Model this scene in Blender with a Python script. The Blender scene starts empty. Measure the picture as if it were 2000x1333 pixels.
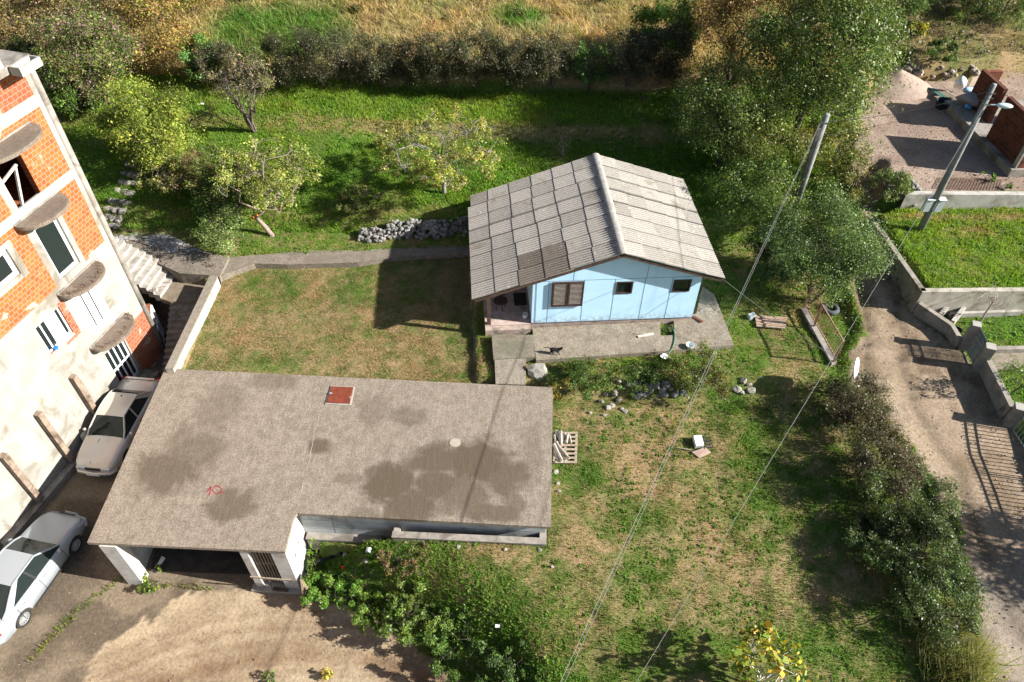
import bpy, bmesh, math, random
import numpy as np
from mathutils import Vector, Matrix, noise as mnoise

# ------------------------------------------------------------------ camera, sky, sun, exposure
C = bpy.context.scene.collection
scene = bpy.context.scene
CAM_H, FPX = 24.0, 1410.0
# world right / forward / up, written in camera axes (x right, y down, z forward)
RT = np.array([0.999838646, 0.0179633246, 0.0])
FW = np.array([0.01278457, -0.71158921, 0.70247943])
UP = np.array([0.01261887, -0.70236608, -0.71170405])
cam_d = bpy.data.cameras.new("camera")
cam_d.sensor_width, cam_d.lens = 36.0, FPX * 36.0 / 2000.0
cam_d.clip_start, cam_d.clip_end = 0.1, 2000.0
cam = bpy.data.objects.new("camera", cam_d)
C.objects.link(cam)
cx, cdn, cf = [Vector((RT[i], FW[i], UP[i])) for i in range(3)]
cam.matrix_world = Matrix(((cx[0], -cdn[0], -cf[0], 0), (cx[1], -cdn[1], -cf[1], 0),
                           (cx[2], -cdn[2], -cf[2], CAM_H), (0, 0, 0, 1)))
scene.camera = cam
SUN_EL, SUN_AZ = math.radians(28.5), math.radians(-8.5)     # azimuth measured from +X towards +Y
world = bpy.data.worlds.new("World")
scene.world = world
world.use_nodes = True
wn = world.node_tree
sky = wn.nodes.new("ShaderNodeTexSky")
sky.sky_type = 'NISHITA'
sky.sun_disc = False
sky.sun_elevation = SUN_EL
sky.sun_rotation = math.pi / 2 - SUN_AZ
bg = wn.nodes["Background"]
wn.links.new(sky.outputs[0], bg.inputs[0])
bg.inputs[1].default_value = 0.05
sun_d = bpy.data.lights.new("sun", 'SUN')
sun_d.energy, sun_d.angle, sun_d.color = 5.0, math.radians(0.53), (1.0, 0.955, 0.88)
sun = bpy.data.objects.new("sun", sun_d)
C.objects.link(sun)
sdir = Vector((math.cos(SUN_EL) * math.cos(SUN_AZ), math.cos(SUN_EL) * math.sin(SUN_AZ), math.sin(SUN_EL)))
sun.rotation_euler = sdir.to_track_quat('Z', 'Y').to_euler()
sun.location = (30, 0, 40)
scene.view_settings.view_transform = 'Standard'
scene.view_settings.look = 'None'
scene.view_settings.gamma = 1.0
scene.view_settings.use_curve_mapping = False
scene.view_settings.exposure = 1.5
scene.cycles.max_bounces = 5
scene.cycles.transparent_max_bounces = 4
# ------------------------------------------------------------------ survey helpers: where a thing stands, from the measured camera
def ray(u, v):
    d = np.array([u - 1000.0, v - 666.5, FPX])
    return np.array([d @ RT, d @ FW, d @ UP])
def at(u, v, z):
    d = ray(u, v); t = (z - CAM_H) / d[2]
    return np.array([d[0] * t, d[1] * t, z])
def W(pts, z):
    return [tuple(at(u, v, z)[:2]) for u, v in pts]
def on_vertical(base, u, v):
    """height z of the pixel (u,v) on the vertical line through the world point base"""
    d = ray(u, v); t = math.hypot(base[0], base[1]) / math.hypot(d[0], d[1])
    return CAM_H + d[2] * t

# ------------------------------------------------------------------ scene bookkeeping
def tag(o, label=None, cat=None, group=None, kind=None):
    if label: o["label"] = label
    if cat: o["category"] = cat
    if group: o["group"] = group
    if kind: o["kind"] = kind
    return o
def empty(name, loc, rz=0.0, label=None, cat=None, group=None):
    o = bpy.data.objects.new(name, None)
    C.objects.link(o)
    o.location = [float(a) for a in loc]; o.rotation_euler = (0, 0, rz)
    o.empty_display_size = 0.2
    return tag(o, label, cat, group)
def copy_tree(o, parent=None):
    c = o.copy(); C.objects.link(c)
    if parent is not None: c.parent = parent
    for ch in list(o.children): copy_tree(ch, c)
    return c
def wloc(p):
    x = Vector((0, 0, 0))
    while p is not None:
        x = x + Vector(p.location); p = p.parent
    return x

class MB:
    """collects shapes and links them as one mesh object"""
    def __init__(s): s.v, s.f, s.m, s.mi = [], [], [], 0
    def mat(s, i): s.mi = i; return s
    def add(s, vs, fs):
        o = len(s.v)
        s.v += [tuple(float(a) for a in p) for p in vs]
        s.f += [tuple(i + o for i in f) for f in fs]
        s.m += [s.mi] * len(fs)
        return s
    def hexa(s, p):
        return s.add(p, [(3, 2, 1, 0), (4, 5, 6, 7), (0, 1, 5, 4), (1, 2, 6, 5), (2, 3, 7, 6), (3, 0, 4, 7)])
    def box(s, c, size, rz=0.0, R=None):
        hx, hy, hz = size[0] / 2, size[1] / 2, size[2] / 2
        M = R if R is not None else Matrix.Rotation(rz, 3, 'Z')
        ps = [Vector((x, y, z)) for z in (-hz, hz) for x, y in ((-hx, -hy), (hx, -hy), (hx, hy), (-hx, hy))]
        return s.hexa([Vector([float(a) for a in c]) + M @ p for p in ps])
    def lohi(s, x0, x1, y0, y1, z0, z1):
        return s.box(((x0 + x1) / 2, (y0 + y1) / 2, (z0 + z1) / 2), (x1 - x0, y1 - y0, z1 - z0))
    def bar(s, a, b, w, h, up=(0, 0, 1)):
        a, b = Vector([float(q) for q in a]), Vector([float(q) for q in b])
        x = (b - a).normalized(); u = Vector(up)
        if abs(x.dot(u)) > 0.98: u = Vector((1, 0, 0))
        y = u.cross(x).normalized(); z = x.cross(y)
        R = Matrix((x, y, z)).transposed()
        return s.box((a + b) / 2, ((b - a).length, w, h), R=R)
    def prism(s, poly, z0, z1):
        n = len(poly)
        zs0 = z0 if isinstance(z0, (list, tuple)) else [z0] * n
        zs1 = z1 if isinstance(z1, (list, tuple)) else [z1] * n
        a = sum(poly[i][0] * poly[(i + 1) % n][1] - poly[(i + 1) % n][0] * poly[i][1] for i in range(n))
        if a < 0: poly = poly[::-1]; zs0 = zs0[::-1]; zs1 = zs1[::-1]
        vs = [(p[0], p[1], z) for p, z in zip(poly, zs0)] + [(p[0], p[1], z) for p, z in zip(poly, zs1)]
        fs = [tuple(range(n))[::-1], tuple(range(n, 2 * n))] + [(i, (i + 1) % n, n + (i + 1) % n, n + i) for i in range(n)]
        return s.add(vs, fs)
    def tube(s, pts, r, n=8, cap=True):
        pts = [Vector([float(a) for a in p]) for p in pts]
        rs = r if isinstance(r, (list, tuple)) else [r] * len(pts)
        vs, fs = [], []
        pu = None
        for i, p in enumerate(pts):
            d = (pts[min(i + 1, len(pts) - 1)] - pts[max(i - 1, 0)]).normalized()
            if pu is None:
                u = Vector((0, 0, 1)) if abs(d.z) < 0.9 else Vector((1, 0, 0))
            else: u = pu
            x = (u - d * u.dot(d)).normalized(); y = d.cross(x); pu = x
            for k in range(n):
                a = 2 * math.pi * k / n
                vs.append(p + (x * math.cos(a) + y * math.sin(a)) * rs[i])
        for i in range(len(pts) - 1):
            for k in range(n):
                k2 = (k + 1) % n
                fs.append((i * n + k, i * n + k2, (i + 1) * n + k2, (i + 1) * n + k))
        if cap:
            fs.append(tuple(range(n))[::-1]); fs.append(tuple(range((len(pts) - 1) * n, len(pts) * n)))
        return s.add(vs, fs)
    def cyl(s, a, b, r0, r1=None, n=12): return s.tube([a, b], [r0, r0 if r1 is None else r1], n)
    def lathe(s, c, prof, n=20):
        """prof: (radius, z) pairs round the vertical through c"""
        vs, fs = [], []
        for r, z in prof:
            for k in range(n):
                a = 2 * math.pi * k / n
                vs.append((c[0] + r * math.cos(a), c[1] + r * math.sin(a), c[2] + z))
        for i in range(len(prof) - 1):
            for k in range(n):
                k2 = (k + 1) % n
                fs.append((i * n + k, i * n + k2, (i + 1) * n + k2, (i + 1) * n + k))
        fs.append(tuple(range(n))[::-1]); fs.append(tuple(range((len(prof) - 1) * n, len(prof) * n)))
        return s.add(vs, fs)
    def rock(s, c, size, seed=0):
        rng = random.Random(seed)
        bm = bmesh.new(); bmesh.ops.create_icosphere(bm, subdivisions=2, radius=1.0)
        off = Vector((rng.random() * 50, rng.random() * 50, rng.random() * 50))
        R = Matrix.Rotation(rng.random() * 6.28, 3, 'Z') @ Matrix.Rotation(rng.random() * 1.0, 3, 'X')
        ax = [Vector((rng.uniform(-1, 1), rng.uniform(-1, 1), rng.uniform(-1, 1))).normalized() for _ in range(7)]
        vs = []
        for v in bm.verts:
            p = v.co.normalized()
            k = 1.0
            for a in ax:                                  # chop flat facets
                d = p.dot(a)
                if d > 0.62: k = min(k, 0.62 / d)
            p = p * k * (1 + 0.16 * mnoise.noise(v.co * 1.7 + off))
            p = R @ p
            vs.append((c[0] + p.x * size[0], c[1] + p.y * size[1], c[2] + p.z * size[2]))
        fs = [tuple(v.index for v in f.verts) for f in bm.faces]
        bm.free()
        return s.add(vs, fs)
    def build(s, name, mats, parent=None, smooth=False, local=False, loc=None):
        if not isinstance(mats, (list, tuple)): mats = [mats]
        V = np.array(s.v, dtype=float).reshape(-1, 3)
        if local: o = np.zeros(3)
        elif parent is not None: o = np.array(wloc(parent))
        elif loc is not None: o = np.array(loc, dtype=float)
        else: o = np.array([(V[:, 0].min() + V[:, 0].max()) / 2, (V[:, 1].min() + V[:, 1].max()) / 2, V[:, 2].min()])
        me = bpy.data.meshes.new(name)
        me.from_pydata([tuple(p) for p in (V - o)], [], s.f)
        for m in mats: me.materials.append(m)
        me.polygons.foreach_set("material_index", s.m)
        if smooth: me.polygons.foreach_set("use_smooth", [True] * len(s.f))
        me.update()
        ob = bpy.data.objects.new(name, me)
        C.objects.link(ob)
        if parent is not None: ob.parent = parent
        elif not local: ob.location = o
        return ob

def fast_mesh(name, V, faces_n, mats, colors=None, parent=None, origin=None, k=3, smooth=False):
    """V (n*k,3): n separate faces of k corners; colors (n,3) one per face"""
    V = np.asarray(V, dtype=np.float32).reshape(-1, 3)
    n = len(V) // k
    if parent is not None: o = np.array(wloc(parent))
    elif origin is not None: o = np.array(origin, dtype=float)
    else: o = np.array([V[:, 0].mean(), V[:, 1].mean(), V[:, 2].min()])
    V = V - o.astype(np.float32)
    me = bpy.data.meshes.new(name)
    me.vertices.add(n * k); me.loops.add(n * k); me.polygons.add(n)
    me.vertices.foreach_set("co", V.ravel())
    me.loops.foreach_set("vertex_index", np.arange(n * k, dtype=np.int32))
    me.polygons.foreach_set("loop_start", np.arange(0, n * k, k, dtype=np.int32))
    me.polygons.foreach_set("loop_total", np.full(n, k, dtype=np.int32))
    if colors is not None:
        ca = me.color_attributes.new("Col", 'FLOAT_COLOR', 'POINT')
        cc = np.ones((n * k, 4), dtype=np.float32)
        cc[:, :3] = np.repeat(colors, k, axis=0)
        ca.data.foreach_set("color", cc.ravel())
    me.materials.append(mats)
    me.update(); me.validate()
    ob = bpy.data.objects.new(name, me)
    C.objects.link(ob)
    if parent is not None: ob.parent = parent
    else: ob.location = o
    return ob

# ------------------------------------------------------------------ numpy noise
def _h(ix, iy, s):
    n = (ix.astype(np.int64) * 374761393 + iy.astype(np.int64) * 668265263 + s * 1274126177) & 0x7fffffff
    n = (n ^ (n >> 13)) * 1274126177 & 0x7fffffff
    return ((n ^ (n >> 16)) & 0xffff) / 65535.0
def vnoise(x, y, s=0):
    ix, iy = np.floor(x), np.floor(y); fx, fy = x - ix, y - iy
    fx = fx * fx * (3 - 2 * fx); fy = fy * fy * (3 - 2 * fy)
    a, b = _h(ix, iy, s), _h(ix + 1, iy, s); c, d = _h(ix, iy + 1, s), _h(ix + 1, iy + 1, s)
    return (a * (1 - fx) + b * fx) * (1 - fy) + (c * (1 - fx) + d * fx) * fy
def fbm(x, y, s=0, o=4):
    t, a, r = 0, 0.5, 0
    for i in range(o):
        r = r + a * vnoise(x * 2 ** i, y * 2 ** i, s + i * 17); t += a; a *= 0.5
    return r / t
def sdist(px, py, poly):
    """signed distance to a polygon, negative inside"""
    P = np.array(poly, dtype=float); n = len(P)
    d = np.full(px.shape, 1e9); ins = np.zeros(px.shape, bool)
    for i in range(n):
        a, b = P[i], P[(i + 1) % n]
        e = b - a; wx, wy = px - a[0], py - a[1]
        t = np.clip((wx * e[0] + wy * e[1]) / (e @ e + 1e-12), 0, 1)
        d = np.minimum(d, np.hypot(wx - e[0] * t, wy - e[1] * t))
        if a[1] != b[1]:
            c = ((a[1] > py) != (b[1] > py)) & (px < (b[0] - a[0]) * (py - a[1]) / (b[1] - a[1]) + a[0])
            ins ^= c
    return np.where(ins, -d, d)
def sstep(a, b, x):
    t = np.clip((x - a) / (b - a), 0, 1)
    return t * t * (3 - 2 * t)

# ------------------------------------------------------------------ materials
class NT:
    def __init__(s, name):
        s.m = bpy.data.materials.new(name); s.m.use_nodes = True
        s.t = s.m.node_tree; s.b = s.t.nodes["Principled BSDF"]; s.tc = None
    def n(s, typ, **kw):
        nd = s.t.nodes.new("ShaderNode" + typ)
        for k, v in kw.items():
            if k in nd.inputs: 
                s.set(nd.inputs[k], v)
            else: setattr(nd, k, v)
        return nd
    def set(s, sock, v):
        if isinstance(v, bpy.types.NodeSocket): s.t.links.new(v, sock)
        elif isinstance(v, tuple) and len(v) == 3 and sock.type == 'RGBA': sock.default_value = (*v, 1)
        else: sock.default_value = v
    def obj(s):
        if s.tc is None: s.tc = s.t.nodes.new("ShaderNodeTexCoord")
        return s.tc.outputs["Object"]
    def noise(s, scale, detail=4, vec=None, rough=0.55, dist=0.0):
        nd = s.n("TexNoise")
        s.set(nd.inputs["Vector"], vec if vec is not None else s.obj())
        nd.inputs["Scale"].default_value = scale; nd.inputs["Detail"].default_value = detail
        nd.inputs["Roughness"].default_value = rough; nd.inputs["Distortion"].default_value = dist
        return nd.outputs["Fac"]
    def ramp(s, f, a, b):
        nd = s.n("MapRange"); nd.clamp = True; nd.interpolation_type = 'SMOOTHSTEP'
        s.set(nd.inputs["Value"], f); nd.inputs["From Min"].default_value = a; nd.inputs["From Max"].default_value = b
        return nd.outputs[0]
    def mix(s, f, a, b, mode='MIX'):
        nd = s.n("Mix", data_type='RGBA', blend_type=mode)
        s.set(nd.inputs[0], f); s.set(nd.inputs[6], a); s.set(nd.inputs[7], b)
        return nd.outputs[2]
    def math(s, op, a, b=0.0):
        nd = s.n("Math", operation=op); s.set(nd.inputs[0], a); s.set(nd.inputs[1], b)
        return nd.outputs[0]
    def scaled(s, sx, sy, sz, rz=0.0):
        nd = s.n("Mapping"); s.set(nd.inputs["Vector"], s.obj())
        nd.inputs["Scale"].default_value = (sx, sy, sz); nd.inputs["Rotation"].default_value = (0, 0, rz)
        return nd.outputs[0]
    def bump(s, h, strength=0.3, dist=0.02):
        nd = s.n("Bump"); s.set(nd.inputs["Height"], h); nd.inputs["Strength"].default_value = strength
        nd.inputs["Distance"].default_value = dist
        s.t.links.new(nd.outputs[0], s.b.inputs["Normal"])
    def done(s, col, rough=0.85, metal=0.0, spec=0.3):
        s.set(s.b.inputs["Base Color"], col); s.set(s.b.inputs["Roughness"], rough)
        s.b.inputs["Metallic"].default_value = metal
        s.b.inputs["Specular IOR Level"].default_value = spec
        return s.m

def mat(name, c1, c2=None, scale=3.0, c3=None, s3=0.7, lo3=0.5, hi3=0.68, rough=0.85, bump=0.25, bs=45.0, bd=0.01, metal=0.0, spec=0.3):
    t = NT(name)
    col = c1
    if c2 is not None: col = t.mix(t.ramp(t.noise(scale, 6), 0.35, 0.65), c1, c2)
    if c3 is not None: col = t.mix(t.ramp(t.noise(s3, 5, dist=0.6), lo3, hi3), col, c3)
    if bump: t.bump(t.noise(bs, 4), bump, bd)
    return t.done(col, rough, metal, spec)
def mat_leaf(name, trans=0.35, rough=0.6):
    t = NT(name)
    a = t.n("Attribute", attribute_name="Col")
    t.set(t.b.inputs["Base Color"], a.outputs["Color"]); t.b.inputs["Roughness"].default_value = rough
    t.b.inputs["Specular IOR Level"].default_value = 0.25
    tr = t.n("BsdfTranslucent"); t.set(tr.inputs["Color"], t.mix(1.0, a.outputs["Color"], (1.0, 1.05, 0.55), 'MULTIPLY'))
    ms = t.n("MixShader"); ms.inputs[0].default_value = trans
    t.t.links.new(t.b.outputs[0], ms.inputs[1]); t.t.links.new(tr.outputs[0], ms.inputs[2])
    t.t.links.new(ms.outputs[0], t.t.nodes["Material Output"].inputs["Surface"])
    return t.m
def mat_ground():
    t = NT("ground_soil")
    a = t.n("Attribute", attribute_name="Col")
    f = t.noise(9.0, 8, rough=0.7)
    g = t.noise(60.0, 4)
    c = t.mix(1.0, a.outputs["Color"], t.mix(t.ramp(f, 0.3, 0.7), (0.72, 0.72, 0.72), (1.22, 1.2, 1.16)), 'MULTIPLY')
    c = t.mix(1.0, c, t.mix(t.ramp(g, 0.3, 0.7), (0.82, 0.82, 0.82), (1.15, 1.15, 1.15)), 'MULTIPLY')
    t.bump(t.math('ADD', t.math('MULTIPLY', f, 1.5), g), 0.6, 0.04)
    return t.done(c, 0.95, spec=0.15)
def mat_stained(name, c1, c2, dark, spots, scale=2.2, strokes=None, bump=0.5, rough=0.9, cracks=False):
    """concrete with brushed strokes and separate dirt patches at given object-space places"""
    t = NT(name)
    col = t.mix(t.ramp(t.noise(scale, 7, rough=0.65), 0.3, 0.7), c1, c2)
    fine = t.noise(55.0, 5, rough=0.7)
    col = t.mix(t.ramp(fine, 0.36, 0.56), t.mix(1.0, col, (0.74, 0.72, 0.7), 'MULTIPLY'), col)
    mid = t.noise(scale * 4.5, 5, rough=0.7)
    col = t.mix(t.ramp(mid, 0.38, 0.6), t.mix(1.0, col, (0.72, 0.69, 0.65), 'MULTIPLY'), col)
    col = t.mix(t.ramp(t.noise(scale * 9, 3, rough=0.8), 0.4, 0.5), t.mix(1.0, col, (0.68, 0.65, 0.6), 'MULTIPLY'), col)
    wob = t.noise(1.3, 6, dist=0.8)
    acc = None
    sep = t.n("SeparateXYZ"); t.set(sep.inputs[0], t.obj())
    for x, y, rx, ry, k in spots:
        dx = t.math('DIVIDE', t.math('SUBTRACT', sep.outputs[0], x), rx)
        dy = t.math('DIVIDE', t.math('SUBTRACT', sep.outputs[1], y), ry)
        d = t.math('SQRT', t.math('ADD', t.math('MULTIPLY', dx, dx), t.math('MULTIPLY', dy, dy)))
        d = t.math('ADD', d, t.math('MULTIPLY', t.math('SUBTRACT', wob, 0.5), 1.5))
        m = t.math('MULTIPLY', t.ramp(d, 1.22, 0.6), k)
        acc = m if acc is None else t.math('MAXIMUM', acc, m)
    if acc is not None: col = t.mix(acc, col, t.mix(t.ramp(fine, 0.35, 0.6), dark, tuple(a * 1.5 for a in dark)))
    h = t.math('MULTIPLY', fine, 1.0)
    if strokes:
        h = t.math('ADD', h, t.math('MULTIPLY', t.noise(1.0, 3, vec=t.scaled(*strokes), dist=0.4), 1.6))
    v = t.n('TexVoronoi', feature='DISTANCE_TO_EDGE'); v.inputs['Scale'].default_value = .55; t.set(v.inputs['Vector'], t.mix(0.12, t.obj(), t.n('TexNoise').outputs['Color'], 'ADD'))
    if cracks: col = t.mix(t.math('MULTIPLY', t.ramp(v.outputs['Distance'], .012, .004), t.ramp(t.noise(.7, 3), .5, .6)), col, (.05, .042, .032))
    t.bump(h, bump, 0.02)
    return t.done(col, rough, spec=0.2)
def mat_brick(name, c1, c2, mortar, bw=0.27, bh=0.2, msize=0.012, axis='xz', rough=0.85, patch=None):
    t = NT(name)
    sep = t.n("SeparateXYZ"); t.set(sep.inputs[0], t.obj())
    cb = t.n("CombineXYZ")
    t.set(cb.inputs[0], sep.outputs[0 if axis[0] == 'x' else 1]); t.set(cb.inputs[1], sep.outputs[2])
    br = t.n("TexBrick"); t.set(br.inputs["Vector"], cb.outputs[0])
    br.inputs["Color1"].default_value = (*c1, 1); br.inputs["Color2"].default_value = (*c2, 1)
    br.inputs["Mortar"].default_value = (*mortar, 1)
    br.inputs["Scale"].default_value = 1.0; br.inputs["Mortar Size"].default_value = msize
    br.inputs["Brick Width"].default_value = bw; br.inputs["Row Height"].default_value = bh
    br.inputs["Bias"].default_value = 0.0; br.inputs["Mortar Smooth"].default_value = 0.2
    col = t.mix(1.0, br.outputs["Color"], t.mix(t.noise(14.0, 4), (0.78, 0.78, 0.78), (1.2, 1.2, 1.2)), 'MULTIPLY')
    if patch: col = t.mix(t.ramp(t.noise(1.1, 6, dist=0.5), 0.6, 0.66), col, patch)
    t.bump(t.math('SUBTRACT', t.math('MULTIPLY', t.noise(40.0, 3), 0.4), br.outputs["Fac"]), 0.6, 0.012)
    return t.done(col, rough, spec=0.2)

def sc(*c):                                            # 0..255 display value -> linear
    return tuple(((v / 255) / 12.92 if v / 255 <= 0.04045 else ((v / 255 + 0.055) / 1.055) ** 2.4) for v in c)
M_LEAF = mat_leaf("leaf", 0.32, 0.42)
M_GRASS = mat_leaf("grass_blade", 0.45, 0.7)
M_GROUND = mat_ground()
M_BARK = mat("bark", (0.16, 0.13, 0.1), (0.26, 0.23, 0.19), 12, bump=0.6, bs=30, bd=0.02)
M_BARKD = mat("bark_dark", (0.07, 0.055, 0.045), (0.12, 0.1, 0.08), 12, bump=0.6, bs=30)
M_CONC = mat("concrete", (0.2, 0.18, 0.155), (0.28, 0.255, 0.225), 4, c3=(0.115, 0.1, 0.085), s3=1.1, bump=0.35)
M_CONCL = mat("concrete_light", (0.28, 0.265, 0.235), (0.36, 0.34, 0.31), 3, c3=(0.17, 0.155, 0.13), s3=1.3, lo3=0.56, hi3=0.72, bump=0.3)
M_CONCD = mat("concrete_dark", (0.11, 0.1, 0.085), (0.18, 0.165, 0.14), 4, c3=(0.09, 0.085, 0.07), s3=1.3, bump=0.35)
M_STONE = mat("limestone", (0.13, 0.127, 0.12), (0.25, 0.24, 0.225), 5, c3=(0.08, 0.08, 0.075), s3=2.0, bump=0.5, bs=20, bd=0.02)
M_STONEP = mat("limestone_pale", (0.19, 0.175, 0.15), (0.3, 0.28, 0.25), 5, c3=(0.13, 0.115, 0.09), s3=2.5, bump=0.5, bs=20, bd=0.02)
M_PLAST = mat("plaster", (0.3, 0.285, 0.255), (0.37, 0.355, 0.325), 1.5, c3=(0.22, 0.2, 0.165), s3=0.6, lo3=0.52, hi3=0.7, bump=0.35, bs=14, bd=0.02)
M_WHITE = mat("white_paint", (0.8, 0.8, 0.79), (0.74, 0.74, 0.73), 5, rough=0.5, bump=0.05)
M_GLASS = mat("dark_glass", (0.012, 0.018, 0.018), rough=0.08, bump=0, spec=0.6)
M_DARKM = mat("dark_metal", (0.03, 0.03, 0.032), (0.05, 0.045, 0.045), 8, rough=0.55, bump=0.1)
M_RUST = mat("rusty_metal", (0.2, 0.1, 0.06), (0.3, 0.2, 0.14), 9, rough=0.75, bump=0.3)
M_GALV = mat("galvanised_metal", (0.36, 0.42, 0.43), (0.45, 0.5, 0.5), 6, rough=0.5, bump=0.1, metal=0.2)
M_WOOD = mat("weathered_wood", (0.24, 0.19, 0.14), (0.34, 0.28, 0.21), 8, bump=0.4)
M_WOODD = mat("dark_wood", (0.05, 0.03, 0.022), (0.09, 0.06, 0.045), 9, rough=0.7, bump=0.3)
M_BLACK = mat("black_rubber", (0.015, 0.015, 0.016), (0.03, 0.03, 0.03), 10, rough=0.75, bump=0.2)
# ------------------------------------------------------------------ terrain: terraces climbing away from the camera, tracks cut into them
PY = [-60, 8, 12, 18.55, 19.15, 27.0, 28.1, 28.45, 34.65, 34.95, 38.1, 38.6, 46, 70, 300]
PZ = [1.0, 1.4, 1.82, 1.95, 2.62, 2.62, 2.78, 3.42, 4.3, 4.75, 5.1, 6.15, 7.2, 11.5, 75]
def road_z(y): return np.interp(y, [-40, 8, 16, 20, 23.3, 30, 34, 37], [0.5, 1.7, 2.25, 2.8, 2.95, 3.65, 4.5, 4.65])
def road_pt(u, v):
    z = 2.8
    for _ in range(8): z = float(road_z(at(u, v, z)[1]))
    return at(u, v, z)
ROAD_L = [(1655, 330), (1668, 380), (1688, 420), (1700, 450), (1672, 520), (1660, 560), (1690, 640), (1664, 690), (1660, 740), (1720, 800), (1800, 900), (1880, 1040), (1915, 1180), (1900, 1260), (1905, 1340), (1915, 1500)]
ROAD_R = [(1712, 330), (1700, 400), (1697, 436), (1790, 618), (1880, 692), (1918, 742), (1985, 850), (2090, 1060), (2330, 1500)]
road_poly = [tuple(road_pt(u, v)[:2]) for u, v in ROAD_L + ROAD_R[::-1]]
lawn_poly = W([(355, 735), (437, 515), (500, 512), (916, 492), (930, 755), (700, 745)], 2.4)
low_poly = W([(352, 533)], 2.8) + W([(411, 541), (330, 722)], 2.95) + [(-12.2, 17.2), (-6.7, 17.4), (-6.75, 10.4)] + W([(594, 1140), (640, 1205), (720, 1222), (835, 1282), (925, 1350), (950, 1420)], 0.0) + [(-1, 2), (-40, 2), (-40, 31)] + W([(222, 474)], 2.8)
dirt_poly = W([(1000, 1500), (120, 1420), (150, 1330), (180, 1280), (240, 1235), (300, 1200), (345, 1175), (440, 1152), (560, 1150), (720, 1205), (860, 1290), (950, 1370)], 0.0)
up_lawn = W([(1704, 428), (1800, 566), (2330, 563), (2330, 405), (1760, 408)], 4.0)
gravel_poly = W([(1766, 373), (2330, 376), (2420, 110), (1880, 160), (1790, 160), (1725, 150), (1688, 200), (1668, 290), (1668, 350), (1715, 370)], 4.65)
east_low = [(17.3, 23.6)] + W([(1800, 600), (1868, 690), (1955, 850)], 2.75) + [(17.8, 12), (19, 5), (19, -30), (60, -30), (60, 24.4), (20, 24.2)]
scrub_e = [(22, 41.6), (24.5, 41.2), (60, 40.0), (90, 44), (90, 70), (20, 60), (19, 43)]

def terrain(x, y):
    x = np.asarray(x, float); y = np.asarray(y, float)
    z = np.interp(y + 0.5 * (fbm(x * 0.35, y * 0.0 + 3.3, 5, 2) - 0.5), PY, PZ)
    lump = (fbm(x * 0.8, y * 0.8, 2) - 0.5) * 0.16
    z = z + lump
    # softer slope on the left garden, no stone step there
    wl = sstep(-7.0, -9.5, x) * sstep(26.8, 27.5, y)
    zl = np.interp(y, [26.5, 28.0, 33, 38, 46, 70, 300], [2.6, 2.85, 4.4, 5.6, 7.2, 11.5, 75]) + lump
    z = z * (1 - wl) + zl * wl
    def put(poly, zz, w, z):
        k = 1 - sstep(0.0, w, sdist(x, y, poly))
        return z * (1 - k) + zz * k
    z = put(scrub_e, np.interp(y, [40, 44, 60, 90], [5.6, 6.2, 9.5, 16]) + lump * 2, 1.2, z)
    z = put(east_low, 2.72 + lump * 0.5, 0.15, z)
    z = put(up_lawn, 3.98 + lump * 0.6, 0.15, z)
    z = put(gravel_poly, 4.65 + lump * 0.5, 0.35, z)
    z = put(road_poly, road_z(y) + lump * 0.25, 0.5, z)
    z = put(lawn_poly, 2.38 + lump * 0.3, 0.12, z)
    sd = sdist(x, y, low_poly)
    wid = np.where((x > -6.6) & (y < 12.5), 2.3, 0.12)
    k = 1 - sstep(0.0, 1.0, sd / wid)
    z = z * (1 - k) + (lump * 0.15 - 0.03) * k
    gap = (x > -13.0) & (x < 1.2) & (y > 12.3) & (y < 18.25)          # under the garage roof
    z = np.where(gap & (x > -6.7), np.minimum(z, 1.0), z)
    return z
def tz(x, y): return float(terrain(np.array([x]), np.array([y]))[0])
def on_ground(u, v, z0=3.0):
    z = z0
    for _ in range(25):
        p = at(u, v, z); z = 0.5 * z + 0.5 * tz(p[0], p[1])
    return at(u, v, z)

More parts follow.
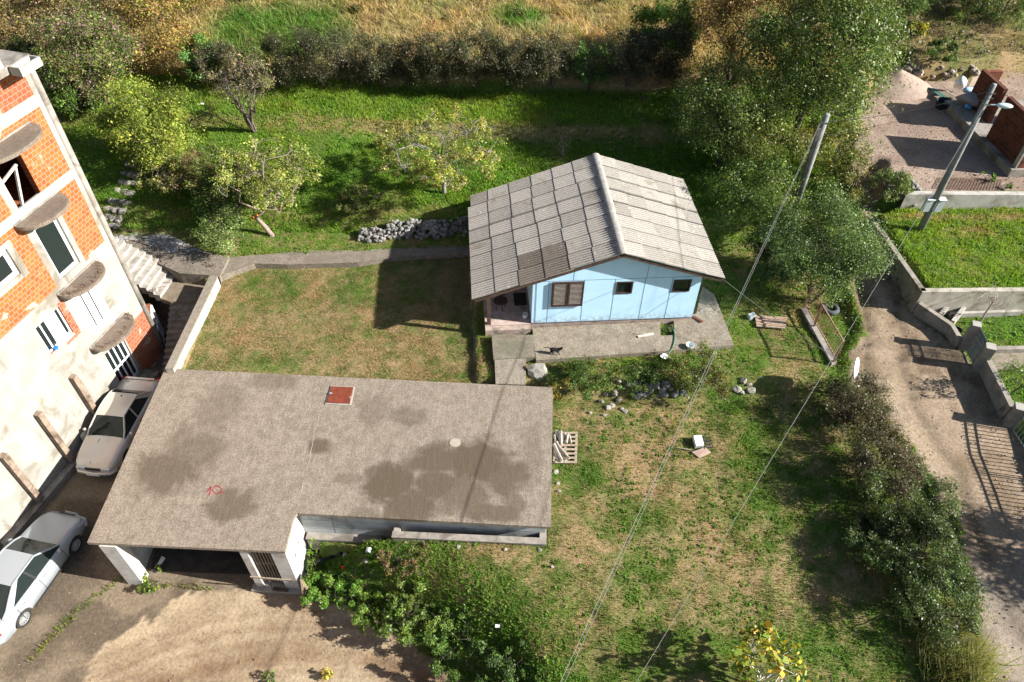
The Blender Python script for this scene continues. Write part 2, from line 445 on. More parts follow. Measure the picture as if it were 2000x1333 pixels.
REGIONS = ["field", "yard", "orchard", "meadow", "hillside", "scrubland", "garden", "upper_lawn", "gravel_yard", "road", "lawn", "driveway", "dirt_track"]
def region(x, y):
    r = np.zeros(x.shape, int)
    r[y > 18.8] = 1; r[y > 28.0] = 2; r[y > 34.8] = 3; r[y > 38.3] = 4
    for i, p in ((5, scrub_e), (6, east_low), (7, up_lawn), (8, gravel_poly), (9, road_poly), (10, lawn_poly), (11, low_poly), (12, dirt_poly)):
        n1 = 0.7 * (fbm(x * 2.6, y * 2.6, 40 + i, 4) - 0.5) + 0.3 * (fbm(x * .6, y * .6, 47 + i, 2) - .5) if i in (9, 12) else 0
        r[sdist(x, y, p) + n1 < 0] = i
    return r
def dryness(x, y, r):
    """0 lush green .. 1 straw"""
    n = fbm(x * 0.45, y * 0.45, 11, 4); m = fbm(x * 1.6, y * 1.6, 23, 3)
    base = np.select([r == 0, r == 1, r == 2, r == 3, r == 4, r == 5, r == 6, r == 7, r == 10],
                     [0.36 + 0.24 * sstep(2, 6, x) - 0.2 * sstep(7.5, 10, x) - 0.12 * sstep(11, 9, y) - .14 * sstep(3, 0, x) * sstep(13.5, 12, y) - .1 * sstep(17, 18.5, y), 0.32, 0.02, 0.0, 0.95, 0.58, 0.05, 0.02, 0.5], 0.5)
    amp = np.select([r == 4, r == 2, r == 3, r == 7, r == 6], [0.9, 0.5, 0.35, 0.4, 0.3], 1.1)
    f4 = fbm(x * 4.2, y * 4.2, 29, 2)
    d = base + amp * (n - 0.5) * 1.1 + 0.6 * (m - 0.5) + np.where((r == 10) | (r == 0) | (r == 1), 1.0, .35) * (f4 - .5)
    # the green swathe in the straw field, upper left
    g = np.exp(-(((x + 14.0) / 3.6) ** 2 + ((y - 42.2) / 2.4) ** 2)) + 0.8 * np.exp(-(((x - 0.3) / 1.6) ** 2 + ((y - 44) / 1.0) ** 2))
    d = np.where(r == 4, d - 1.9 * g, d)
    d = d + np.where(r == 7, 0.75 * np.exp(-((y - 28.55) / .3) ** 2) + .7 * np.exp(-(((x - 21.6) / .8) ** 2 + ((y - 27.4) / .5) ** 2)), 0)
    d = d + np.where(r == 4, .5 * (fbm(x * .9, y * 1.8, 37, 3) - .5), 0)
    d = d + np.where(r == 3, 0.5 * np.exp(-((y - 35.0) / 0.35) ** 2), 0) + np.where(r == 2, 0.45 * np.exp(-((y - 34.6) / 0.4) ** 2) + 0.35 * np.exp(-((y - 28.9) / 0.5) ** 2), 0)
    return np.clip(d, 0, 1)
def lerp3(a, b, t): return np.array(a)[None, :] * (1 - t[:, None]) + np.array(b)[None, :] * t[:, None]

def axis(fine0, fine1, h, lo, hi):
    a = list(np.arange(fine0, fine1 + 1e-6, h))
    s, p = h, fine0
    left = []
    while p > lo: s = min(s * 1.25, 14); p -= s; left.append(p)
    s, p = h, a[-1]
    right = []
    while p < hi: s = min(s * 1.25, 14); p += s; right.append(p)
    return np.array(left[::-1] + a + right)
gx, gy = axis(-22, 26, 0.15, -240, 240), axis(7, 45, 0.15, -60, 290)
GX, GY = np.meshgrid(gx, gy)
fx, fy = GX.ravel(), GY.ravel()
GZ = terrain(fx, fy)
GZ0 = GZ
rg = region(fx, fy)
dr = dryness(fx, fy, rg)
soil = lerp3((0.075, 0.125, 0.022), (0.27, 0.195, 0.105), np.clip(dr * 1.15, 0, 1))
n1, n2 = fbm(fx * 0.9, fy * 0.9, 61, 5), fbm(fx * 3.1, fy * 3.1, 71, 3)
# road: pale worn crown, greyer lower end, damp streaks
alongr = np.abs(np.interp(fy, [8, 16, 20, 30], [15.3, 15.3, 15.3, 16.9]) - fx)
rc = lerp3((0.29, 0.222, 0.16), (0.2, 0.148, 0.1), sstep(0.45, 0.68, n1))
rc = rc * (1 - 0.35 * (sstep(0.5, 0.75, n2) * sstep(15, 19, fy))[:, None])
rc = rc * (1 - sstep(13, 10.5, fy)[:, None] * 0.2) + np.array([0.05, 0.055, 0.06]) * sstep(13, 10.5, fy)[:, None]
dc = lerp3((0.38, 0.305, 0.21), (0.29, 0.222, 0.15), sstep(0.42, 0.66, n1))
lat = fx - np.interp(fy, [6, 8, 12, 16, 18, 20, 22, 24, 27, 30, 34], [15.6, 15.5, 15.4, 15.3, 14.9, 15.2, 15.7, 16.1, 16.6, 17.1, 17.6]) + .5 * (fbm(fy * .4, fy * 0, 81, 2) - .5)
lane = np.exp(-((np.abs(lat) - .72) / .2) ** 2) * (.4 + .9 * n2)
rc = rc * (1 - .38 * np.clip(lane, 0, 1))[:, None] + np.array([.05, .045, .035]) * np.exp(-(lat / .3) ** 2)[:, None]
GZ = GZ - np.where(rg == 9, .035 * np.clip(lane, 0, 1), 0) 
# wheel ruts of the curved track
P0 = np.array([-6.3, -3.6])
rad = np.hypot(fx - P0[0], fy - P0[1])
rut = sum(k * np.exp(-((rad - r0 + 0.35 * (n1 - 0.5)) / w0) ** 2) for r0, w0, k in ((12.75, .36, 1.0), (13.3, .09, .6), (12.2, .1, .5), (13.75, .1, .65), (13.95, .06, .4), (14.3, .1, .4), (11.7, .2, .5)))
GZ = GZ - np.where(rg == 12, .03 * np.clip(rut, 0, 1), 0)
dc = dc * (1 - np.array([.42, .5, .55])[None] * np.clip(rut * (.35 + 1.1 * n2), 0, 1)[:, None])
gc = lerp3((0.24, 0.18, 0.145), (0.31, 0.24, 0.195), sstep(0.4, 0.65, n1))
vc = lerp3((0.12, 0.095, 0.07), (0.2, 0.16, 0.115), sstep(0.4, 0.62, n1))
col = np.where((rg == 9)[:, None], rc, soil)
col = np.where((rg == 12)[:, None], dc, col)
col = np.where((rg == 8)[:, None], gc, col)
col = np.where((rg == 11)[:, None], vc, col)
nx, ny = len(gx), len(gy)
ii = np.arange(nx * ny).reshape(ny, nx)
Q = np.stack([ii[:-1, :-1].ravel(), ii[:-1, 1:].ravel(), ii[1:, 1:].ravel(), ii[1:, :-1].ravel()], 1)
fr = region(fx[Q].mean(1), fy[Q].mean(1))
ZBASE = GZ.min()
for ri, rn in enumerate(REGIONS):
    F = Q[fr == ri]
    if not len(F): continue
    used, inv = np.unique(F, return_inverse=True)
    me = bpy.data.meshes.new(rn)
    V = np.stack([fx[used], fy[used], GZ[used]], 1).astype(np.float32)
    n = len(F)
    me.vertices.add(len(V)); me.loops.add(n * 4); me.polygons.add(n)
    me.vertices.foreach_set("co", V.ravel())
    me.loops.foreach_set("vertex_index", inv.astype(np.int32).ravel())
    me.polygons.foreach_set("loop_start", np.arange(0, n * 4, 4, dtype=np.int32))
    me.polygons.foreach_set("loop_total", np.full(n, 4, dtype=np.int32))
    ca = me.color_attributes.new("Col", 'FLOAT_COLOR', 'POINT')
    cc = np.ones((len(V), 4), np.float32); cc[:, :3] = col[used]
    ca.data.foreach_set("color", cc.ravel())
    me.polygons.foreach_set("use_smooth", np.ones(n, dtype=bool))
    me.materials.append(M_GROUND); me.update()
    o = bpy.data.objects.new(rn, me); C.objects.link(o)
    tag(o, kind="structure")
# ------------------------------------------------------------------ the blue prefabricated house (local axes: x along the gable, y into the house)
HX, HY, HRZ = 4.18, 21.69, 0.08
ZR, WL, ZL, WR, ZRR, HL = 6.84, 5.79, 4.74, 4.28, 5.37, 7.2
CL, CR, OV, FZ = 3.37, 3.47, 0.36, 3.02
def h2w(x, y, z):
    c, s = math.cos(HRZ), math.sin(HRZ)
    return (HX + x * c - y * s, HY + x * s + y * c, z)
SL, SR = (ZR - ZL) / WL, (ZR - ZRR) / WR
def under(x): return ZR - (SL * -x if x < 0 else SR * x) - 0.09
house = empty("house", (HX, HY, 0), HRZ, "light blue panel house with a grey corrugated gable roof and brown shutters", "house")
def mat_blue():
    t = NT("blue_panel")
    c = t.mix(t.ramp(t.noise(2.0, 5), .35, .65), (0.45, 0.7, 0.9), (0.49, 0.73, 0.92))
    c = t.mix(t.math('MULTIPLY', t.ramp(t.noise(1.0, 5, vec=t.scaled(3, 1, .35)), .5, .75), .5), c, (0.33, 0.57, 0.78))
    sep = t.n("SeparateXYZ"); t.set(sep.inputs[0], t.obj())
    low = t.math('MULTIPLY', t.ramp(sep.outputs[2], 3.5, 3.0), t.ramp(t.noise(6.0, 5), .42, .62))
    c = t.mix(t.math('MULTIPLY', low, .7), c, (0.3, 0.3, 0.27))
    t.bump(t.noise(20.0, 3), .06, .01)
    return t.done(c, .6)
M_BLUE = mat_blue()
M_SEAM = mat("panel_seam", (0.16, 0.24, 0.32), rough=0.8, bump=0)
M_PLINTH = mat("pinkish_plinth", (0.3, 0.23, 0.19), (0.37, 0.3, 0.26), 5, c3=(0.17, 0.14, 0.12), s3=2.0, bump=0.3)
M_FRAMEB = mat("brown_frame", (0.035, 0.02, 0.016), (0.06, 0.035, 0.028), 9, rough=0.6, bump=0.1)
WT = 0.14
w = MB()
# gable walls with two small window openings and the shuttered one in front
wins = [(-2.55, -1.35, 4.02, 5.2), (0.06, 0.64, 4.55, 5.1), (2.38, 3.02, 4.55, 5.1)]
xs = sorted({-CL, CR, 0.0, *[a for q in wins for a in q[:2]]})
for i in range(len(xs) - 1):
    a, b = xs[i], xs[i + 1]
    op = [q for q in wins if q[0] <= (a + b) / 2 <= q[1]]
    segs = [(FZ, None)] if not op else [(FZ, op[0][2]), (op[0][3], None)]
    for z0, z1 in segs:
        za, zb = (under(a), under(b)) if z1 is None else (z1, z1)
        w.hexa([(a, OV, z0), (b, OV, z0), (b, OV + WT, z0), (a, OV + WT, z0), (a, OV, za), (b, OV, zb), (b, OV + WT, zb), (a, OV + WT, za)])
yb = HL - 0.3
w.prism([(-CL, yb), (0, yb), (0, yb + WT), (-CL, yb + WT)], FZ, [under(-CL), under(-0.01), under(-0.01), under(-CL)])
w.prism([(0, yb), (CR, yb), (CR, yb + WT), (0, yb + WT)], FZ, [under(0), under(CR), under(CR), under(0)])
for x0 in (-CL, CR - WT):
    z = under(x0 if x0 < 0 else CR) - 0.02
    w.lohi(x0, x0 + WT, OV + WT + 0.001, yb - 0.001, FZ, z)
w.mat(1)
for x in (-2.72, -1.3, -0.05, 1.17, 2.28):
    z1 = under(x) - 0.02 if not (-2.6 < x < -1.3) else 4.0
    zt = 5.28 if x < 2.5 else z1
    w.lohi(x - 0.011, x + 0.011, OV - 0.004, OV - 0.0002, FZ + 0.02, min(zt, z1))
w.lohi(-CL + 0.02, CR - 0.02, OV - 0.0042, OV - 0.0004, 5.28, 5.302)
for x in (-1.75, 1.2): w.lohi(x - 0.011, x + 0.011, OV - 0.004, OV - 0.0002, 5.31, under(x) - 0.02)
for x in (-CL + 0.12, -CL + 0.16): w.lohi(x - 0.008, x + 0.008, OV - 0.004, OV - 0.0002, FZ + 0.02, 5.2)
w.lohi(-CL - 0.002, CR + 0.002, OV - 0.006, OV + 0.02, FZ, FZ + 0.025)
w.build("wall", [M_BLUE, M_SEAM], house, local=True)
p = MB()
p.lohi(-CL + 0.02, CR - 0.02, OV + 0.03, yb, 2.6, FZ - 0.002); p.build("plinth", M_PLINTH, house, local=True)
# windows
for k, (a, b, z0, z1) in enumerate(wins):
    f = MB(); t = 0.045
    y0, y1 = OV - 0.03, OV + 0.05
    for q in ((a - t, a + 0.01, z0 - t, z1 + t), (b - 0.01, b + t, z0 - t, z1 + t)): f.lohi(q[0], q[1], y0, y1, q[2], q[3])
    for q in ((z0 - t, z0 + 0.01), (z1 - 0.01, z1 + t)): f.lohi(a + 0.01, b - 0.01, y0 + 0.003, y1 - 0.003, q[0], q[1])
    wf = f.build("window", M_FRAMEB, house, local=True)
    g = MB().lohi(a + 0.011, b - 0.011, OV + 0.03, OV + 0.045, z0 + 0.011, z1 - 0.011).build("pane", M_GLASS, wf, local=True)
    if k == 0:
        for sx0, sx1, lab in ((a - 0.03, (a + b) / 2 - 0.01, 0), ((a + b) / 2 + 0.01, b + 0.04, 1)):
            s = MB(); yy0, yy1 = OV - 0.085, OV - 0.035
            s.lohi(sx0, sx0 + 0.07, yy0, yy1, z0 - 0.05, z1 + 0.05); s.lohi(sx1 - 0.07, sx1, yy0, yy1, z0 - 0.05, z1 + 0.05)
            for za, zb in ((z0 - 0.05, z0 + 0.04), (z1 - 0.03, z1 + 0.05)): s.lohi(sx0 + 0.07, sx1 - 0.07, yy0 + 0.002, yy1 - 0.002, za, zb)
            s.mat(1)
            n = 17
            for i in range(n):
                zz = z0 + 0.075 + (z1 - z0 - 0.13) * i / (n - 1)
                s.box(((sx0 + sx1) / 2, (yy0 + yy1) / 2, zz), (sx1 - sx0 - 0.14, 0.012, 0.05), R=Matrix.Rotation(math.radians(52 + (i * 7 % 9)), 3, 'X'))
            s.build("shutter", [M_FRAMEB, mat("grey_slat", (0.27, 0.23, 0.19), (0.4, 0.36, 0.32), 14, bump=0.3)], wf, local=True)
# ---- roof of overlapping corrugated sheets
def corrugated(side, name):
    slope, wid, courses = (SL, WL, 6) if side < 0 else (SR, WR, 5)
    rng = np.random.RandomState(7 + side)
    V, F, COL = [], [], []
    nrow = 8
    rowlen = HL / nrow
    step = wid / courses
    per = 0.146; spr = 8
    for c in range(courses):
        for r in range(nrow):
            ya, yb_ = r * rowlen - 0.02, (r + 1) * rowlen + 0.03
            if r == nrow - 1: yb_ = HL
            if r == 0: ya = 0.0
            shift = rng.uniform(-0.05, 0.05) if side < 0 else rng.uniform(-0.02, 0.02)
            if side < 0 and r == 0 and c in (2, 3): ya -= 0.04
            d0 = max(0.05, c * step - 0.06 + shift * (c > 0)); d1 = (c + 1) * step + 0.05 + shift
            if side < 0 and c == 5: d1 = wid + (0.03 if r < 7 else -0.1)
            if side > 0 and c == courses - 1: d1 = wid
            ys = np.arange(ya, yb_ + 1e-6, per / spr)
            tone = rng.uniform(0.8, 1.12)
            base = np.array((0.43, 0.4, 0.365)) if side < 0 else np.array((0.34, 0.32, 0.295))  # same sheets; slope tones differ to offset how the sun strikes them
            if side < 0 and (r, c) in ((0, 2), (0, 3), (1, 3), (1, 2)): base = np.array((0.22, 0.19, 0.16)); tone = rng.uniform(0.85, 1.05)
            if side < 0 and rng.rand() < 0.12: tone *= 0.88
            o = len(V)
            for y in ys:
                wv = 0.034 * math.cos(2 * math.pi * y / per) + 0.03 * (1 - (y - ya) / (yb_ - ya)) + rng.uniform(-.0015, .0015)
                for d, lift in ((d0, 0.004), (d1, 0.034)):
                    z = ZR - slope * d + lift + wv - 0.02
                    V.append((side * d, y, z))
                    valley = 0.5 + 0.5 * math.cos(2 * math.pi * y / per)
                    t2 = tone * (0.5 + 0.56 * valley)  # troughs darkened in the colour to deepen the corrugation's shading
                    if y < ya + 0.045 and r > 0: t2 *= 0.4                # shadow line of the side lap, painted into the colour
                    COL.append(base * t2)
            for i in range(len(ys) - 1):
                a = o + 2 * i
                F.append((a, a + 1, a + 3, a + 2) if side > 0 else (a, a + 2, a + 3, a + 1))
    me = bpy.data.meshes.new(name)
    me.from_pydata(V, [], F)
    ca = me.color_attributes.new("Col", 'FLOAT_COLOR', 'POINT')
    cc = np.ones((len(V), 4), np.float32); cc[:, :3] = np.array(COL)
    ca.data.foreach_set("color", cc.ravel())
    o = bpy.data.objects.new(name, me); C.objects.link(o); o.parent = house
    s = o.modifiers.new("t", 'SOLIDIFY'); s.thickness = 0.008
    return o
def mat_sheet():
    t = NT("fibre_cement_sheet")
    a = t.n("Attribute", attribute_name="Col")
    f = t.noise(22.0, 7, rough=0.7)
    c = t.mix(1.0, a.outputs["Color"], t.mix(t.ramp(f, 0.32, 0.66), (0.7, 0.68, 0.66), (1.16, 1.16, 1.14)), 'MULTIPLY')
    big = t.noise(0.9, 6, dist=1.0)
    c = t.mix(t.ramp(big, 0.55, 0.72), c, t.mix(1.0, c, (0.7, 0.66, 0.6), 'MULTIPLY'))
    sp = t.noise(5.0, 3)
    c = t.mix(t.ramp(sp, 0.68, 0.74), c, (0.5, 0.5, 0.5))
    t.bump(f, 0.3, 0.01)
    return t.done(c, 0.9, spec=0.2)
M_SHEET = mat_sheet()
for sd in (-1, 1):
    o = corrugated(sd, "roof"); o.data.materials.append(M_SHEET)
    o["label"] = "left slope of weathered corrugated sheets" if sd < 0 else "right slope of corrugated sheets"
# ridge cap: ribbed half-round pieces
rc_ = MB(); n = 12
rngr = random.Random(4)
ys = np.arange(-0.02, HL + 0.02, 0.05)
vs, fs = [], []
for i, y in enumerate(ys):
    rr = 0.125 + (0.012 if int(y / 0.146 * 2) % 2 else 0) + (0.008 if int(y / 0.9) % 2 else 0)
    for k in range(n + 1):
        a = math.pi * (k / n) * 1.2 - 0.1 * math.pi
        vs.append((rr * 1.25 * math.cos(a), y, ZR - 0.035 + rr * 0.75 * math.sin(a)))
for i in range(len(ys) - 1):
    for k in range(n):
        a = i * (n + 1) + k
        fs.append((a, a + 1, a + n + 2, a + n + 1))
rc_.add(vs, fs)
ro = rc_.build("ridge_cap", mat("ridge_cement", (0.33, 0.315, 0.29), (0.25, 0.235, 0.21), 8, c3=(0.24, 0.22, 0.2), s3=3, bump=0.3), house, local=True)
# rafters and barge board under the front edge
bb = MB()
for sd, wid, slp in ((-1, WL, SL), (1, WR, SR)):
    for yy in (0.06, HL - 0.12):
        bb.bar((0, yy, ZR - 0.125), (sd * (wid - 0.1), yy, ZR - slp * (wid - 0.1) - 0.125), 0.05, 0.12)
    for k in range(1, 5):
        d = wid * k / 4.3
        if d > (CL if sd < 0 else CR): bb.bar((sd * d, 0.1, ZR - slp * d - 0.13), (sd * d, HL - 0.15, ZR - slp * d - 0.13), 0.08, 0.1)
bb.build("rafter", M_WOODD, house, local=True)
# ---- porch
M_PORCH = mat("porch_floor", (0.33, 0.25, 0.22), (0.42, 0.34, 0.3), 4, c3=(0.2, 0.16, 0.14), s3=1.5, bump=0.2)
MB().lohi(-5.3, -CL - 0.002, OV - 0.02, yb, 2.3, 3.0).build("porch_floor", M_PORCH, house, local=True)
MB().lohi(-5.3, -3.42, OV - 0.28, OV - 0.022, 2.3, 2.95).build("porch_kerb", M_PLINTH, house, local=True)
pp = MB().lohi(-5.22, -5.06, OV + 0.0, OV + 0.16, 3.0, ZR - SL * 5.14 - 0.12)
pp.build("porch_post", M_WOODD, house, local=True)
pp = MB().lohi(-5.22, -5.08, 3.4, 3.54, 3.0, ZR - SL * 5.14 - 0.12).build("porch_post", M_WOODD, house, local=True)
MB().lohi(-5.3, -CL - 0.003, 5.6, 5.74, 3.001, 4.95).build("porch_back_wall", mat("porch_boards", (0.25, 0.3, 0.33), (0.33, 0.38, 0.4), 4), house, local=True)
pw = MB().lohi(-CL - 0.05, -CL - 0.001, 2.6, 3.5, 3.02, 5.05).build("door", M_WOODD, house, local=True)
MB().cyl((-CL - 0.08, 2.7, 4.0), (-CL - 0.08, 2.82, 4.0), 0.012, n=6).build("handle", M_GALV, pw, local=True)

# ---- slabs round the house: walkway, porch step, side strip, bridge to the garage roof
M_WALK = mat_stained("aggregate_concrete", (0.22, 0.19, 0.15), (0.32, 0.285, 0.23), (0.16, 0.15, 0.1), [], 3.0, bump=0.4)
def slab(name, px, z, zb, m, label, cat="path"):
    poly = W(px, z)
    b = MB().prism(poly, zb, z)
    o = b.build(name, m)
    return tag(o, kind="structure")
slab("walkway", [(1040, 641), (1290, 628), (1290, 656), (1318, 655), (1316, 627), (1360, 612), (1372, 560), (1395, 575), (1434, 674), (1255, 689), (1047, 704)], 2.84, 2.0, M_WALK, "")
slab("porch_step", [(960, 654), (1042, 654), (1045, 698), (964, 702)], 2.9, 2.0, mat_stained("mossy_concrete", (0.17, 0.155, 0.12), (0.26, 0.235, 0.19), (0.09, 0.09, 0.06), [(0, 0, 0.7, 0.4, 0.6)], 4.0), "")
slab("side_path", [(921, 560), (958, 560), (960, 690), (951, 715), (926, 714)], 2.5, 1.8, M_CONCD, "")
br = MB().prism(W([(966, 702), (1027, 699), (1027, 751), (968, 749)], 2.8), [2.6, 2.6, 2.5, 2.5], [2.86, 2.86, 2.78, 2.78])
tag(br.build("ramp", mat_stained("ramp_concrete", (0.24, 0.21, 0.175), (0.31, 0.28, 0.235), (0.18, 0.16, 0.13), [(0.1, -0.1, 0.25, 0.5, 0.5)], 2.5)), kind="structure")
# ------------------------------------------------------------------ flat-roofed concrete garage
GT = 2.75
gpx = [(322, 721), (340, 721), (1080, 757), (1076, 1030), (580, 1003), (573, 1012), (556, 1078), (170, 1060)]
gp = W(gpx, GT)
gO = np.array([-6.0, 14.5, 0.0])
garage = empty("garage", gO, 0, "flat concrete roofed garage with a rusty roof hatch and a barred front opening", "garage")
def spot(u, v, rx, ry, k):
    q = at(u, v, GT) - gO
    return (float(q[0]), float(q[1]), rx * 1.25, ry * 1.25, k)
spots = [spot(*a) for a in ((318, 925, 1.05, 0.8, .8), (385, 880, 0.95, 0.75, .6), (452, 985, 0.7, 0.55, .75), (535, 745, 0.8, 0.35, .45), (430, 800, 0.7, 1.1, .4), (350, 870, .5, .9, .5),
    (765, 945, 0.85, 0.75, .95), (800, 985, 0.75, 0.75, .9), (850, 900, 1.0, 0.6, .9), (930, 905, 1.0, 0.9, .95), (985, 930, 0.7, 0.8, .85), (905, 960, 0.9, 0.8, .75), (960, 1000, 0.9, 0.35, .8), (715, 1010, .5, .3, .5),
    (625, 870, 0.42, 0.3, .85), (795, 815, 0.55, 0.45, .5), (730, 800, 0.5, 0.7, .4), (1040, 880, 0.3, 1.2, .35), (680, 935, .6, .2, .45), (850, 945, .8, .6, .9), (735, 925, .4, .3, .8), (880, 985, .5, .4, .6), (1000, 985, .4, .5, .6))]
M_ROOFC = mat_stained("brushed_roof_concrete", (0.23, 0.195, 0.158), (0.32, 0.277, 0.232), (0.065, 0.05, 0.034), spots, 3.4, (9.0, 2.0, 1.0, 0.12), 0.45)
MB().prism(gp, GT - 0.13, GT).build("roof_slab", M_ROOFC, garage)
# raised seam between the two pours
s = MB(); pts = [(642, 752), (632, 790), (615, 838), (603, 900), (588, 960), (576, 1008)]
rr = random.Random(3)
P = [at(u, v, GT) for u, v in pts]
fine = []
for a, b in zip(P[:-1], P[1:]):
    for k in range(4): fine.append(a + (b - a) * k / 4 + np.array([rr.uniform(-.025, .025), 0, 0]))
s.tube([q + np.array([0, 0, -0.006]) for q in fine], [rr.uniform(0.006, 0.016) for _ in fine], 5)
s.build("pour_seam", M_CONC, garage)
# hatch
hp = W([(648, 755), (690, 757), (683, 789), (638, 787)], GT + 0.05)
hc = np.mean(hp, 0)
hb = MB().prism([tuple(hc + (np.array(q) - hc) * 1.12) for q in hp], GT, GT + 0.035)
ho = hb.build("hatch_frame", M_CONCL, garage)
hm = MB().prism(hp, GT + 0.035, GT + 0.06)
hl = hm.build("hatch", mat("red_oxide", (0.13, 0.028, 0.015), (0.19, 0.045, 0.022), 5, c3=(0.15, 0.035, 0.02), s3=4, rough=0.7, bump=0.15), garage)
hk = MB(); q = at(646, 769, GT + 0.06); hk.box(q + np.array([0, 0, 0.015]), (0.09, 0.05, 0.03)); hk.build("hatch_latch", M_GALV, hl); hk = MB(); q = at(684, 777, GT + 0.06); hk.box(q + np.array([0, 0, 0.01]), (0.03, 0.08, 0.02))
hk.build("hatch_latch", M_GALV, hl)
# round pale cover
q = at(889, 865, GT)
MB().lathe(q, [(0.0, 0.0), (0.2, 0.0), (0.2, 0.012), (0.0, 0.014)], 28).build("vent_cover", mat("pale_cement", (0.3, 0.26, 0.21), (0.34, 0.3, 0.245), 8), garage)
# red survey mark: numeral 1 and a ringed dot with a stroke
M_RED = mat("red_spray", (0.22, 0.03, 0.04), (0.26, 0.06, 0.06), 30, bump=0)
g = MB(); z = GT + 0.004
def stroke(pts, wdt=0.034):
    for a, b in zip(pts[:-1], pts[1:]):
        A, B = at(*a, z), at(*b, z)
        g.bar(A, B, wdt, 0.004)
stroke([(404, 962), (412, 951), (409, 968)], .045); 
ring = [(424 + 9 * math.cos(t), 957.5 + 7 * math.sin(t)) for t in np.linspace(-1.4, 4.9, 17)]
stroke(ring); stroke([(417, 950), (424, 948), (431, 951)], 0.018); stroke([(427, 961), (438, 963)]); stroke([(423, 957), (425, 958)], 0.035)
g.build("painted_mark", M_RED, garage)
# walls
M_GWALL = mat("shuttered_concrete", (0.32, 0.34, 0.35), (0.4, 0.42, 0.43), 2.2, c3=(0.2, 0.2, 0.2), s3=0.8, bump=0.3, bs=12)
A, B = np.array(gp[4]), np.array(gp[3])                       # front edge of the right half, left to right
ex = (B - A) / np.linalg.norm(B - A); ey = np.array([-ex[1], ex[0]])
def loc(x, y): return tuple(A + ex * x + ey * y)
LR = np.linalg.norm(B - A)
wz = GT - 0.131
w = MB()
w.prism([loc(-0.1, 0.22), loc(LR - 0.16, 0.22), loc(LR - 0.16, 0.42), loc(-0.1, 0.42)], 0.2, wz)
back = np.array(gp[2]); bl = np.array(gp[0])
w.prism([loc(LR - 0.36, 0.421), loc(LR - 0.16, 0.421), (gp[2][0] - 0.16, gp[2][1] - 0.15), (gp[2][0] - 0.36, gp[2][1] - 0.15)], 0.2, wz)
w.prism([(bl[0] + 0.25, bl[1] - 0.3), (back[0] - 0.37, back[1] - 0.3), (back[0] - 0.37, back[1] - 0.1), (bl[0] + 0.25, bl[1] - 0.1)], -0.1, wz)
fl = np.array(gp[7])
qp = at(266, 1141, 0.0); w.prism([(qp[0] - 0.1, qp[1] + 0.42), (qp[0] + 0.1, qp[1] + 0.42), (bl[0] + 0.75, bl[1] - 0.31), (bl[0] + 0.55, bl[1] - 0.31)], -0.1, wz)
w.build("wall", M_GWALL, garage)
# joints and a rain streak on the long front wall
j = MB()
for x in (1.0,): j.prism([loc(x, 0.216), loc(x + 0.02, 0.216), loc(x + 0.02, 0.2195), loc(x, 0.2195)], 0.6, wz - 0.01)
for zz in (1.45, 2.0): j.prism([loc(0, 0.216), loc(LR - 0.3, 0.216), loc(LR - 0.3, 0.2195), loc(0, 0.2195)], zz, zz + 0.012)
j.build("formwork_joint", M_CONCD, garage)
M_BLOCKW = mat_brick("block_wall_white", (0.42, 0.41, 0.38), (0.48, 0.47, 0.44), (0.33, 0.31, 0.28), 0.45, 0.24, 0.012, 'yz')
fr = np.array(gp[6])
dirs = np.array(gp[5]) - fr; dirs /= np.linalg.norm(dirs); nrm = np.array([dirs[1], -dirs[0]])
def fq(a, b): return tuple(fr + dirs * a + nrm * b)
sw = MB().prism([fq(0.46, -0.02), fq(0.46, -0.2), fq(1.75, -0.2), fq(1.75, -0.02)], -0.1, wz)
sw.build("side_wall", M_BLOCKW, garage)
fx_ = ex
def fpt(x, y): return tuple(fr + ex * x + ey * y)             # from the front right corner, x negative to the left
M_PIER = mat("rendered_pier", (0.42, 0.41, 0.39), (0.5, 0.49, 0.47), 3, c3=(0.33, 0.29, 0.25), s3=1.2, bump=0.2)
for x0, x1, d in ((-0.52, -0.03, 0.42), (-1.55, -1.3, 0.35)):
    MB().prism([fpt(x0, 0.03), fpt(x1, 0.03), fpt(x1, 0.03 + d), fpt(x0, 0.03 + d)], -0.05, wz).build("pier", M_PIER, garage)
q = at(266, 1141, 0.0)
pe = MB().prism([(q[0] - 0.27, q[1] - 0.0), (q[0] + 0.27, q[1] - 0.02), (q[0] + 0.29, q[1] + 0.38), (q[0] - 0.25, q[1] + 0.4)], -0.1, wz)
pe.build("pier", M_PIER, garage)
MB().prism([(q[0] + .3, q[1] + .5), fpt(-1.6, .5), fpt(-.6, 6.6), (bl[0] + .8, bl[1] - .4)], -0.1, 0.03).build("floor", mat("oily_floor", (0.035, 0.03, 0.026), (0.06, 0.052, 0.045), 3, bump=.2), garage)  # concrete floor coloured near black so the open bay reads dark
th = MB().prism([fpt(-1.7, -0.12), fpt(0.05, -0.12), fpt(0.05, 0.6), fpt(-1.7, 0.6)], -0.1, 0.1)
th.build("threshold", M_CONCL, garage)
gr = MB()
x0, x1 = -1.29, -0.53
gr.bar((*fpt(x0, 0.2), 1.5), (*fpt(x1, 0.2), 1.5), 0.04, 0.05)
gro = gr.build("grille", M_WOOD, garage)
for zz in (.35, wz - .06): MB().bar((*fpt(x0, 0.2), zz), (*fpt(x1, 0.2), zz), 0.04, 0.05).build("rail", M_WOOD, gro)
for i in range(7):
    x = x0 + 0.06 + (x1 - x0 - 0.12) * i / 6
    MB().bar((*fpt(x, 0.17), 0.15), (*fpt(x, 0.17), wz - 0.02), 0.05, 0.02, up=(1, 0, 0)).build("bar", M_WOOD, gro)
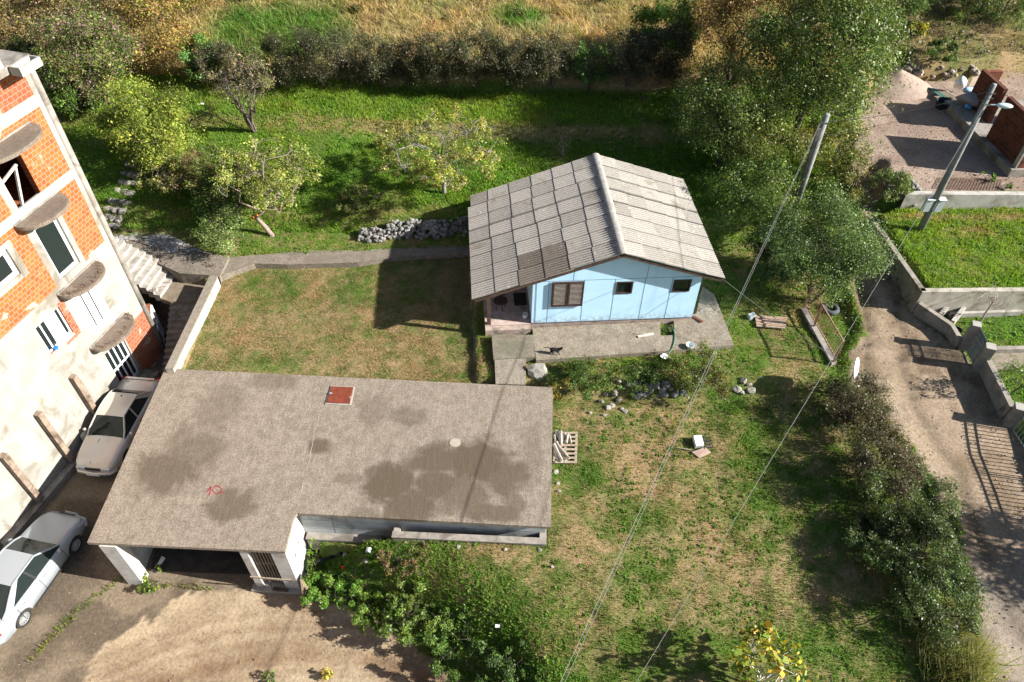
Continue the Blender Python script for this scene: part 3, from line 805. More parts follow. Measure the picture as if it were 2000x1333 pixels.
MB().prism([fpt(-1.29, 0.9), fpt(-0.53, 0.9), fpt(-0.53, 1.0), fpt(-1.29, 1.0)], -0.02, wz).build("inner_wall", M_CONCD, garage)
pk = MB(); pk.bar((*fpt(-1.5, -0.1), 1.05), (*fpt(-0.1, -0.12), 1.0), 0.03, 0.09)
tag(pk.build("plank", M_WOOD), "long grey plank leaning across the barred garage opening", "plank")
pk = MB(); pk.bar((*fpt(-0.95, -0.05), 0.16), (*fpt(-0.4, -0.1), 0.2), 0.1, 0.06); pk.bar((*fpt(-0.98, -0.03), 0.23), (*fpt(-1.0, 0.05), 0.75), 0.02, 0.02)
tag(pk.build("garden_tool", M_WOODD), "dark hand tool lying on the threshold below the garage bars", "tool")
# ledge and low block parapet along the front wall
M_BLOCKD = mat_brick("block_dark", (0.26, 0.235, 0.2), (0.33, 0.3, 0.26), (0.16, 0.15, 0.13), 0.4, 0.2, 0.012, 'xz')
lg = MB(); lg.prism([loc(0.02, -0.03), loc(2.6, -0.03), loc(2.6, 0.218), loc(0.02, 0.218)], 0.4, 1.12)
lg.build("ledge", M_BLOCKD, garage)
lg = MB(); lg.prism([loc(0.0, -0.06), loc(2.6, -0.06), loc(2.6, 0.217), loc(0.0, 0.217)], 1.121, 1.18); lg.build("ledge_cap", M_CONC, garage)
k = W([(766, 1049), (1066, 1063)], 1.98)
k0, k1 = np.array(k[0]), np.array(k[1])
ku = (k1 - k0) / np.linalg.norm(k1 - k0); kv = np.array([-ku[1], ku[0]])
par = MB().prism([tuple(k0), tuple(k1), tuple(k1 + kv * 0.2), tuple(k0 + kv * 0.2)], 0.5, 1.93)
par.prism([tuple(k1 - ku * 0.2 + kv * 0.201), tuple(k1 + kv * 0.201), tuple(k1 + kv * 0.85), tuple(k1 - ku * 0.2 + kv * 0.85)], 0.5, 1.93)
par.prism([tuple(k0 + kv * 0.201), tuple(k0 + ku * 0.2 + kv * 0.201), tuple(k0 + ku * 0.2 + kv * 0.5), tuple(k0 + kv * 0.5)], 0.5, 1.93)
pw_ = tag(par.build("block_wall", M_BLOCKD), "low grey block wall with a pale cap running before the garage front", "wall")
cp = MB().prism([tuple(k0 - ku * .02 - kv * .02), tuple(k1 + ku * .02 - kv * .02), tuple(k1 + ku * .02 + kv * 0.22), tuple(k0 - ku * .02 + kv * 0.22)], 1.931, 1.99)
cp.prism([tuple(k1 - ku * 0.21 + kv * 0.221), tuple(k1 + ku * .02 + kv * 0.221), tuple(k1 + ku * .02 + kv * 0.86), tuple(k1 - ku * 0.21 + kv * 0.86)], 1.931, 1.99)
cp.build("cap", M_CONC, pw_)
q = at(312, 1101, 0.02)
sh = MB().add([q + np.array(a) for a in ((-.12, -.2, 0.01), (.1, -.02, .05), (.14, .2, .02), (.0, .26, .06), (-.05, .05, .03), (-.12, -.2, 0.0), (.1, -.02, .04), (.14, .2, .01), (.0, .26, .05), (-.05, .05, .02))],
    [(0, 1, 4), (1, 2, 3, 4), (7 + 2, 6, 5), (9, 8, 7, 6)])
tag(sh.build("paper_sheet", M_WHITE), "crumpled white sheet on the dark floor of the open garage bay", "paper")
# ------------------------------------------------------------------ unfinished apartment block on the left (local x runs along the facade to the corner at 0, -y is outwards)
fd = np.array([0.25208785, 0.96770435]); fn = np.array([fd[1], -fd[0]]); FC = -20.945061584217505; S0 = 17.847407482323682
corner = fd * S0 + fn * FC
apt = empty("apartment_building", (corner[0], corner[1], 0), math.atan2(fd[1], fd[0]), "tall unfinished apartment block of orange clay block and white plaster with curved balconies", "building")
def L2W(s, out, z): return np.array([*(corner + fd * s + fn * out), z])
def face(u, v, out=0.0):
    r = ray(u, v); t = (FC + out) / (fn @ r[:2]); Pq = r * t + np.array([0, 0, CAM_H])
    return float(fd @ Pq[:2]) - S0, float(Pq[2])
M_CLAY = mat_brick("clay_block", (0.265, 0.07, 0.018), (0.34, 0.115, 0.03), (0.32, 0.24, 0.19), 0.205, 0.168, 0.009, 'xz', patch=(0.42, 0.35, 0.28))
M_CLAY2 = mat_brick("clay_block_old", (0.22, 0.06, 0.025), (0.29, 0.1, 0.045), (0.29, 0.22, 0.18), 0.205, 0.168, 0.009, 'xz', patch=(0.36, 0.3, 0.25))
def mat_plaster_facade():
    t = NT("patchy_plaster")
    c = t.mix(t.ramp(t.noise(1.2, 6), 0.35, 0.65), (0.245, 0.235, 0.21), (0.3, 0.29, 0.265))
    c = t.mix(t.ramp(t.noise(0.45, 7, dist=1.2, rough=0.65), 0.5, 0.66), c, (0.17, 0.152, 0.12))
    c = t.mix(t.math('MULTIPLY', t.ramp(t.noise(1.0, 4, vec=t.scaled(2.2, 1, 0.25)), 0.56, 0.75), 0.75), c, (0.12, 0.105, 0.085))
    c = t.mix(t.ramp(t.noise(5.0, 6, rough=0.7), 0.66, 0.71), c, (0.24, 0.2, 0.155))
    t.bump(t.noise(9.0, 6, rough=0.6), 0.45, 0.03)
    return t.done(c, 0.95, spec=0.1)
M_FAC = mat_plaster_facade()
M_BALC = mat_stained("balcony_concrete", (0.19, 0.155, 0.125), (0.27, 0.23, 0.19), (0.085, 0.065, 0.05), [(-2.1, -0.5, 0.9, 0.45, .55)], 5.0, bump=0.8)
openings = [  # s0, s1, z0, z1
    (-2.75, -1.62, 0.42, 2.62), (-2.72, -1.55, 3.62, 5.85), (-2.78, -1.72, 6.62, 8.85), (-2.95, -1.83, 9.62, 11.85), (-2.95, -1.83, 12.3, 13.7),
    (-4.62, -3.4, 4.55, 5.85), (-5.1, -3.95, 7.88, 8.95), (-5.1, -3.95, 10.9, 11.95), (-9.6, -8.6, 4.6, 5.8), (-9.6, -8.4, 7.8, 8.95), (-13.5, -12.2, 4.6, 5.8), (-13.5, -12.2, 7.8, 9.0)]
zones = [  # s0, s1, z0, z1, material (0 plaster, 1 block, 2 old block)
    (-30, 0, 6.5, 9.42, 1), (-30, 0, 9.78, 12.2, 1), (-30, 0, 12.6, 13.75, 2),
    (-0.34, 0, -1, 14, 0), (-3.05, -1.5, 6.4, 9.0, 0), (-5.35, -3.7, 7.7, 9.15, 0), (-1.3, -0.34, 6.3, 6.62, 0),
    (-1.56, -0.02, 0.15, 2.75, 2), (-3.4, -3.12, 4.42, 5.98, 2), (-3.9, -3.12, 4.3, 4.42, 2), (-3.15, -2.95, 9.78, 12.2, 0), (-3.1, -1.7, 12.6, 13.75, 0)]
XS = sorted({-28.0, 0.0, *[a for o in openings for a in o[:2]], *[max(-28.0, a) for o in zones for a in o[:2]]})
ZS = sorted({-0.3, 13.75, *[a for o in openings for a in o[2:]], *[min(13.75, max(-0.3, a)) for o in zones for a in o[2:4]]})
w = MB()
for i in range(len(XS) - 1):
    for k in range(len(ZS) - 1):
        xm, zm = (XS[i] + XS[i + 1]) / 2, (ZS[k] + ZS[k + 1]) / 2
        if any(o[0] < xm < o[1] and o[2] < zm < o[3] for o in openings): continue
        m = 0
        for zn in zones:
            if zn[0] < xm < zn[1] and zn[2] < zm < zn[3]: m = zn[4]
        w.mat(m).add([(XS[i], 0, ZS[k]), (XS[i + 1], 0, ZS[k]), (XS[i + 1], 0, ZS[k + 1]), (XS[i], 0, ZS[k + 1])], [(0, 1, 2, 3)])
for o in openings:
    rm = 2 if 9 < o[2] < 12.5 or o[0] == -4.62 else 0
    w.mat(rm); d = 0.24
    for a, b in (((o[0], o[2]), (o[0], o[3])), ((o[1], o[3]), (o[1], o[2])), ((o[0], o[3]), (o[1], o[3])), ((o[1], o[2]), (o[0], o[2]))):
        w.add([(a[0], 0, a[1]), (b[0], 0, b[1]), (b[0], d, b[1]), (a[0], d, a[1])], [(0, 3, 2, 1)])
w.mat(2)
D = 9.5
w.add([(0, 0, -0.3), (0, D, -0.3), (0, D, 13.75), (0, 0, 13.75)], [(0, 1, 2, 3)])
w.add([(-28, 0, -0.3), (-28, D, -0.3), (-28, D, 13.75), (-28, 0, 13.75)], [(3, 2, 1, 0)])
w.add([(-28, D, -0.3), (0, D, -0.3), (0, D, 13.75), (-28, D, 13.75)], [(3, 2, 1, 0)])
for zf_ in (0.1, 3.3, 6.3, 9.3, 12.15, 13.74):
    w.add([(-28, 0.25, zf_), (0, 0.25, zf_), (0, D, zf_), (-28, D, zf_)], [(0, 1, 2, 3)])
w.add([(-3.4, 0.25, 9.3), (-3.4, 3, 9.3), (-3.4, 3, 12.1), (-3.4, 0.25, 12.1)], [(0, 1, 2, 3)])
w.add([(-3.4, 3.0, 9.3), (0, 3.0, 9.3), (0, 3.0, 12.1), (-3.4, 3.0, 12.1)], [(0, 1, 2, 3)])
w.build("wall", [M_FAC, M_CLAY, M_CLAY2], apt, local=True)
# rounded, dusty corner
cb = MB().tube([(-0.02, 0.03, -0.3), (-0.02, 0.03, 13.7)], 0.13, 10)
cb.build("corner_render", M_CONC, apt, local=True, smooth=True)
# floor bands
for zb0, zb1 in ((9.42, 9.78), (12.2, 12.6), (6.2, 6.5)):
    if zb0 < 7: continue
    MB().lohi(-28, -0.36, -0.012, 0.02, zb0, zb1).build("floor_band", M_PLAST, apt, local=True)
# roof slab, gutter end
MB().lohi(-28.2, -0.25, -0.5, D + 0.3, 13.76, 14.0).build("roof_slab", M_CONC, apt, local=True)
up_ = MB().lohi(-28.2, -1.3, -0.5, 0.3, 14.0, 14.35); up_.build("parapet", M_CONCL, apt, local=True)
gt = MB()
ga_, gb_ = -1.2, -.32
gt.lohi(ga_, gb_, -.95, -.9, 13.72, 14.0); gt.lohi(ga_, gb_, -.6, -.55, 13.72, 14.0); gt.lohi(ga_, gb_, -.9, -.6, 13.72, 13.77); gt.lohi(gb_ - .05, gb_, -.9, -.6, 13.77, 14.0); gt.lohi(ga_, ga_ + .05, -.9, -.6, 13.77, 14.0)
gt.build("gutter", M_CONCL, apt, local=True)
# balconies: half-round slabs with rusty stubs round the rim
M_REBAR = mat("rebar", (0.1, 0.06, 0.045), (0.16, 0.1, 0.07), 20, rough=0.9, bump=0)
rr = random.Random(11)
for k, (zb, s0, s1, dep) in enumerate(((3.42, -3.2, -1.0, 0.85), (6.28, -3.25, -1.15, 0.85), (9.42, -3.35, -1.25, 0.9), (11.95, -3.6, -0.95, 0.95))):
    b = MB(); n = 26; sm, hw = (s0 + s1) / 2, (s1 - s0) / 2
    poly = [(sm - hw * math.cos(math.pi * i / n), -0.03 - dep * (math.sin(math.pi * i / n) ** 0.8)) for i in range(n + 1)]
    poly = [(s0, 0.0)] + poly[1:-1] + [(s1, 0.0)]
    b.prism(poly, zb - 0.13, zb)
    bo = b.build("balcony", M_BALC, apt, local=True)
    lip = MB(); 
    lip.prism([(s0 + 0.02, -0.001), (s0 + 0.02, -0.05), (s1 - 0.02, -0.05), (s1 - 0.02, -0.001)], zb + 0.001, zb + 0.05)
    lip.build("door_kerb", M_CONC, bo, local=True)
    rb = MB()
    if k < 2:
        for i in range(2, n - 1):
            x, y = sm - (hw - 0.1) * math.cos(math.pi * i / n), -0.03 - (dep - 0.1) * (math.sin(math.pi * i / n) ** 0.8)
            for _ in range(2):
                p0 = Vector((x + rr.uniform(-.05, .05), y + rr.uniform(-.03, .05), zb - 0.01))
                p1 = p0 + Vector((rr.uniform(-.1, .1), rr.uniform(-.05, .14), rr.uniform(0.02, .1)))
                p2 = p1 + Vector((rr.uniform(-.1, .1), rr.uniform(-.05, .14), rr.uniform(-.04, .06)))
                rb.tube([p0, p1, p2], 0.009, 4)
        rb.build("rebar_stub", M_REBAR, bo, local=True)
# windows and doors
def frame(o, t, y0, y1, name, m, bars=(), rails=(), glass=M_GLASS, gy=None):
    f = MB(); a, b, z0, z1 = o
    f.lohi(a, a + t, y0, y1, z0, z1); f.lohi(b - t, b, y0, y1, z0, z1)
    f.lohi(a + t, b - t, y0 + .002, y1 - .002, z0, z0 + t); f.lohi(a + t, b - t, y0 + .002, y1 - .002, z1 - t, z1)
    for x, wd in bars: f.lohi(x - wd / 2, x + wd / 2, y0 + .004, y1 - .004, z0 + t, z1 - t)
    for z, wd in rails: f.lohi(a + t, b - t, y0 + .006, y1 - .006, z - wd / 2, z + wd / 2)
    fo = f.build(name, m, apt, local=True)
    g = gy if gy is not None else (y0 + y1) / 2
    if glass: MB().lohi(a + 0.01, b - 0.01, g, g + 0.008, z0 + 0.01, z1 - 0.01).build("pane", glass, fo, local=True)
    return fo
O = openings
d1 = frame(O[0], 0.08, 0.1, 0.16, "door", M_WHITE, bars=((-2.45, 0.06), (-2.18, 0.07), (-1.92, 0.06)), rails=((1.5, 0.08),))
d2 = frame(O[1], 0.3, 0.02, 0.1, "door", M_WHITE, bars=((-2.2, 0.3), (-1.92, 0.12)))
d3 = frame(O[2], 0.12, 0.1, 0.17, "door", M_WHITE)
f6 = frame(O[5], 0.07, 0.08, 0.15, "window", M_WHITE, bars=((-4.35, 0.06), (-4.02, 0.22), (-3.75, 0.3)))
sl = MB().lohi(-4.3, -3.45, -0.06, 0.07, 4.5, 4.56); sl.build("sill", mat("grey_sill", (0.4, 0.43, 0.44), (0.5, 0.52, 0.53), 6), f6, local=True)
bx = MB().lohi(-4.42, -4.25, -0.03, 0.05, 4.56, 4.66)
tag(bx.build("blue_bag", mat("blue_plastic", (0.01, 0.12, 0.6), rough=0.5, bump=0), None, local=True), "small blue bag lying on the white sill of the first floor window", "bag")
bpy.data.objects["blue_bag"].matrix_world = apt.matrix_basis.copy() if False else Matrix.Translation(apt.location) @ Matrix.Rotation(apt.rotation_euler.z, 4, 'Z')
f7 = frame(O[6], 0.16, 0.1, 0.16, "window", M_WHITE)
for q in O[7:]: frame(q, 0.08, 0.1, 0.16, "window", M_WHITE)
# timber brace in the open third floor doorway
br = MB(); o = O[3]
M_PALEW = mat("pale_timber", (0.4, 0.37, 0.33), (0.48, 0.45, 0.4), 8)
br.bar((o[0] + 0.05, 0.05, o[2]), (o[0] + 0.05, 0.05, o[3]), 0.08, 0.08, up=(1, 0, 0)); br.bar((o[0], 0.08, 10.75), (o[1] - 0.25, 0.08, 11.0), 0.07, 0.07); br.bar((o[1] - 0.3, 0.1, 11.0), (o[0] + 0.35, 0.1, 9.72), 0.08, 0.07)
br.bar((o[0] + 0.1, 0.12, 9.68), (o[1] - 0.02, 0.12, 9.68), 0.08, 0.07)
br.build("timber_brace", M_PALEW, apt, local=True)
# pilaster stubs along the ground floor
M_STUB = mat("raw_concrete_stub", (0.17, 0.125, 0.09), (0.25, 0.195, 0.15), 6, c3=(0.1, 0.07, 0.05), s3=2.0, bump=0.5)
for s_, zt, zb in ((-4.45, 3.2, 0.75), (-6.33, 3.2, 0.4), (-8.15, 3.05, 0.2), (-10.2, 3.1, 0.1)):
    MB().lohi(s_ - 0.11, s_ + 0.11, -0.24, 0.0, zb - 0.3, zt).build("pilaster", M_STUB, apt, local=True)
# plinth kerb at the wall foot
MB().lohi(-28, -3.3, -0.34, -0.002, -0.3, 0.22).build("plinth", M_CONC, apt, local=True)
MB().lohi(-3.28, -1.4, -0.75, -0.002, -0.3, 0.41).build("doorstep", M_CONCD, apt, local=True)
# broken render lump at the wall foot
lp = MB(); lp.rock((-5.35, -0.25, 0.5), (0.3, 0.22, 0.45), 5); lp.rock((-5.0, -0.2, 0.35), (0.35, 0.2, 0.25), 8); lp.build("render_lump", M_PLAST, apt, local=True)
# planter on the doorstep
pq = L2W(-2.15, 0.42, 0.41)
pl = empty("planter_box", pq, apt.rotation_euler.z, "green planter box standing on the doorstep of the apartment block", "planter")
b = MB(); b.lohi(-0.3, 0.3, -0.12, 0.12, 0, 0.22); b.build("box", mat("green_planter", (0.1, 0.2, 0.16), (0.14, 0.25, 0.2), 8, rough=0.5), pl, local=True)
b = MB(); b.lohi(-0.27, 0.27, -0.09, 0.09, 0.221, 0.225); b.build("soil", M_BARKD, pl, local=True)

# ------------------------------------------------------------------ outside staircase, landing, terrace, retaining wall
LZ = 2.2
N0, F0 = at(314, 583, LZ), at(350, 532, LZ)
Ftop = at(232, 469, 3.75)
tv = (Ftop - F0) / 9; rise = 0.172; tv[2] = 0
stair = empty("staircase", at(340, 590, 0), 0, "outside concrete staircase turning at a landing beside the apartment block", "staircase")
M_STEP = mat("step_concrete", (0.29, 0.265, 0.23), (0.37, 0.345, 0.31), 5, c3=(0.18, 0.16, 0.135), s3=2.2, bump=0.35)
for k in range(10):
    a, b = N0 + tv * k, F0 + tv * k
    zt = LZ + rise * (k + 1)
    s = MB().prism([tuple(a[:2]), tuple(b[:2]), tuple((b + tv * 1.02)[:2]), tuple((a + tv * 1.02)[:2])], zt - 0.34, zt - 0.03)
    n2 = tv[:2] / np.linalg.norm(tv[:2]) * 0.03
    s.prism([tuple(a[:2] - n2), tuple(b[:2] - n2), tuple((b + tv * 1.02)[:2]), tuple((a + tv * 1.02)[:2])], zt - 0.029, zt)
    s.build("step", M_STEP, stair)
M_LAND = mat_stained("landing_concrete", (0.2, 0.16, 0.115), (0.27, 0.225, 0.17), (0.13, 0.095, 0.055), [(0.0, 0.3, 0.6, 0.6, .6)], 3)
land = W([(314, 584), (350, 536), (412, 537), (388, 587), (333, 590)], LZ)
MB().prism(land, LZ - 0.22, LZ).build("landing", M_LAND, stair)
T0, T1 = at(331, 590, LZ), at(389, 587, LZ)
dn_ = at(314, 735, 0.15) - T0; dn_[2] = 0
M_STEPD = mat("old_step", (0.19, 0.165, 0.13), (0.27, 0.24, 0.2), 5, c3=(0.15, 0.13, 0.1), s3=2, bump=0.35)
for k in range(12):
    a, b = T0 + dn_ * (k / 12), T1 + dn_ * (k / 12)
    zt = LZ - 0.175 * (k + 1)
    e = dn_ / 12 * 1.0
    MB().prism([tuple(a[:2]), tuple(b[:2]), tuple((b + e)[:2]), tuple((a + e)[:2])], zt - 0.3, zt).build("step", M_STEPD, stair)
# rusty rebar loops left at the stair edges
rb = MB(); rr = random.Random(5)
def loops(u0, v0, u1, v1, z, n, sc_):
    for i in range(n):
        t = i / max(1, n - 1)
        q = at(u0 + (u1 - u0) * t, v0 + (v1 - v0) * t, z + 0.172 * (1 - t) * (2 if n > 5 else 0))
        for _ in range(2):
            q1 = q + np.array([rr.uniform(-.1, .1), rr.uniform(-.1, .1), rr.uniform(.05, .2)]) * sc_
            q2 = q1 + np.array([rr.uniform(-.2, .2), rr.uniform(-.2, .2), rr.uniform(-.1, .1)]) * sc_
            rb.tube([q, q1, q2], 0.011, 4)
loops(300, 505, 355, 535, LZ + 0.3, 12, 1.0); loops(300, 575, 312, 570, LZ + 0.3, 3, 1.3); loops(412, 522, 420, 518, 2.8, 3, 1.0)
rb.build("rebar_loop", M_REBAR, stair)
# wall under the stairs with a lattice window
c0 = L2W(0.03, -0.02, 0); c1 = at(318, 650, 0.3)
dirw = (c1 - c0)[:2]; lw = np.linalg.norm(dirw); dirw /= lw
uw = empty("stair_wall", c0, math.atan2(dirw[1], dirw[0]), "shaded clay block wall under the outside staircase with a white lattice window", "wall")
b = MB().lohi(0, lw + 0.15, 0.0, 0.2, -0.1, 2.0); b.build("blockwork", M_CLAY2, uw, local=True)
f = MB(); a, b_, z0, z1 = lw - 0.95, lw + 0.05, 0.35, 1.95
for x in (a, a + 0.5, b_): f.lohi(x - 0.04, x + 0.04, -0.06, -0.001, z0, z1)
for z in (z0, 1.2, z1): f.lohi(a + .04, b_ - .04, -0.055, -0.002, z - 0.04, z + 0.04)
fo = f.build("window", M_WHITE, uw, local=True)
MB().lohi(a, b_, -0.02, -0.008, z0, z1).build("pane", M_GLASS, fo, local=True)
# retaining wall
r0, r1, r2, r3 = at(411, 540, 2.95), at(326, 716, 2.95), at(341, 716, 2.95), at(427, 540, 2.95)
rt0 = W([(411, 540), (324, 722), (338, 722), (425, 542)], 2.95)
rp = MB().prism(rt0, -0.1, 2.95)
M_RET = mat("whitewashed_wall", (0.3, 0.285, 0.25), (0.37, 0.35, 0.315), 2.5, c3=(0.22, 0.19, 0.15), s3=1.0, bump=0.35)
rwall = tag(rp.build("retaining_wall", M_RET), "whitewashed retaining wall between the lower stair flight and the dry lawn", "wall")
MB().prism([tuple(np.array(q) + np.array(d)) for q, d in zip(rt0, ((-.02, .02), (-.02, 0), (.02, 0), (.02, .02)))], 2.951, 3.0).build("coping", mat_stained("wall_coping", (0.24, 0.21, 0.17), (0.31, 0.28, 0.24), (0.2, 0.17, 0.13), [], 6), rwall)
# raised terrace with crazy paving and the concrete path along the lawn
tag(MB().prism(W([(222, 474), (258, 470), (330, 494), (398, 492), (447, 503), (428, 541), (411, 538), (351, 534)], 2.8), 0.0, 2.8).build("terrace", mat_stained("terrace_concrete", (0.17, 0.15, 0.125), (0.25, 0.22, 0.185), (0.16, 0.14, 0.11), [], 2.0)), kind="structure")
def mat_crazy():
    t = NT("crazy_paving")
    v = t.n("TexVoronoi", feature='DISTANCE_TO_EDGE'); t.set(v.inputs["Vector"], t.scaled(3.2, 4.5, 1)); v.inputs["Scale"].default_value = 1.0
    v2 = t.n("TexVoronoi"); t.set(v2.inputs["Vector"], t.scaled(3.2, 4.5, 1)); v2.inputs["Scale"].default_value = 1.0
    st = t.mix(v2.outputs["Color"], (0.26, 0.255, 0.25), (0.38, 0.375, 0.36))
    c = t.mix(t.ramp(v.outputs["Distance"], 0.03, 0.09), (0.14, 0.115, 0.09), st)
    c = t.mix(t.ramp(t.noise(1.1, 5), 0.5, 0.62), c, (0.14, 0.11, 0.08))
    t.bump(t.ramp(v.outputs["Distance"], 0.0, 0.12), 0.6, 0.03)
    return t.done(c, 0.9)
tag(MB().prism(W([(214, 449), (300, 456), (326, 457), (398, 491), (330, 493), (258, 469), (222, 473)], 2.83), 1.0, 2.83).build("paved_terrace", mat_crazy()), kind="structure")
tag(MB().prism(W([(447, 503), (600, 490), (700, 489), (915, 475), (918, 494), (760, 503), (700, 513), (560, 517), (497, 515), (430, 541)], 2.66), 2.2, 2.66).build("path", mat_stained("path_concrete", (0.19, 0.165, 0.135), (0.27, 0.24, 0.2), (0.11, 0.092, 0.07), [(-1.5, 0, 0.9, 0.35, .6), (2.0, .2, 1.2, .3, .5)], 2.4)), kind="structure")
# stone steps up the garden
ss = empty("stone_steps", on_ground(215, 440, 2.9), 0, "old rough stone steps climbing through the garden left of the bushes", "steps")
pts = [(209, 441), (214, 426), (220, 410), (228, 395), (236, 376), (245, 357), (250, 340), (258, 322), (268, 306), (277, 292)]
rr = random.Random(8)
for i, (u, v) in enumerate(pts):
    q = on_ground(u + 6, v, 3.2)
    d = np.array([0.25, 0.97]); e = np.array([0.98, -0.2])
    b = MB()
    for j in range(3):
        cc = q + np.array([*(e * (j - 1) * 0.36 + d * rr.uniform(-.05, .05)), 0.0])
        b.rock(cc, (rr.uniform(.27, .33), rr.uniform(.25, .3), 0.16), 300 + i * 5 + j)
    b.build("step", M_STONEP, ss)
# terracotta blocks stacked in the stair well
rr = random.Random(2)
bl0 = at(292, 716, 0.1)
tcb = empty("clay_block_pile", bl0, 0, "small pile of terracotta clay blocks at the foot of the stairs", "bricks")
for i, (dx, dy, dz, a) in enumerate(((0, 0, 0, .3), (.1, .35, 0, .2), (.0, .18, .22, .6), (.05, .6, 0, .1), (.08, .5, .22, .35))):
    MB().box(bl0 + np.array([dx, dy, dz + 0.1]), (0.26, 0.2, 0.2), a).build("clay_block", mat("terracotta", (0.42, 0.1, 0.04), (0.5, 0.15, 0.06), 9), tcb)
# ------------------------------------------------------------------ cars (local x forward, z up)
def mat_paint(name, c, dust=None, k=0.5, rough=0.3, metal=0.35):
    t = NT(name)
    col = c
    if dust:
        col = t.mix(t.math('MULTIPLY', t.ramp(t.noise(1.6, 5, dist=0.5), 0.3, 0.7), k), c, dust)
        sep = t.n("SeparateXYZ"); g = t.n("NewGeometry"); t.set(sep.inputs[0], g.outputs["Normal"])
        rg_ = t.math('ADD', rough, t.math('MULTIPLY', t.noise(3.0, 4), 0.25))
        m = t.done(col, rg_, metal, 0.5)
    else: m = t.done(col, rough, metal, 0.5)
    t.b.inputs["Coat Weight"].default_value = 0.4; t.b.inputs["Coat Roughness"].default_value = 0.12
    return m
M_TYRE = mat("tyre", (0.02, 0.02, 0.021), (0.035, 0.033, 0.03), 10, rough=0.8, bump=0.2)
M_RIM = mat("alloy_rim", (0.5, 0.51, 0.52), rough=0.35, bump=0, metal=0.6)
M_LAMP = mat("lamp_glass", (0.55, 0.57, 0.58), rough=0.1, bump=0, spec=0.7)
M_LAMPR = mat("red_lamp", (0.45, 0.01, 0.015), rough=0.15, bump=0, spec=0.6)
M_TRIM = mat("black_trim", (0.02, 0.02, 0.022), rough=0.5, bump=0)
M_CGLASS = mat("car_glass", (0.014, 0.02, 0.02), rough=0.06, bump=0, spec=0.35)
def loft(rows, close=True):
    n = len(rows[0]); vs, fs = [], []
    for r in rows: vs += r
    for i in range(len(rows) - 1):
        for k in range(n - 1):
            fs.append((i * n + k, (i + 1) * n + k, (i + 1) * n + k + 1, i * n + k + 1))
    if close:
        fs.append(tuple(range(n))); fs.append(tuple(range((len(rows) - 1) * n, len(rows) * n))[::-1])
    return vs, fs
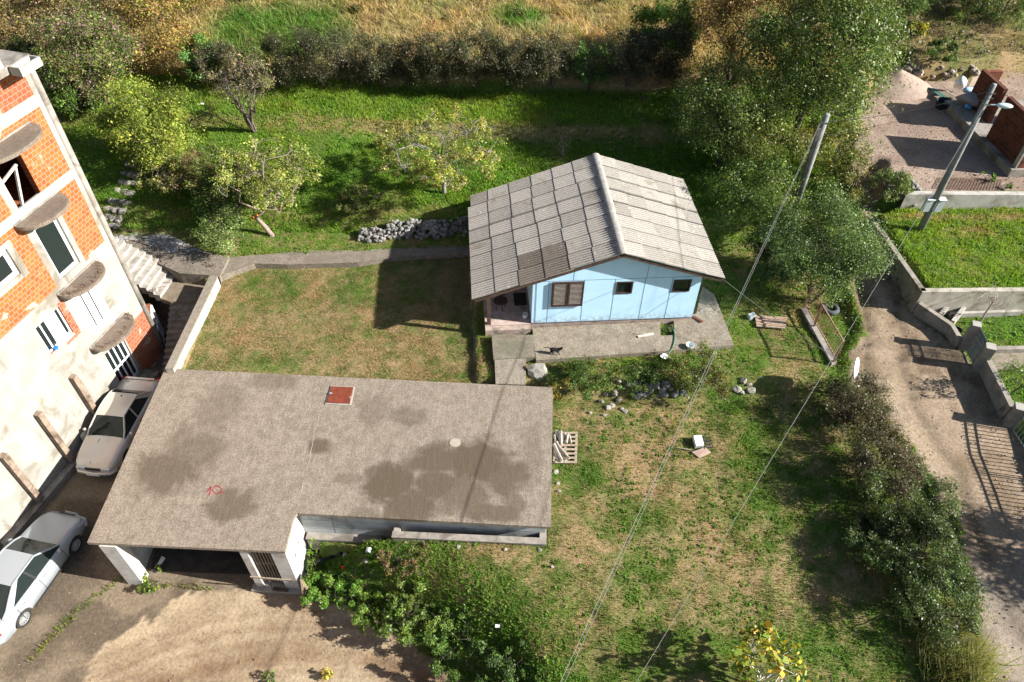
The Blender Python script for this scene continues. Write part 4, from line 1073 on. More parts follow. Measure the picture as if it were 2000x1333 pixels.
def sedan(loc, heading, label, paint, style):
    car = empty("parked_car", loc, heading, label, "car", "cars parked on the concrete driveway")
    L = style.get("L", 1.0)
    # x, half width, sill z, shoulder z, centre z
    ST = [(-2.30, .60, .42, .62, .66), (-2.24, .76, .30, .80, .84), (-2.12, .82, .24, .93, .98), (-1.95, .85, .20, .97, 1.03), (-1.6, .87, .19, .98, 1.04), (-1.2, .885, .19, .965, 1.03),
          (-.6, .89, .19, .95, 1.0), (.0, .89, .19, .94, .99), (.6, .89, .19, .93, .98), (1.0, .885, .19, .915, .985), (1.35, .87, .20, .875, .945), (1.7, .85, .22, .82, .885), (2.0, .80, .24, .75, .80), (2.16, .72, .28, .68, .71), (2.26, .60, .34, .58, .6)]
    rows = []
    for x, hw, zb, zs, zc in ST:
        half = [(hw * .86, zb), (hw * .97, zb + .09), (hw * 1.0, zb + (zs - zb) * .45), (hw * .995, zb + (zs - zb) * .72), (hw * .955, zs - .03), (hw * .9, zs + .004), (hw * .72, zs + (zc - zs) * .55), (hw * .4, zs + (zc - zs) * .9), (0, zc)]
        rows.append([(x * L, -a, b) for a, b in half] + [(x * L, a, b) for a, b in half[-2::-1]])
    vs, fs = loft(rows)
    b = MB().add(vs, [f[::-1] for f in fs])
    body = b.build("body", paint, car, smooth=True, local=True)
    # wheel arches cut out of the body
    wheels = [(1.36 * L, s) for s in (-1, 1)] + [(-1.3 * L, s) for s in (-1, 1)]
    cut = MB()
    for x, s in wheels: cut.cyl((x, s * 0.62, 0.31), (x, s * 1.2, 0.31), 0.365, n=28)
    co = cut.build("cutter", paint, car, local=True)
    md = body.modifiers.new("arch", 'BOOLEAN'); md.operation = 'DIFFERENCE'; md.object = co; md.solver = 'EXACT'
    dg = bpy.context.evaluated_depsgraph_get(); dg.update()
    nm = bpy.data.meshes.new_from_object(body.evaluated_get(dg))
    body.modifiers.clear(); body.data = nm
    bpy.data.objects.remove(co)
    # cabin: glass shell, then roof and pillars over it
    xa, xr, xf, xs_ = style["cab"]                       # windscreen foot, roof front, roof rear, rear screen foot
    zr, bw, rw = style.get("zr", 1.43), 0.775, 0.56
    zf, zk = 0.955, 1.0
    def cp(x, z, wdt): return [(x, -wdt, z), (x, -wdt * .55, z + .012), (x, 0, z + .018), (x, wdt * .55, z + .012), (x, wdt, z)]
    prof = [(xa, zf, bw - .05)]
    for t in (.33, .66): prof.append((xa + (xr - xa) * t, zf + (zr - zf) * (t ** .92), bw + (rw - bw) * t))
    prof.append((xr, zr, rw))
    for t in (.33, .66): prof.append((xr + (xf - xr) * t, zr + .025, rw + .015))
    prof.append((xf, zr - .01, rw))
    for t in (.4, .75): prof.append((xf + (xs_ - xf) * t, zr - .01 + (zk - zr) * (t ** 1.15), rw + (bw - rw) * t))
    prof.append((xs_, zk, bw - .06))
    g = MB(); vs, fs = loft([cp(*q) for q in prof], False); g.add(vs, fs)
    n = len(prof)
    for s in (-1, 1):
        top = [(x, s * (wd - .004), z) for x, z, wd in prof]
        bot = [(x, s * (bw + .015), min(z, zf - .02)) for x, z, wd in prof]
        g.add(top + bot, [(i, i + 1, n + i + 1, n + i) if s < 0 else (i, n + i, n + i + 1, i + 1) for i in range(n - 1)])
    glass = g.build("windows", M_CGLASS, car, local=True, smooth=False)
    r = MB(); sel = prof[3:7]
    rows = [[(x, y * 1.02, z + .012) for x, y, z in cp(x, z, wd)] for x, z, wd in sel]
    rows[0] = [(x + .04, y, z - .012) for x, y, z in rows[0]]; rows[-1] = [(x - .06, y, z - .02) for x, y, z in rows[-1]]
    vs, fs = loft(rows, False); r.add(vs, fs)
    r.build("roof", paint, car, smooth=True, local=True)
    for s in (-1, 1):
        p = MB()
        rail = [(x, s * (wd + .012), z + .004) for x, z, wd in prof]
        p.tube(rail[:4], .034, 8); p.tube(rail[3:7], .03, 8)
        # rear pillar as a broad painted wedge
        x0, z0, w0 = prof[6]; 
        p.add([(x0 + .22, s * (rw + .03), zr - .0), (x0 - .05, s * (rw + .03), zr - .01), (xs_ - .02, s * (bw + .01), zk - .0), (xs_ + style.get("cp", .28), s * (bw + .035), zk - .05),
               (x0 + .2, s * (rw - .03), zr - .02), (xs_ + .1, s * (bw - .05), zk - .06)],
              [(0, 1, 2, 3), (3, 2, 1, 0), (1, 4, 5, 2), (2, 5, 4, 1)])
        p.tube(rail[6:], .035, 8)
        p.build("pillar", paint, car, smooth=False, local=True)
        bp = MB(); xb = (xa + xs_) / 2 + .12
        bp.bar((xb, s * (bw + .025), zf - .03), (xb - .06, s * (rw + .022), zr - .0), .07, .02, up=(0, s, .3))
        bp.build("door_pillar", M_TRIM if style.get("darkb") else paint, car, local=True)
        m = MB()                                          # mirror
        m.tube([(xa - .22, s * .86, .97), (xa - .22, s * .93, 1.0), (xa - .23, s * 1.02, 1.01)], [.03, .075, .055], 8)
        m.build("mirror", paint, car, smooth=True, local=True)
        dsm = MB()
        for xd in (xa - .1, xb, xs_ + .42): dsm.lohi(xd - .006, xd + .006, s * .888 - .004, s * .888 + .004, .3, .9)
        dsm.build("door_gap", M_TRIM, car, local=True)
        for xd in (xb + .16, xs_ + .62):
            MB().lohi(xd, xd + .15, min(s * .885, s * .905), max(s * .885, s * .905), .80, .83).build("door_handle", paint, car, local=True)
        st = MB().bar((-.85 * L, s * .9, .27), (.9 * L, s * .9, .27), .03, .05); st.build("sill_trim", M_TRIM if style.get("darkb") else paint, car, local=True)
        hl = MB()
        if style["kind"] == "silver":
            hl.add([(2.02 * L, s * .70, .76), (2.24 * L, s * .56, .66), (2.27 * L, s * .5, .56), (2.14 * L, s * .745, .58), (1.8 * L, s * .835, .75), (2.0 * L, s * .80, .63)], [(0, 1, 2, 3), (4, 0, 3, 5), (3, 2, 1, 0), (5, 3, 0, 4)])
        else:
            hl.lohi(2.2 * L, 2.272 * L, min(s * .32, s * .66), max(s * .32, s * .66), .55, .66)
        hl.build("headlight", M_LAMP, car, local=True)
        tl = MB()
        tl.tube([(-2.02 * L, s * .835, .86), (-2.18 * L, s * .78, .86), (-2.27 * L, s * .62, .82)], [.075, .085, .06], 8)
        tl.build("taillight", M_LAMPR, car, local=True)
    grl = MB().lohi(2.2 * L, 2.28 * L, -.3, .3, .54, .64); grl.build("grille", M_TRIM, car, local=True)
    bmp = MB(); bmp.tube([(2.05 * L, -.80, .42), (2.27 * L, -.62, .42), (2.34 * L, 0, .42), (2.27 * L, .62, .42), (2.05 * L, .80, .42)], .075, 8)
    bmp.build("bumper", paint, car, smooth=True, local=True)
    bmp = MB(); bmp.tube([(-2.05 * L, -.82, .48), (-2.3 * L, -.62, .5), (-2.36 * L, 0, .5), (-2.3 * L, .62, .5), (-2.05 * L, .82, .48)], .085, 8)
    bmp.build("bumper", paint, car, smooth=True, local=True)
    pt = MB().lohi(2.4 * L, 2.412 * L, -.26, .26, .38, .49); pt.build("number_plate", M_WHITE, car, local=True)
    pt = MB(); 
    for s in (-1, 1): 
        pt = MB().bar((xa - .02, s * .1 - .3, zf + .02), (xa - .28, s * .1 + .15, zf + .22), .02, .015); pt.build("wiper", M_TRIM, car, local=True)
    if style["kind"] == "beige":
        sp = MB().lohi(-2.1, -2.0, -.62, .62, 1.03, 1.05); sp.build("boot_lip", paint, car, local=True)
        an = MB().lathe((xf + .12, 0, zr + .02), [(.03, 0), (.03, .03), (.0, .05)], 8); an.build("aerial", M_TRIM, car, local=True)
        for s in (-1, 1): MB().bar((xa + .15, s * .18, .985), (2.1, s * .14, .765), .012, .008).build("bonnet_crease", M_TRIM if s < 0 else paint, car, local=True)
    for x, s in wheels:
        y0, y1 = s * .66, s * .872
        tm = MB()
        pr = [(y0, .20), (y0, .29), (y0 + s * .03, .315), (y1 - s * .03, .315), (y1, .29), (y1 - s * .005, .215)]
        nn = 28; vs, fs = [], []
        for yy, rr_ in pr:
            for k in range(nn): vs.append((x + rr_ * math.cos(2 * math.pi * k / nn), yy, .315 + rr_ * math.sin(2 * math.pi * k / nn)))
        for i in range(len(pr) - 1):
            for k in range(nn):
                q = (i * nn + k, i * nn + (k + 1) % nn, (i + 1) * nn + (k + 1) % nn, (i + 1) * nn + k)
                fs.append(q if s < 0 else q[::-1])
        wobj = empty("wheel", (x, 0, 0)); wobj.parent = car
        to = tm.add(vs, fs).build("tyre", M_TYRE, None, smooth=True, local=True); to.parent = wobj; to.location = (-x, 0, 0)
        rm = MB()
        yf = y1 - s * .025
        rm.cyl((x, y0 + s * .05, .315), (x, yf - s * .06, .315), .215, n=24)
        rm.cyl((x, yf - s * .06, .315), (x, yf + s * .01, .315), .055, .045, n=12)
        nsp = 14 if style["kind"] == "silver" else 6
        for k in range(nsp):
            a = 2 * math.pi * k / nsp
            rm.bar((x + .04 * math.cos(a), yf - s * .005, .315 + .04 * math.sin(a)), (x + .212 * math.cos(a), yf - s * .012, .315 + .212 * math.sin(a)), .03, .022, up=(0, 1, 0))
        ring = [(x + .207 * math.cos(2 * math.pi * k / 24), yf, .315 + .207 * math.sin(2 * math.pi * k / 24)) for k in range(25)]
        rm.tube(ring, .014, 6, cap=False)
        ro_ = rm.build("rim", M_RIM if style["kind"] == "silver" else mat("dusty_rim", (0.12, 0.115, 0.11), rough=0.6, bump=0), None, local=True); ro_.parent = wobj; ro_.location = (-x, 0, 0)
    return car
P_SILV = mat_paint("silver_paint", (0.33, 0.37, 0.41), (0.35, 0.36, 0.36), 0.4)
P_BEIG = mat_paint("dusty_silver_paint", (0.58, 0.55, 0.52), (0.64, 0.56, 0.47), 0.95, rough=0.25, metal=0.4)
# silver car: the two wheels of its right flank give place and heading
wr, wf = at(64, 1203, 0.0), at(146, 1085, 0.0)
hd = (wf - wr)[:2]; hd /= np.linalg.norm(hd)
side = np.array([hd[1], -hd[0]])
mid = (wr + wf)[:2] / 2 - side * 0.83 - hd * 0.03
sedan((mid[0], mid[1], 0.0), math.atan2(hd[1], hd[0]), "clean silver saloon car parked nose to the block at the bottom left", P_SILV, dict(kind="silver", cab=(1.02, .28, -.75, -1.72), zr=1.45, darkb=True, cp=.36, L=1.03))
bf, bb_ = at(185, 924, 0.4), at(267, 752, 1.0)
hd = (bf - bb_)[:2]; hd /= np.linalg.norm(hd)
mid = bf[:2] - hd * 2.28
sedan((mid[0], mid[1], 0.0), math.atan2(hd[1], hd[0]), "dusty beige saloon car parked between the apartment block and the garage roof", P_BEIG, dict(kind="beige", cab=(.95, .25, -.85, -1.42), zr=1.43, cp=.22))
# ------------------------------------------------------------------ poles, cables
M_POLE = mat("round_concrete_pole", (0.17, 0.18, 0.172), (0.23, 0.24, 0.23), 5, c3=(0.12, 0.12, 0.11), s3=2, bump=0.2)
M_CABLE = mat("grey_cable", (0.16, 0.16, 0.16), rough=0.6, bump=0)
rb_ = at(1797, 449, 3.98); rz_ = on_vertical(rb_, 1943, 165)
pr_ = empty("lamp_post", rb_, 0, "round grey concrete pole with a street lamp and two meter boxes on the roadside lawn", "street lamp")
MB().tube([rb_ + np.array([0, 0, -0.3]), rb_ + np.array([0, 0, 4]), np.array([rb_[0], rb_[1], rz_])], [.16, .13, .1], 14).build("pole", M_POLE, pr_, smooth=True)
lh = on_vertical(rb_, 1923, 207)
a0 = np.array([rb_[0], rb_[1], lh])
MB().tube([a0, a0 + np.array([.25, -.05, .06]), a0 + np.array([.5, -.1, .08])], .028, 8).build("lamp_arm", M_GALV, pr_)
lm = MB(); c = a0 + np.array([.75, -.15, .08])
R = Matrix.Rotation(-0.2, 3, 'Z')
vs, fs = [], []
nn = 12
for i, (x, rw_, rh) in enumerate(((-.3, .05, .04), (-.22, .11, .07), (0, .15, .1), (.2, .12, .08), (.3, .04, .03))):
    for k in range(nn):
        a = 2 * math.pi * k / nn
        p = R @ Vector((x, rw_ * math.cos(a), rh * math.sin(a))); vs.append(tuple(c + np.array(p)))
for i in range(4):
    for k in range(nn): fs.append((i * nn + k, i * nn + (k + 1) % nn, (i + 1) * nn + (k + 1) % nn, (i + 1) * nn + k))
fs += [tuple(range(nn))[::-1], tuple(range(4 * nn, 5 * nn))]
lm.add(vs, fs); lm.build("lamp_head", mat("lamp_shell", (0.5, 0.62, 0.66), rough=0.35, bump=0), pr_, smooth=True)
for dx, dy in ((-.24, -.02), (.27, -.02)):
    zb = on_vertical(rb_, 1818, 412)
    bx = MB().box(np.array([rb_[0] + dx, rb_[1] + dy, zb + .32]), (.3, .22, .62)); bo = bx.build("meter_box", mat("meter_box_grey", (0.42, 0.47, 0.5), (0.5, 0.54, 0.56), 6, rough=0.5), pr_)
    rf = MB().box(np.array([rb_[0] + dx, rb_[1] + dy - .01, zb + .65]), (.34, .28, .03)); rf.build("lid", M_WHITE, bo)
clp = MB()
for zz in (rz_ - .35, rz_ - .55, lh + .1): clp.tube([np.array([rb_[0] - .16, rb_[1] - .14, zz]), np.array([rb_[0] + .16, rb_[1] - .14, zz + .02])], .025, 6)
clp.build("cable_clamp", M_DARKM, pr_)
mb_ = at(1540, 440, 3.3); mb_[2] = tz(mb_[0], mb_[1]); mz_ = on_vertical(mb_, 1608, 222)
pm = empty("utility_pole", mb_, 0, "thick weathered concrete utility pole rising out of the ivy shrub behind the house", "utility pole")
MB().tube([mb_ + np.array([0, 0, -.3]), np.array([mb_[0], mb_[1], mz_])], [.18, .13], 14).build("pole", M_POLE, pm, smooth=True)
MB().box(np.array([mb_[0] - .17, mb_[1] - .1, mz_ * .5 + mb_[2] * .5]), (.1, .16, mz_ - mb_[2] - 1.2)).build("cable_duct", M_CONCD, pm)
zq = on_vertical(mb_, 1548, 392)
MB().box(np.array([mb_[0] - .32, mb_[1] - .12, zq]), (.16, .14, .32)).build("junction_box", mat("blue_box", (0.12, 0.3, 0.42), rough=0.5), pm)
ck = MB(); ck.tube([np.array([mb_[0] - .3, mb_[1] - .15, mz_ - .35]), np.array([mb_[0] + .2, mb_[1] - .1, mz_ - .35])], .03, 6); ck.build("cable_clamp", M_DARKM, pm)
def cable(name, a, b, sag, r, label, lift=0, m=M_CABLE, n=24, group=None):
    a, b = np.array(a, float), np.array(b, float)
    pts = [a + (b - a) * t + np.array([0, 0, -sag * 4 * t * (1 - t)]) for t in np.linspace(0, 1, n)]
    o = MB().tube(pts, r, 5).build(name, m)
    return tag(o, label, "cable", group)
cz = [(7.5, 17.8, 7.3), (4.6, 12.5, 6.25)]
d = np.array([-2.9, -5.3, -1.05])
topM = np.array([mb_[0] - .25, mb_[1] - .15, mz_ - .4])
for k, off in enumerate((np.array([0, 0, 0.0]), np.array([.16, .06, .05]))):
    cable("power_cable", topM + off * 0.3, np.array([4.6, 12.5, 6.25]) + d * 1.7 + off, 0.0, .007 if k == 0 else .0055,
          ("thicker left strand of the twin cable falling from the utility pole across the field" if k == 0 else "thinner right strand of the twin cable falling from the utility pole across the field"))
topR = np.array([rb_[0], rb_[1] - .12, rz_ - .45])
cable("power_cable", topR, at(1215, 1378, 4.6), 0.15, .006, "long thin cable from the street lamp down over the hedge to the bottom edge")
cable("power_cable", (mb_[0] + .12, mb_[1], mz_ - .3), (rb_[0] - .1, rb_[1], rz_ - .3), 0.25, .011, "upper cable slung between the two concrete poles")
q1 = on_vertical(mb_, 1602, 266)
cable("power_cable", (mb_[0] + .12, mb_[1], q1), (rb_[0] - .1, rb_[1], lh + .25), 0.12, .009, "lower thin cable slung between the two concrete poles")
cable("power_cable", h2w(WR - .05, 0.02, ZRR - .02), at(1640, 704, 3.9), 0.12, .009, "pale cable from the house eave corner to the yard gate")

# ------------------------------------------------------------------ yard gate on the left of the road
gz0 = 2.75
ga, gb = on_ground(1568, 606, 2.8), on_ground(1626, 712, 2.7)
gl = gb - ga; gl[2] = 0; Lg = np.linalg.norm(gl); gu = gl / Lg
gate = empty("yard_gate", ga, 0, "rusty pale bar fence panel closing the house yard beside the tyre planter", "gate")
zt = 3.95; zb = 3.0
def gp_(t, z): return np.array([*(ga + gl * t)[:2], z])
MB().bar(gp_(0, zt), gp_(1, zt), .05, .05).build("top_rail", M_RUST, gate); MB().bar(gp_(0, zb), gp_(1, zb), .05, .05).build("bottom_rail", M_RUST, gate)
for t in (0.0, 0.36, 1.0): MB().bar(gp_(t, 2.3), gp_(t, zt + .03), .07, .07, up=(1, 0, 0)).build("post", M_RUST, gate)
bar0 = MB().bar(gp_(0.03, zb), gp_(0.03, zt), .02, .02, up=(1, 0, 0)).build("bar", M_RUST, gate)
for i in range(1, 20):
    c = bar0.copy(); C.objects.link(c); c.parent = gate; c.location = tuple(gl * (0.94 * i / 19)); c.location.z = 0
kb = MB().prism([tuple((gp_(-0.0, 0) + np.array([-.12, -.05, 0]))[:2]), tuple((gp_(1.02, 0) + np.array([-.12, -.05, 0]))[:2]), tuple((gp_(1.02, 0) + np.array([.12, .05, 0]))[:2]), tuple((gp_(-0.0, 0) + np.array([.12, .05, 0]))[:2])], 2.0, 2.78)
tag(kb.build("gate_kerb", M_CONC), kind="structure")
# ------------------------------------------------------------------ walls on the right of the road
M_RWALL = mat("road_wall_concrete", (0.2, 0.18, 0.15), (0.28, 0.255, 0.215), 3, c3=(0.11, 0.095, 0.075), s3=1.4, bump=0.4)
def wall_line(name, px, ztop, thick, zbot, label, side=1, m=None, cat="wall", cap=None):
    P = [at(u, v, z)[:2] for (u, v), z in zip(px, ztop)]
    n = len(P); off = []
    for i in range(n):
        d_ = P[min(i + 1, n - 1)] - P[max(i - 1, 0)]; d_ = d_ / np.linalg.norm(d_)
        off.append(P[i] + np.array([-d_[1], d_[0]]) * thick * side)
    b = MB()
    for i in range(n - 1):
        q = [P[i], P[i + 1], off[i + 1], off[i]]
        b.prism([tuple(a) for a in q], zbot, [ztop[i], ztop[i + 1], ztop[i + 1], ztop[i]])
    o = b.build(name, m or M_RWALL)
    return tag(o, label, cat)
wall_line("retaining_wall", [(1697, 425), (1727, 464), (1728, 467), (1800, 569)], [4.25, 4.25, 4.08, 4.08], .22, 2.0, "concrete retaining wall holding the roadside lawn above the dirt road")
wall_line("retaining_wall", [(1802, 571), (2330, 566)], [4.08, 4.08], .25, 2.0, "stained concrete wall under the front edge of the roadside lawn", side=1, m=mat("stained_wall", (0.33, 0.3, 0.25), (0.42, 0.385, 0.33), 2.5, c3=(0.12, 0.105, 0.085), s3=0.8, bump=0.3))
wall_line("garden_wall", [(1794, 593), (1857, 636), (1874, 665)], [3.55, 3.4, 3.3], .2, 2.0, "low concrete wall between the dirt road and the small sunken garden")
tk = MB(); 
for px_ in ([(1838, 613), (1872, 575)], [(1862, 627), (1884, 600)]):
    a, b_ = at(*px_[0], 3.2), at(*px_[1], 3.2); tk.bar((*a[:2], 2.9), (*b_[:2], 2.9), .16, .6)
a, b_ = at(1862, 605, 3.2), at(2000, 600, 3.2); tk.bar((*a[:2], 2.75), (*b_[:2], 2.75), .14, .5)
tag(tk.build("planting_trough", M_CONCL), "concrete troughs built against the stained wall in the sunken garden", "trough")
def gpost(px_top, px_base, zb, s, label):
    b0 = at(*px_base, zb); zt_ = on_vertical(b0, *px_top)
    o = empty("gate_post", b0, -0.35, label, "gate post", "concrete gate posts along the road")
    MB().box((0, 0, (zt_ - zb) / 2 - .15), (s, s, zt_ - zb + .3)).build("shaft", M_CONC, o, local=True)
    MB().box((0, 0, zt_ - zb + .022), (s + .03, s + .03, .04)).build("cap", M_CONCL, o, local=True)
    return b0, zt_
pA, zA = gpost((1903, 632), (1876, 683), 2.75, .3, "tall concrete gate post at the upper end of the narrow ring gate")
pB, zB = gpost((1938, 679), (1905, 722), 2.7, .34, "sunlit concrete gate post between the narrow ring gate and the long road wall")
pC, zC = gpost((1992, 795), (1968, 828), 2.45, .34, "lowest concrete gate post beside the wide ring gate at the right edge")
a, b_ = pB + np.array([.12, -.2, 0]), pC + np.array([-.08, .2, 0])
dw = (b_ - a)[:2]; dw /= np.linalg.norm(dw); nw = np.array([-dw[1], dw[0]]) * .11
o = MB().prism([tuple(a[:2] + nw), tuple(b_[:2] + nw), tuple(b_[:2] - nw), tuple(a[:2] - nw)], 1.5, [3.45, 3.2, 3.2, 3.45]).build("road_wall", M_RWALL)
tag(o, "long low concrete wall along the road between the two ring gates", "wall")
M_IRON = mat("painted_iron", (0.06, 0.075, 0.085), (0.1, 0.115, 0.12), 9, rough=0.5, bump=0.1)
def ring_gate(a, b, zb, zt, nb, label, rings):
    a, b = np.array(a), np.array(b); d_ = b - a
    g = empty("ring_gate", (a[0], a[1], zb), 0, label, "gate", "iron gates with ring ornaments")
    def p(t, z): return np.array([a[0] + d_[0] * t, a[1] + d_[1] * t, z])
    for z in (zb + .12, zt - .22, zt - .02): MB().bar(p(0, z), p(1, z), .035, .045).build("rail", M_IRON, g)
    for t in (0.015, 0.5, 0.985): MB().bar(p(t, zb + .08), p(t, zt), .04, .04, up=(1, 0, 0)).build("stile", M_IRON, g)
    b0 = MB().bar(p(.03, zb + .12), p(.03, zt + .06), .03, .03, up=(1, 0, 0)).build("bar", M_IRON, g)
    for i in range(1, nb):
        c = b0.copy(); C.objects.link(c); c.parent = g; c.location = (d_[0] * .94 * i / (nb - 1), d_[1] * .94 * i / (nb - 1), 0)
    rr = random.Random(nb)
    r0 = None
    for i in range(rings):
        t, z = (i + .5) / rings, (zb + .45, zb + .8, zt - .12)[i % 3]
        if r0 is None:
            u = np.array([d_[0], d_[1], 0]); u /= np.linalg.norm(u); c0 = p(t, z); t0, z0 = t, z
            r0 = MB().tube([c0 + (u * math.cos(q) + np.array([0, 0, 1]) * math.sin(q)) * .055 for q in np.linspace(0, 2 * math.pi, 15)], .011, 5, cap=False).build("ring", M_IRON, g)
        else:
            c = r0.copy(); C.objects.link(c); c.parent = g; c.location = (d_[0] * (t - t0), d_[1] * (t - t0), z - z0)
    return g
ring_gate(pA[:2] + np.array([.12, -.16]), pB[:2] + np.array([-.1, .2]), 2.78, zA - .12, 13, "narrow iron gate with small rings between the two upper concrete posts", 6)
gd = np.array([0.06, -0.998])
pD = pC[:2] + gd * 4.6
ring_gate(pC[:2] + np.array([.05, -.2]), pD, 2.32, zC - .05, 26, "wide iron gate with small rings running out of the right edge", 12)
o = empty("gate_post", (pD[0] + .06, pD[1] - .2, 2.2), -0.35, "concrete gate post outside the frame ending the wide ring gate", "gate post", "concrete gate posts along the road")
MB().box((0, 0, .6), (.34, .34, 1.6)).build("shaft", M_CONC, o, local=True)
tag(MB().prism(W([(1908, 703), (1930, 683), (2330, 676), (2330, 724), (1925, 722)], 2.8), 2.2, 2.8).build("garden_path", M_WALK), kind="structure")
tag(MB().prism([tuple(at(*q, 2.9)[:2]) for q in ((1945, 680), (2330, 677), (2330, 683), (1945, 687))], 2.2, 3.02).build("path_kerb", M_CONC), kind="structure")
bk = MB().lathe(on_ground(1862, 655, 2.8), [(.0, 0), (.2, .0), (.24, .34), (.21, .34), (.18, .06), (0, .05)], 18)
tag(bk.build("bucket", M_BLACK), "dark open bucket standing against the garden wall by the narrow gate", "bucket")
tag(MB().rock(on_ground(1843, 638, 2.8) + np.array([0, 0, .2]), (.3, .22, .3), 77).build("boulder", M_STONE), "grey boulder leaning on the low garden wall by the road", "rock")

# ------------------------------------------------------------------ gravel yard and half-built brick house, upper right
GZ_ = 4.65
yw = W([(1770, 381), (2330, 384), (2330, 376), (1772, 374)], 4.72)
tag(MB().prism(yw, 3.4, 4.74).build("yard_wall", mat("board_marked_concrete", (0.33, 0.32, 0.285), (0.41, 0.395, 0.36), 3, c3=(0.22, 0.2, 0.17), s3=1.0, bump=0.3)), "board marked concrete wall along the front of the gravel yard", "wall")
fo0, fo1 = at(1856, 205, 5.1), at(1977, 331, 5.1)
fdv = (fo1 - fo0)[:2]; fl_ = np.linalg.norm(fdv); fdv /= fl_; fnv = np.array([-fdv[1], fdv[0]])
if fnv[0] < 0: fnv = -fnv
ux = empty("brick_shell", (fo1[0], fo1[1], GZ_), math.atan2(-fdv[1], -fdv[0]), "half built dark brick house shell on a concrete footing at the upper right", "building")
# local x runs back along the footing from its near corner; local y<0 is to the right (indoors)
sgn = -1.0
def yl(y0, y1): return (min(sgn * y0, sgn * y1), max(sgn * y0, sgn * y1))
M_BRK = mat_brick("dark_red_block", (0.06, 0.02, 0.013), (0.12, 0.04, 0.024), (0.13, 0.06, 0.045), 0.4, 0.22, 0.012, 'xz')
M_BRK2 = mat_brick("dark_red_block_end", (0.13, 0.04, 0.025), (0.2, 0.07, 0.04), (0.2, 0.1, 0.07), 0.4, 0.22, 0.012, 'yz')
fm = MB(); y0, y1 = yl(0, 12); fm.lohi(0, fl_ + .6, y0, y1, -.4, .42); fm.build("footing", M_CONC, ux, local=True)
hB, hA = 2.25, 1.9
y0, y1 = yl(.28, .5)
MB().lohi(.12, 3.1, y0, y1, .422, .42 + hB).build("wall", M_BRK, ux, local=True)
MB().lohi(4.55, fl_ + .3, *yl(1.05, 1.27), .422, .42 + hA).build("wall", M_BRK, ux, local=True)
y0, y1 = yl(1.271, 2.1)
MB().lohi(fl_ + .05, fl_ + .29, y0, y1, .422, 2.3).build("wall", M_BRK2, ux, local=True)
MB().lohi(.12, .34, *yl(.501, 7), .422, .42 + hB).build("wall", M_BRK2, ux, local=True)
MB().lohi(4.2, 4.42, *yl(2.6, 7), .422, 2.9).build("wall", M_BRK2, ux, local=True)
MB().lohi(.1, .36, *yl(.2, .279), .422, 2.2).build("corner_shuttering", M_CONCL, ux, local=True)
# bags, tarpaulin heap
rr = random.Random(21)
def bag(u, v, z, s, m, label, name="sack", seed=1, cat="sack"):
    c = at(u, v, z)
    return tag(MB().rock(c + np.array([0, 0, s[2] * .7]), s, seed).build(name, m, smooth=True), label, cat)
M_TARP = mat("grey_pink_tarpaulin", (0.24, 0.2, 0.21), (0.33, 0.29, 0.31), 4, bump=0.6, bs=9, bd=0.05, rough=0.6)
bag(1893, 205, 5.1, (.85, .7, .42), M_TARP, "grey tarpaulin bundle heaped on the footing of the brick shell", "tarpaulin", 31, "tarpaulin")
bag(1893, 182, 5.4, (.42, .32, .2), mat("pale_blue_sheet", (0.3, 0.45, 0.6), (0.4, 0.52, 0.62), 5, rough=0.5), "pale blue plastic sheet on top of the tarpaulin bundle", "plastic_sheet", 32, "sheet")
bag(1870, 172, 5.1, (.38, .36, .42), M_WHITE, "round white sack behind the tarpaulin bundle", "sack", 33)
bag(1888, 213, 5.1, (.24, .2, .18), mat("bright_blue_bag", (0.08, 0.3, 0.62), (0.12, 0.36, 0.68), 5, rough=0.5), "bright blue plastic bag at the front of the footing", "plastic_bag", 34, "bag")
cb_ = at(1900, 168, 5.2); tag(MB().box(cb_ + np.array([0, 0, .3]), (.9, .05, .55), .5, ).build("cardboard", M_WOOD), "brown cardboard sheet leaning behind the white sack", "cardboard")
c = at(1840, 211, GZ_); tub = MB().lathe(c, [(0, 0), (.36, 0), (.47, .42), (.45, .42), (.34, .05), (0, .05)], 22)
tag(tub.build("mortar_tub", mat("black_tub", (0.02, 0.026, 0.033), rough=0.5, bump=0.1), smooth=False), "black round mortar tub standing beside the footing on gravel", "tub")
bo = empty("board_stack", at(1835, 182, 4.9), 0.0, "loose boards and a green shutter panel stacked behind the mortar tub", "boards")
for k in range(6):
    a = at(1815 + k * 6, 172 + k * 1, 4.9 + k * .02); b_ = at(1843 + k * 8, 192 + k * 1, 4.9 + k * .02)
    MB().bar(a, b_, .12, .04).build("board", mat("green_board", (0.08, 0.2, 0.17), rough=0.6) if k in (0, 1) else M_WOOD, bo)
bb2 = at(1765, 191, GZ_); tag(MB().rock(bb2 + np.array([0, 0, .1]), (.3, .16, .12), 55).build("plastic_bag", bpy.data.materials["bright_blue_bag"]), "small blue bag lying alone on the shaded gravel", "bag")
st = at(1773, 155, 4.7); sz = on_vertical(st, 1791, 118)
tag(MB().cyl(st, (st[0] + .3, st[1] + .2, sz), .035, .03, 8).build("stake", M_PALEW), "thin pale wooden stake stuck in the bank behind the gravel", "stake")
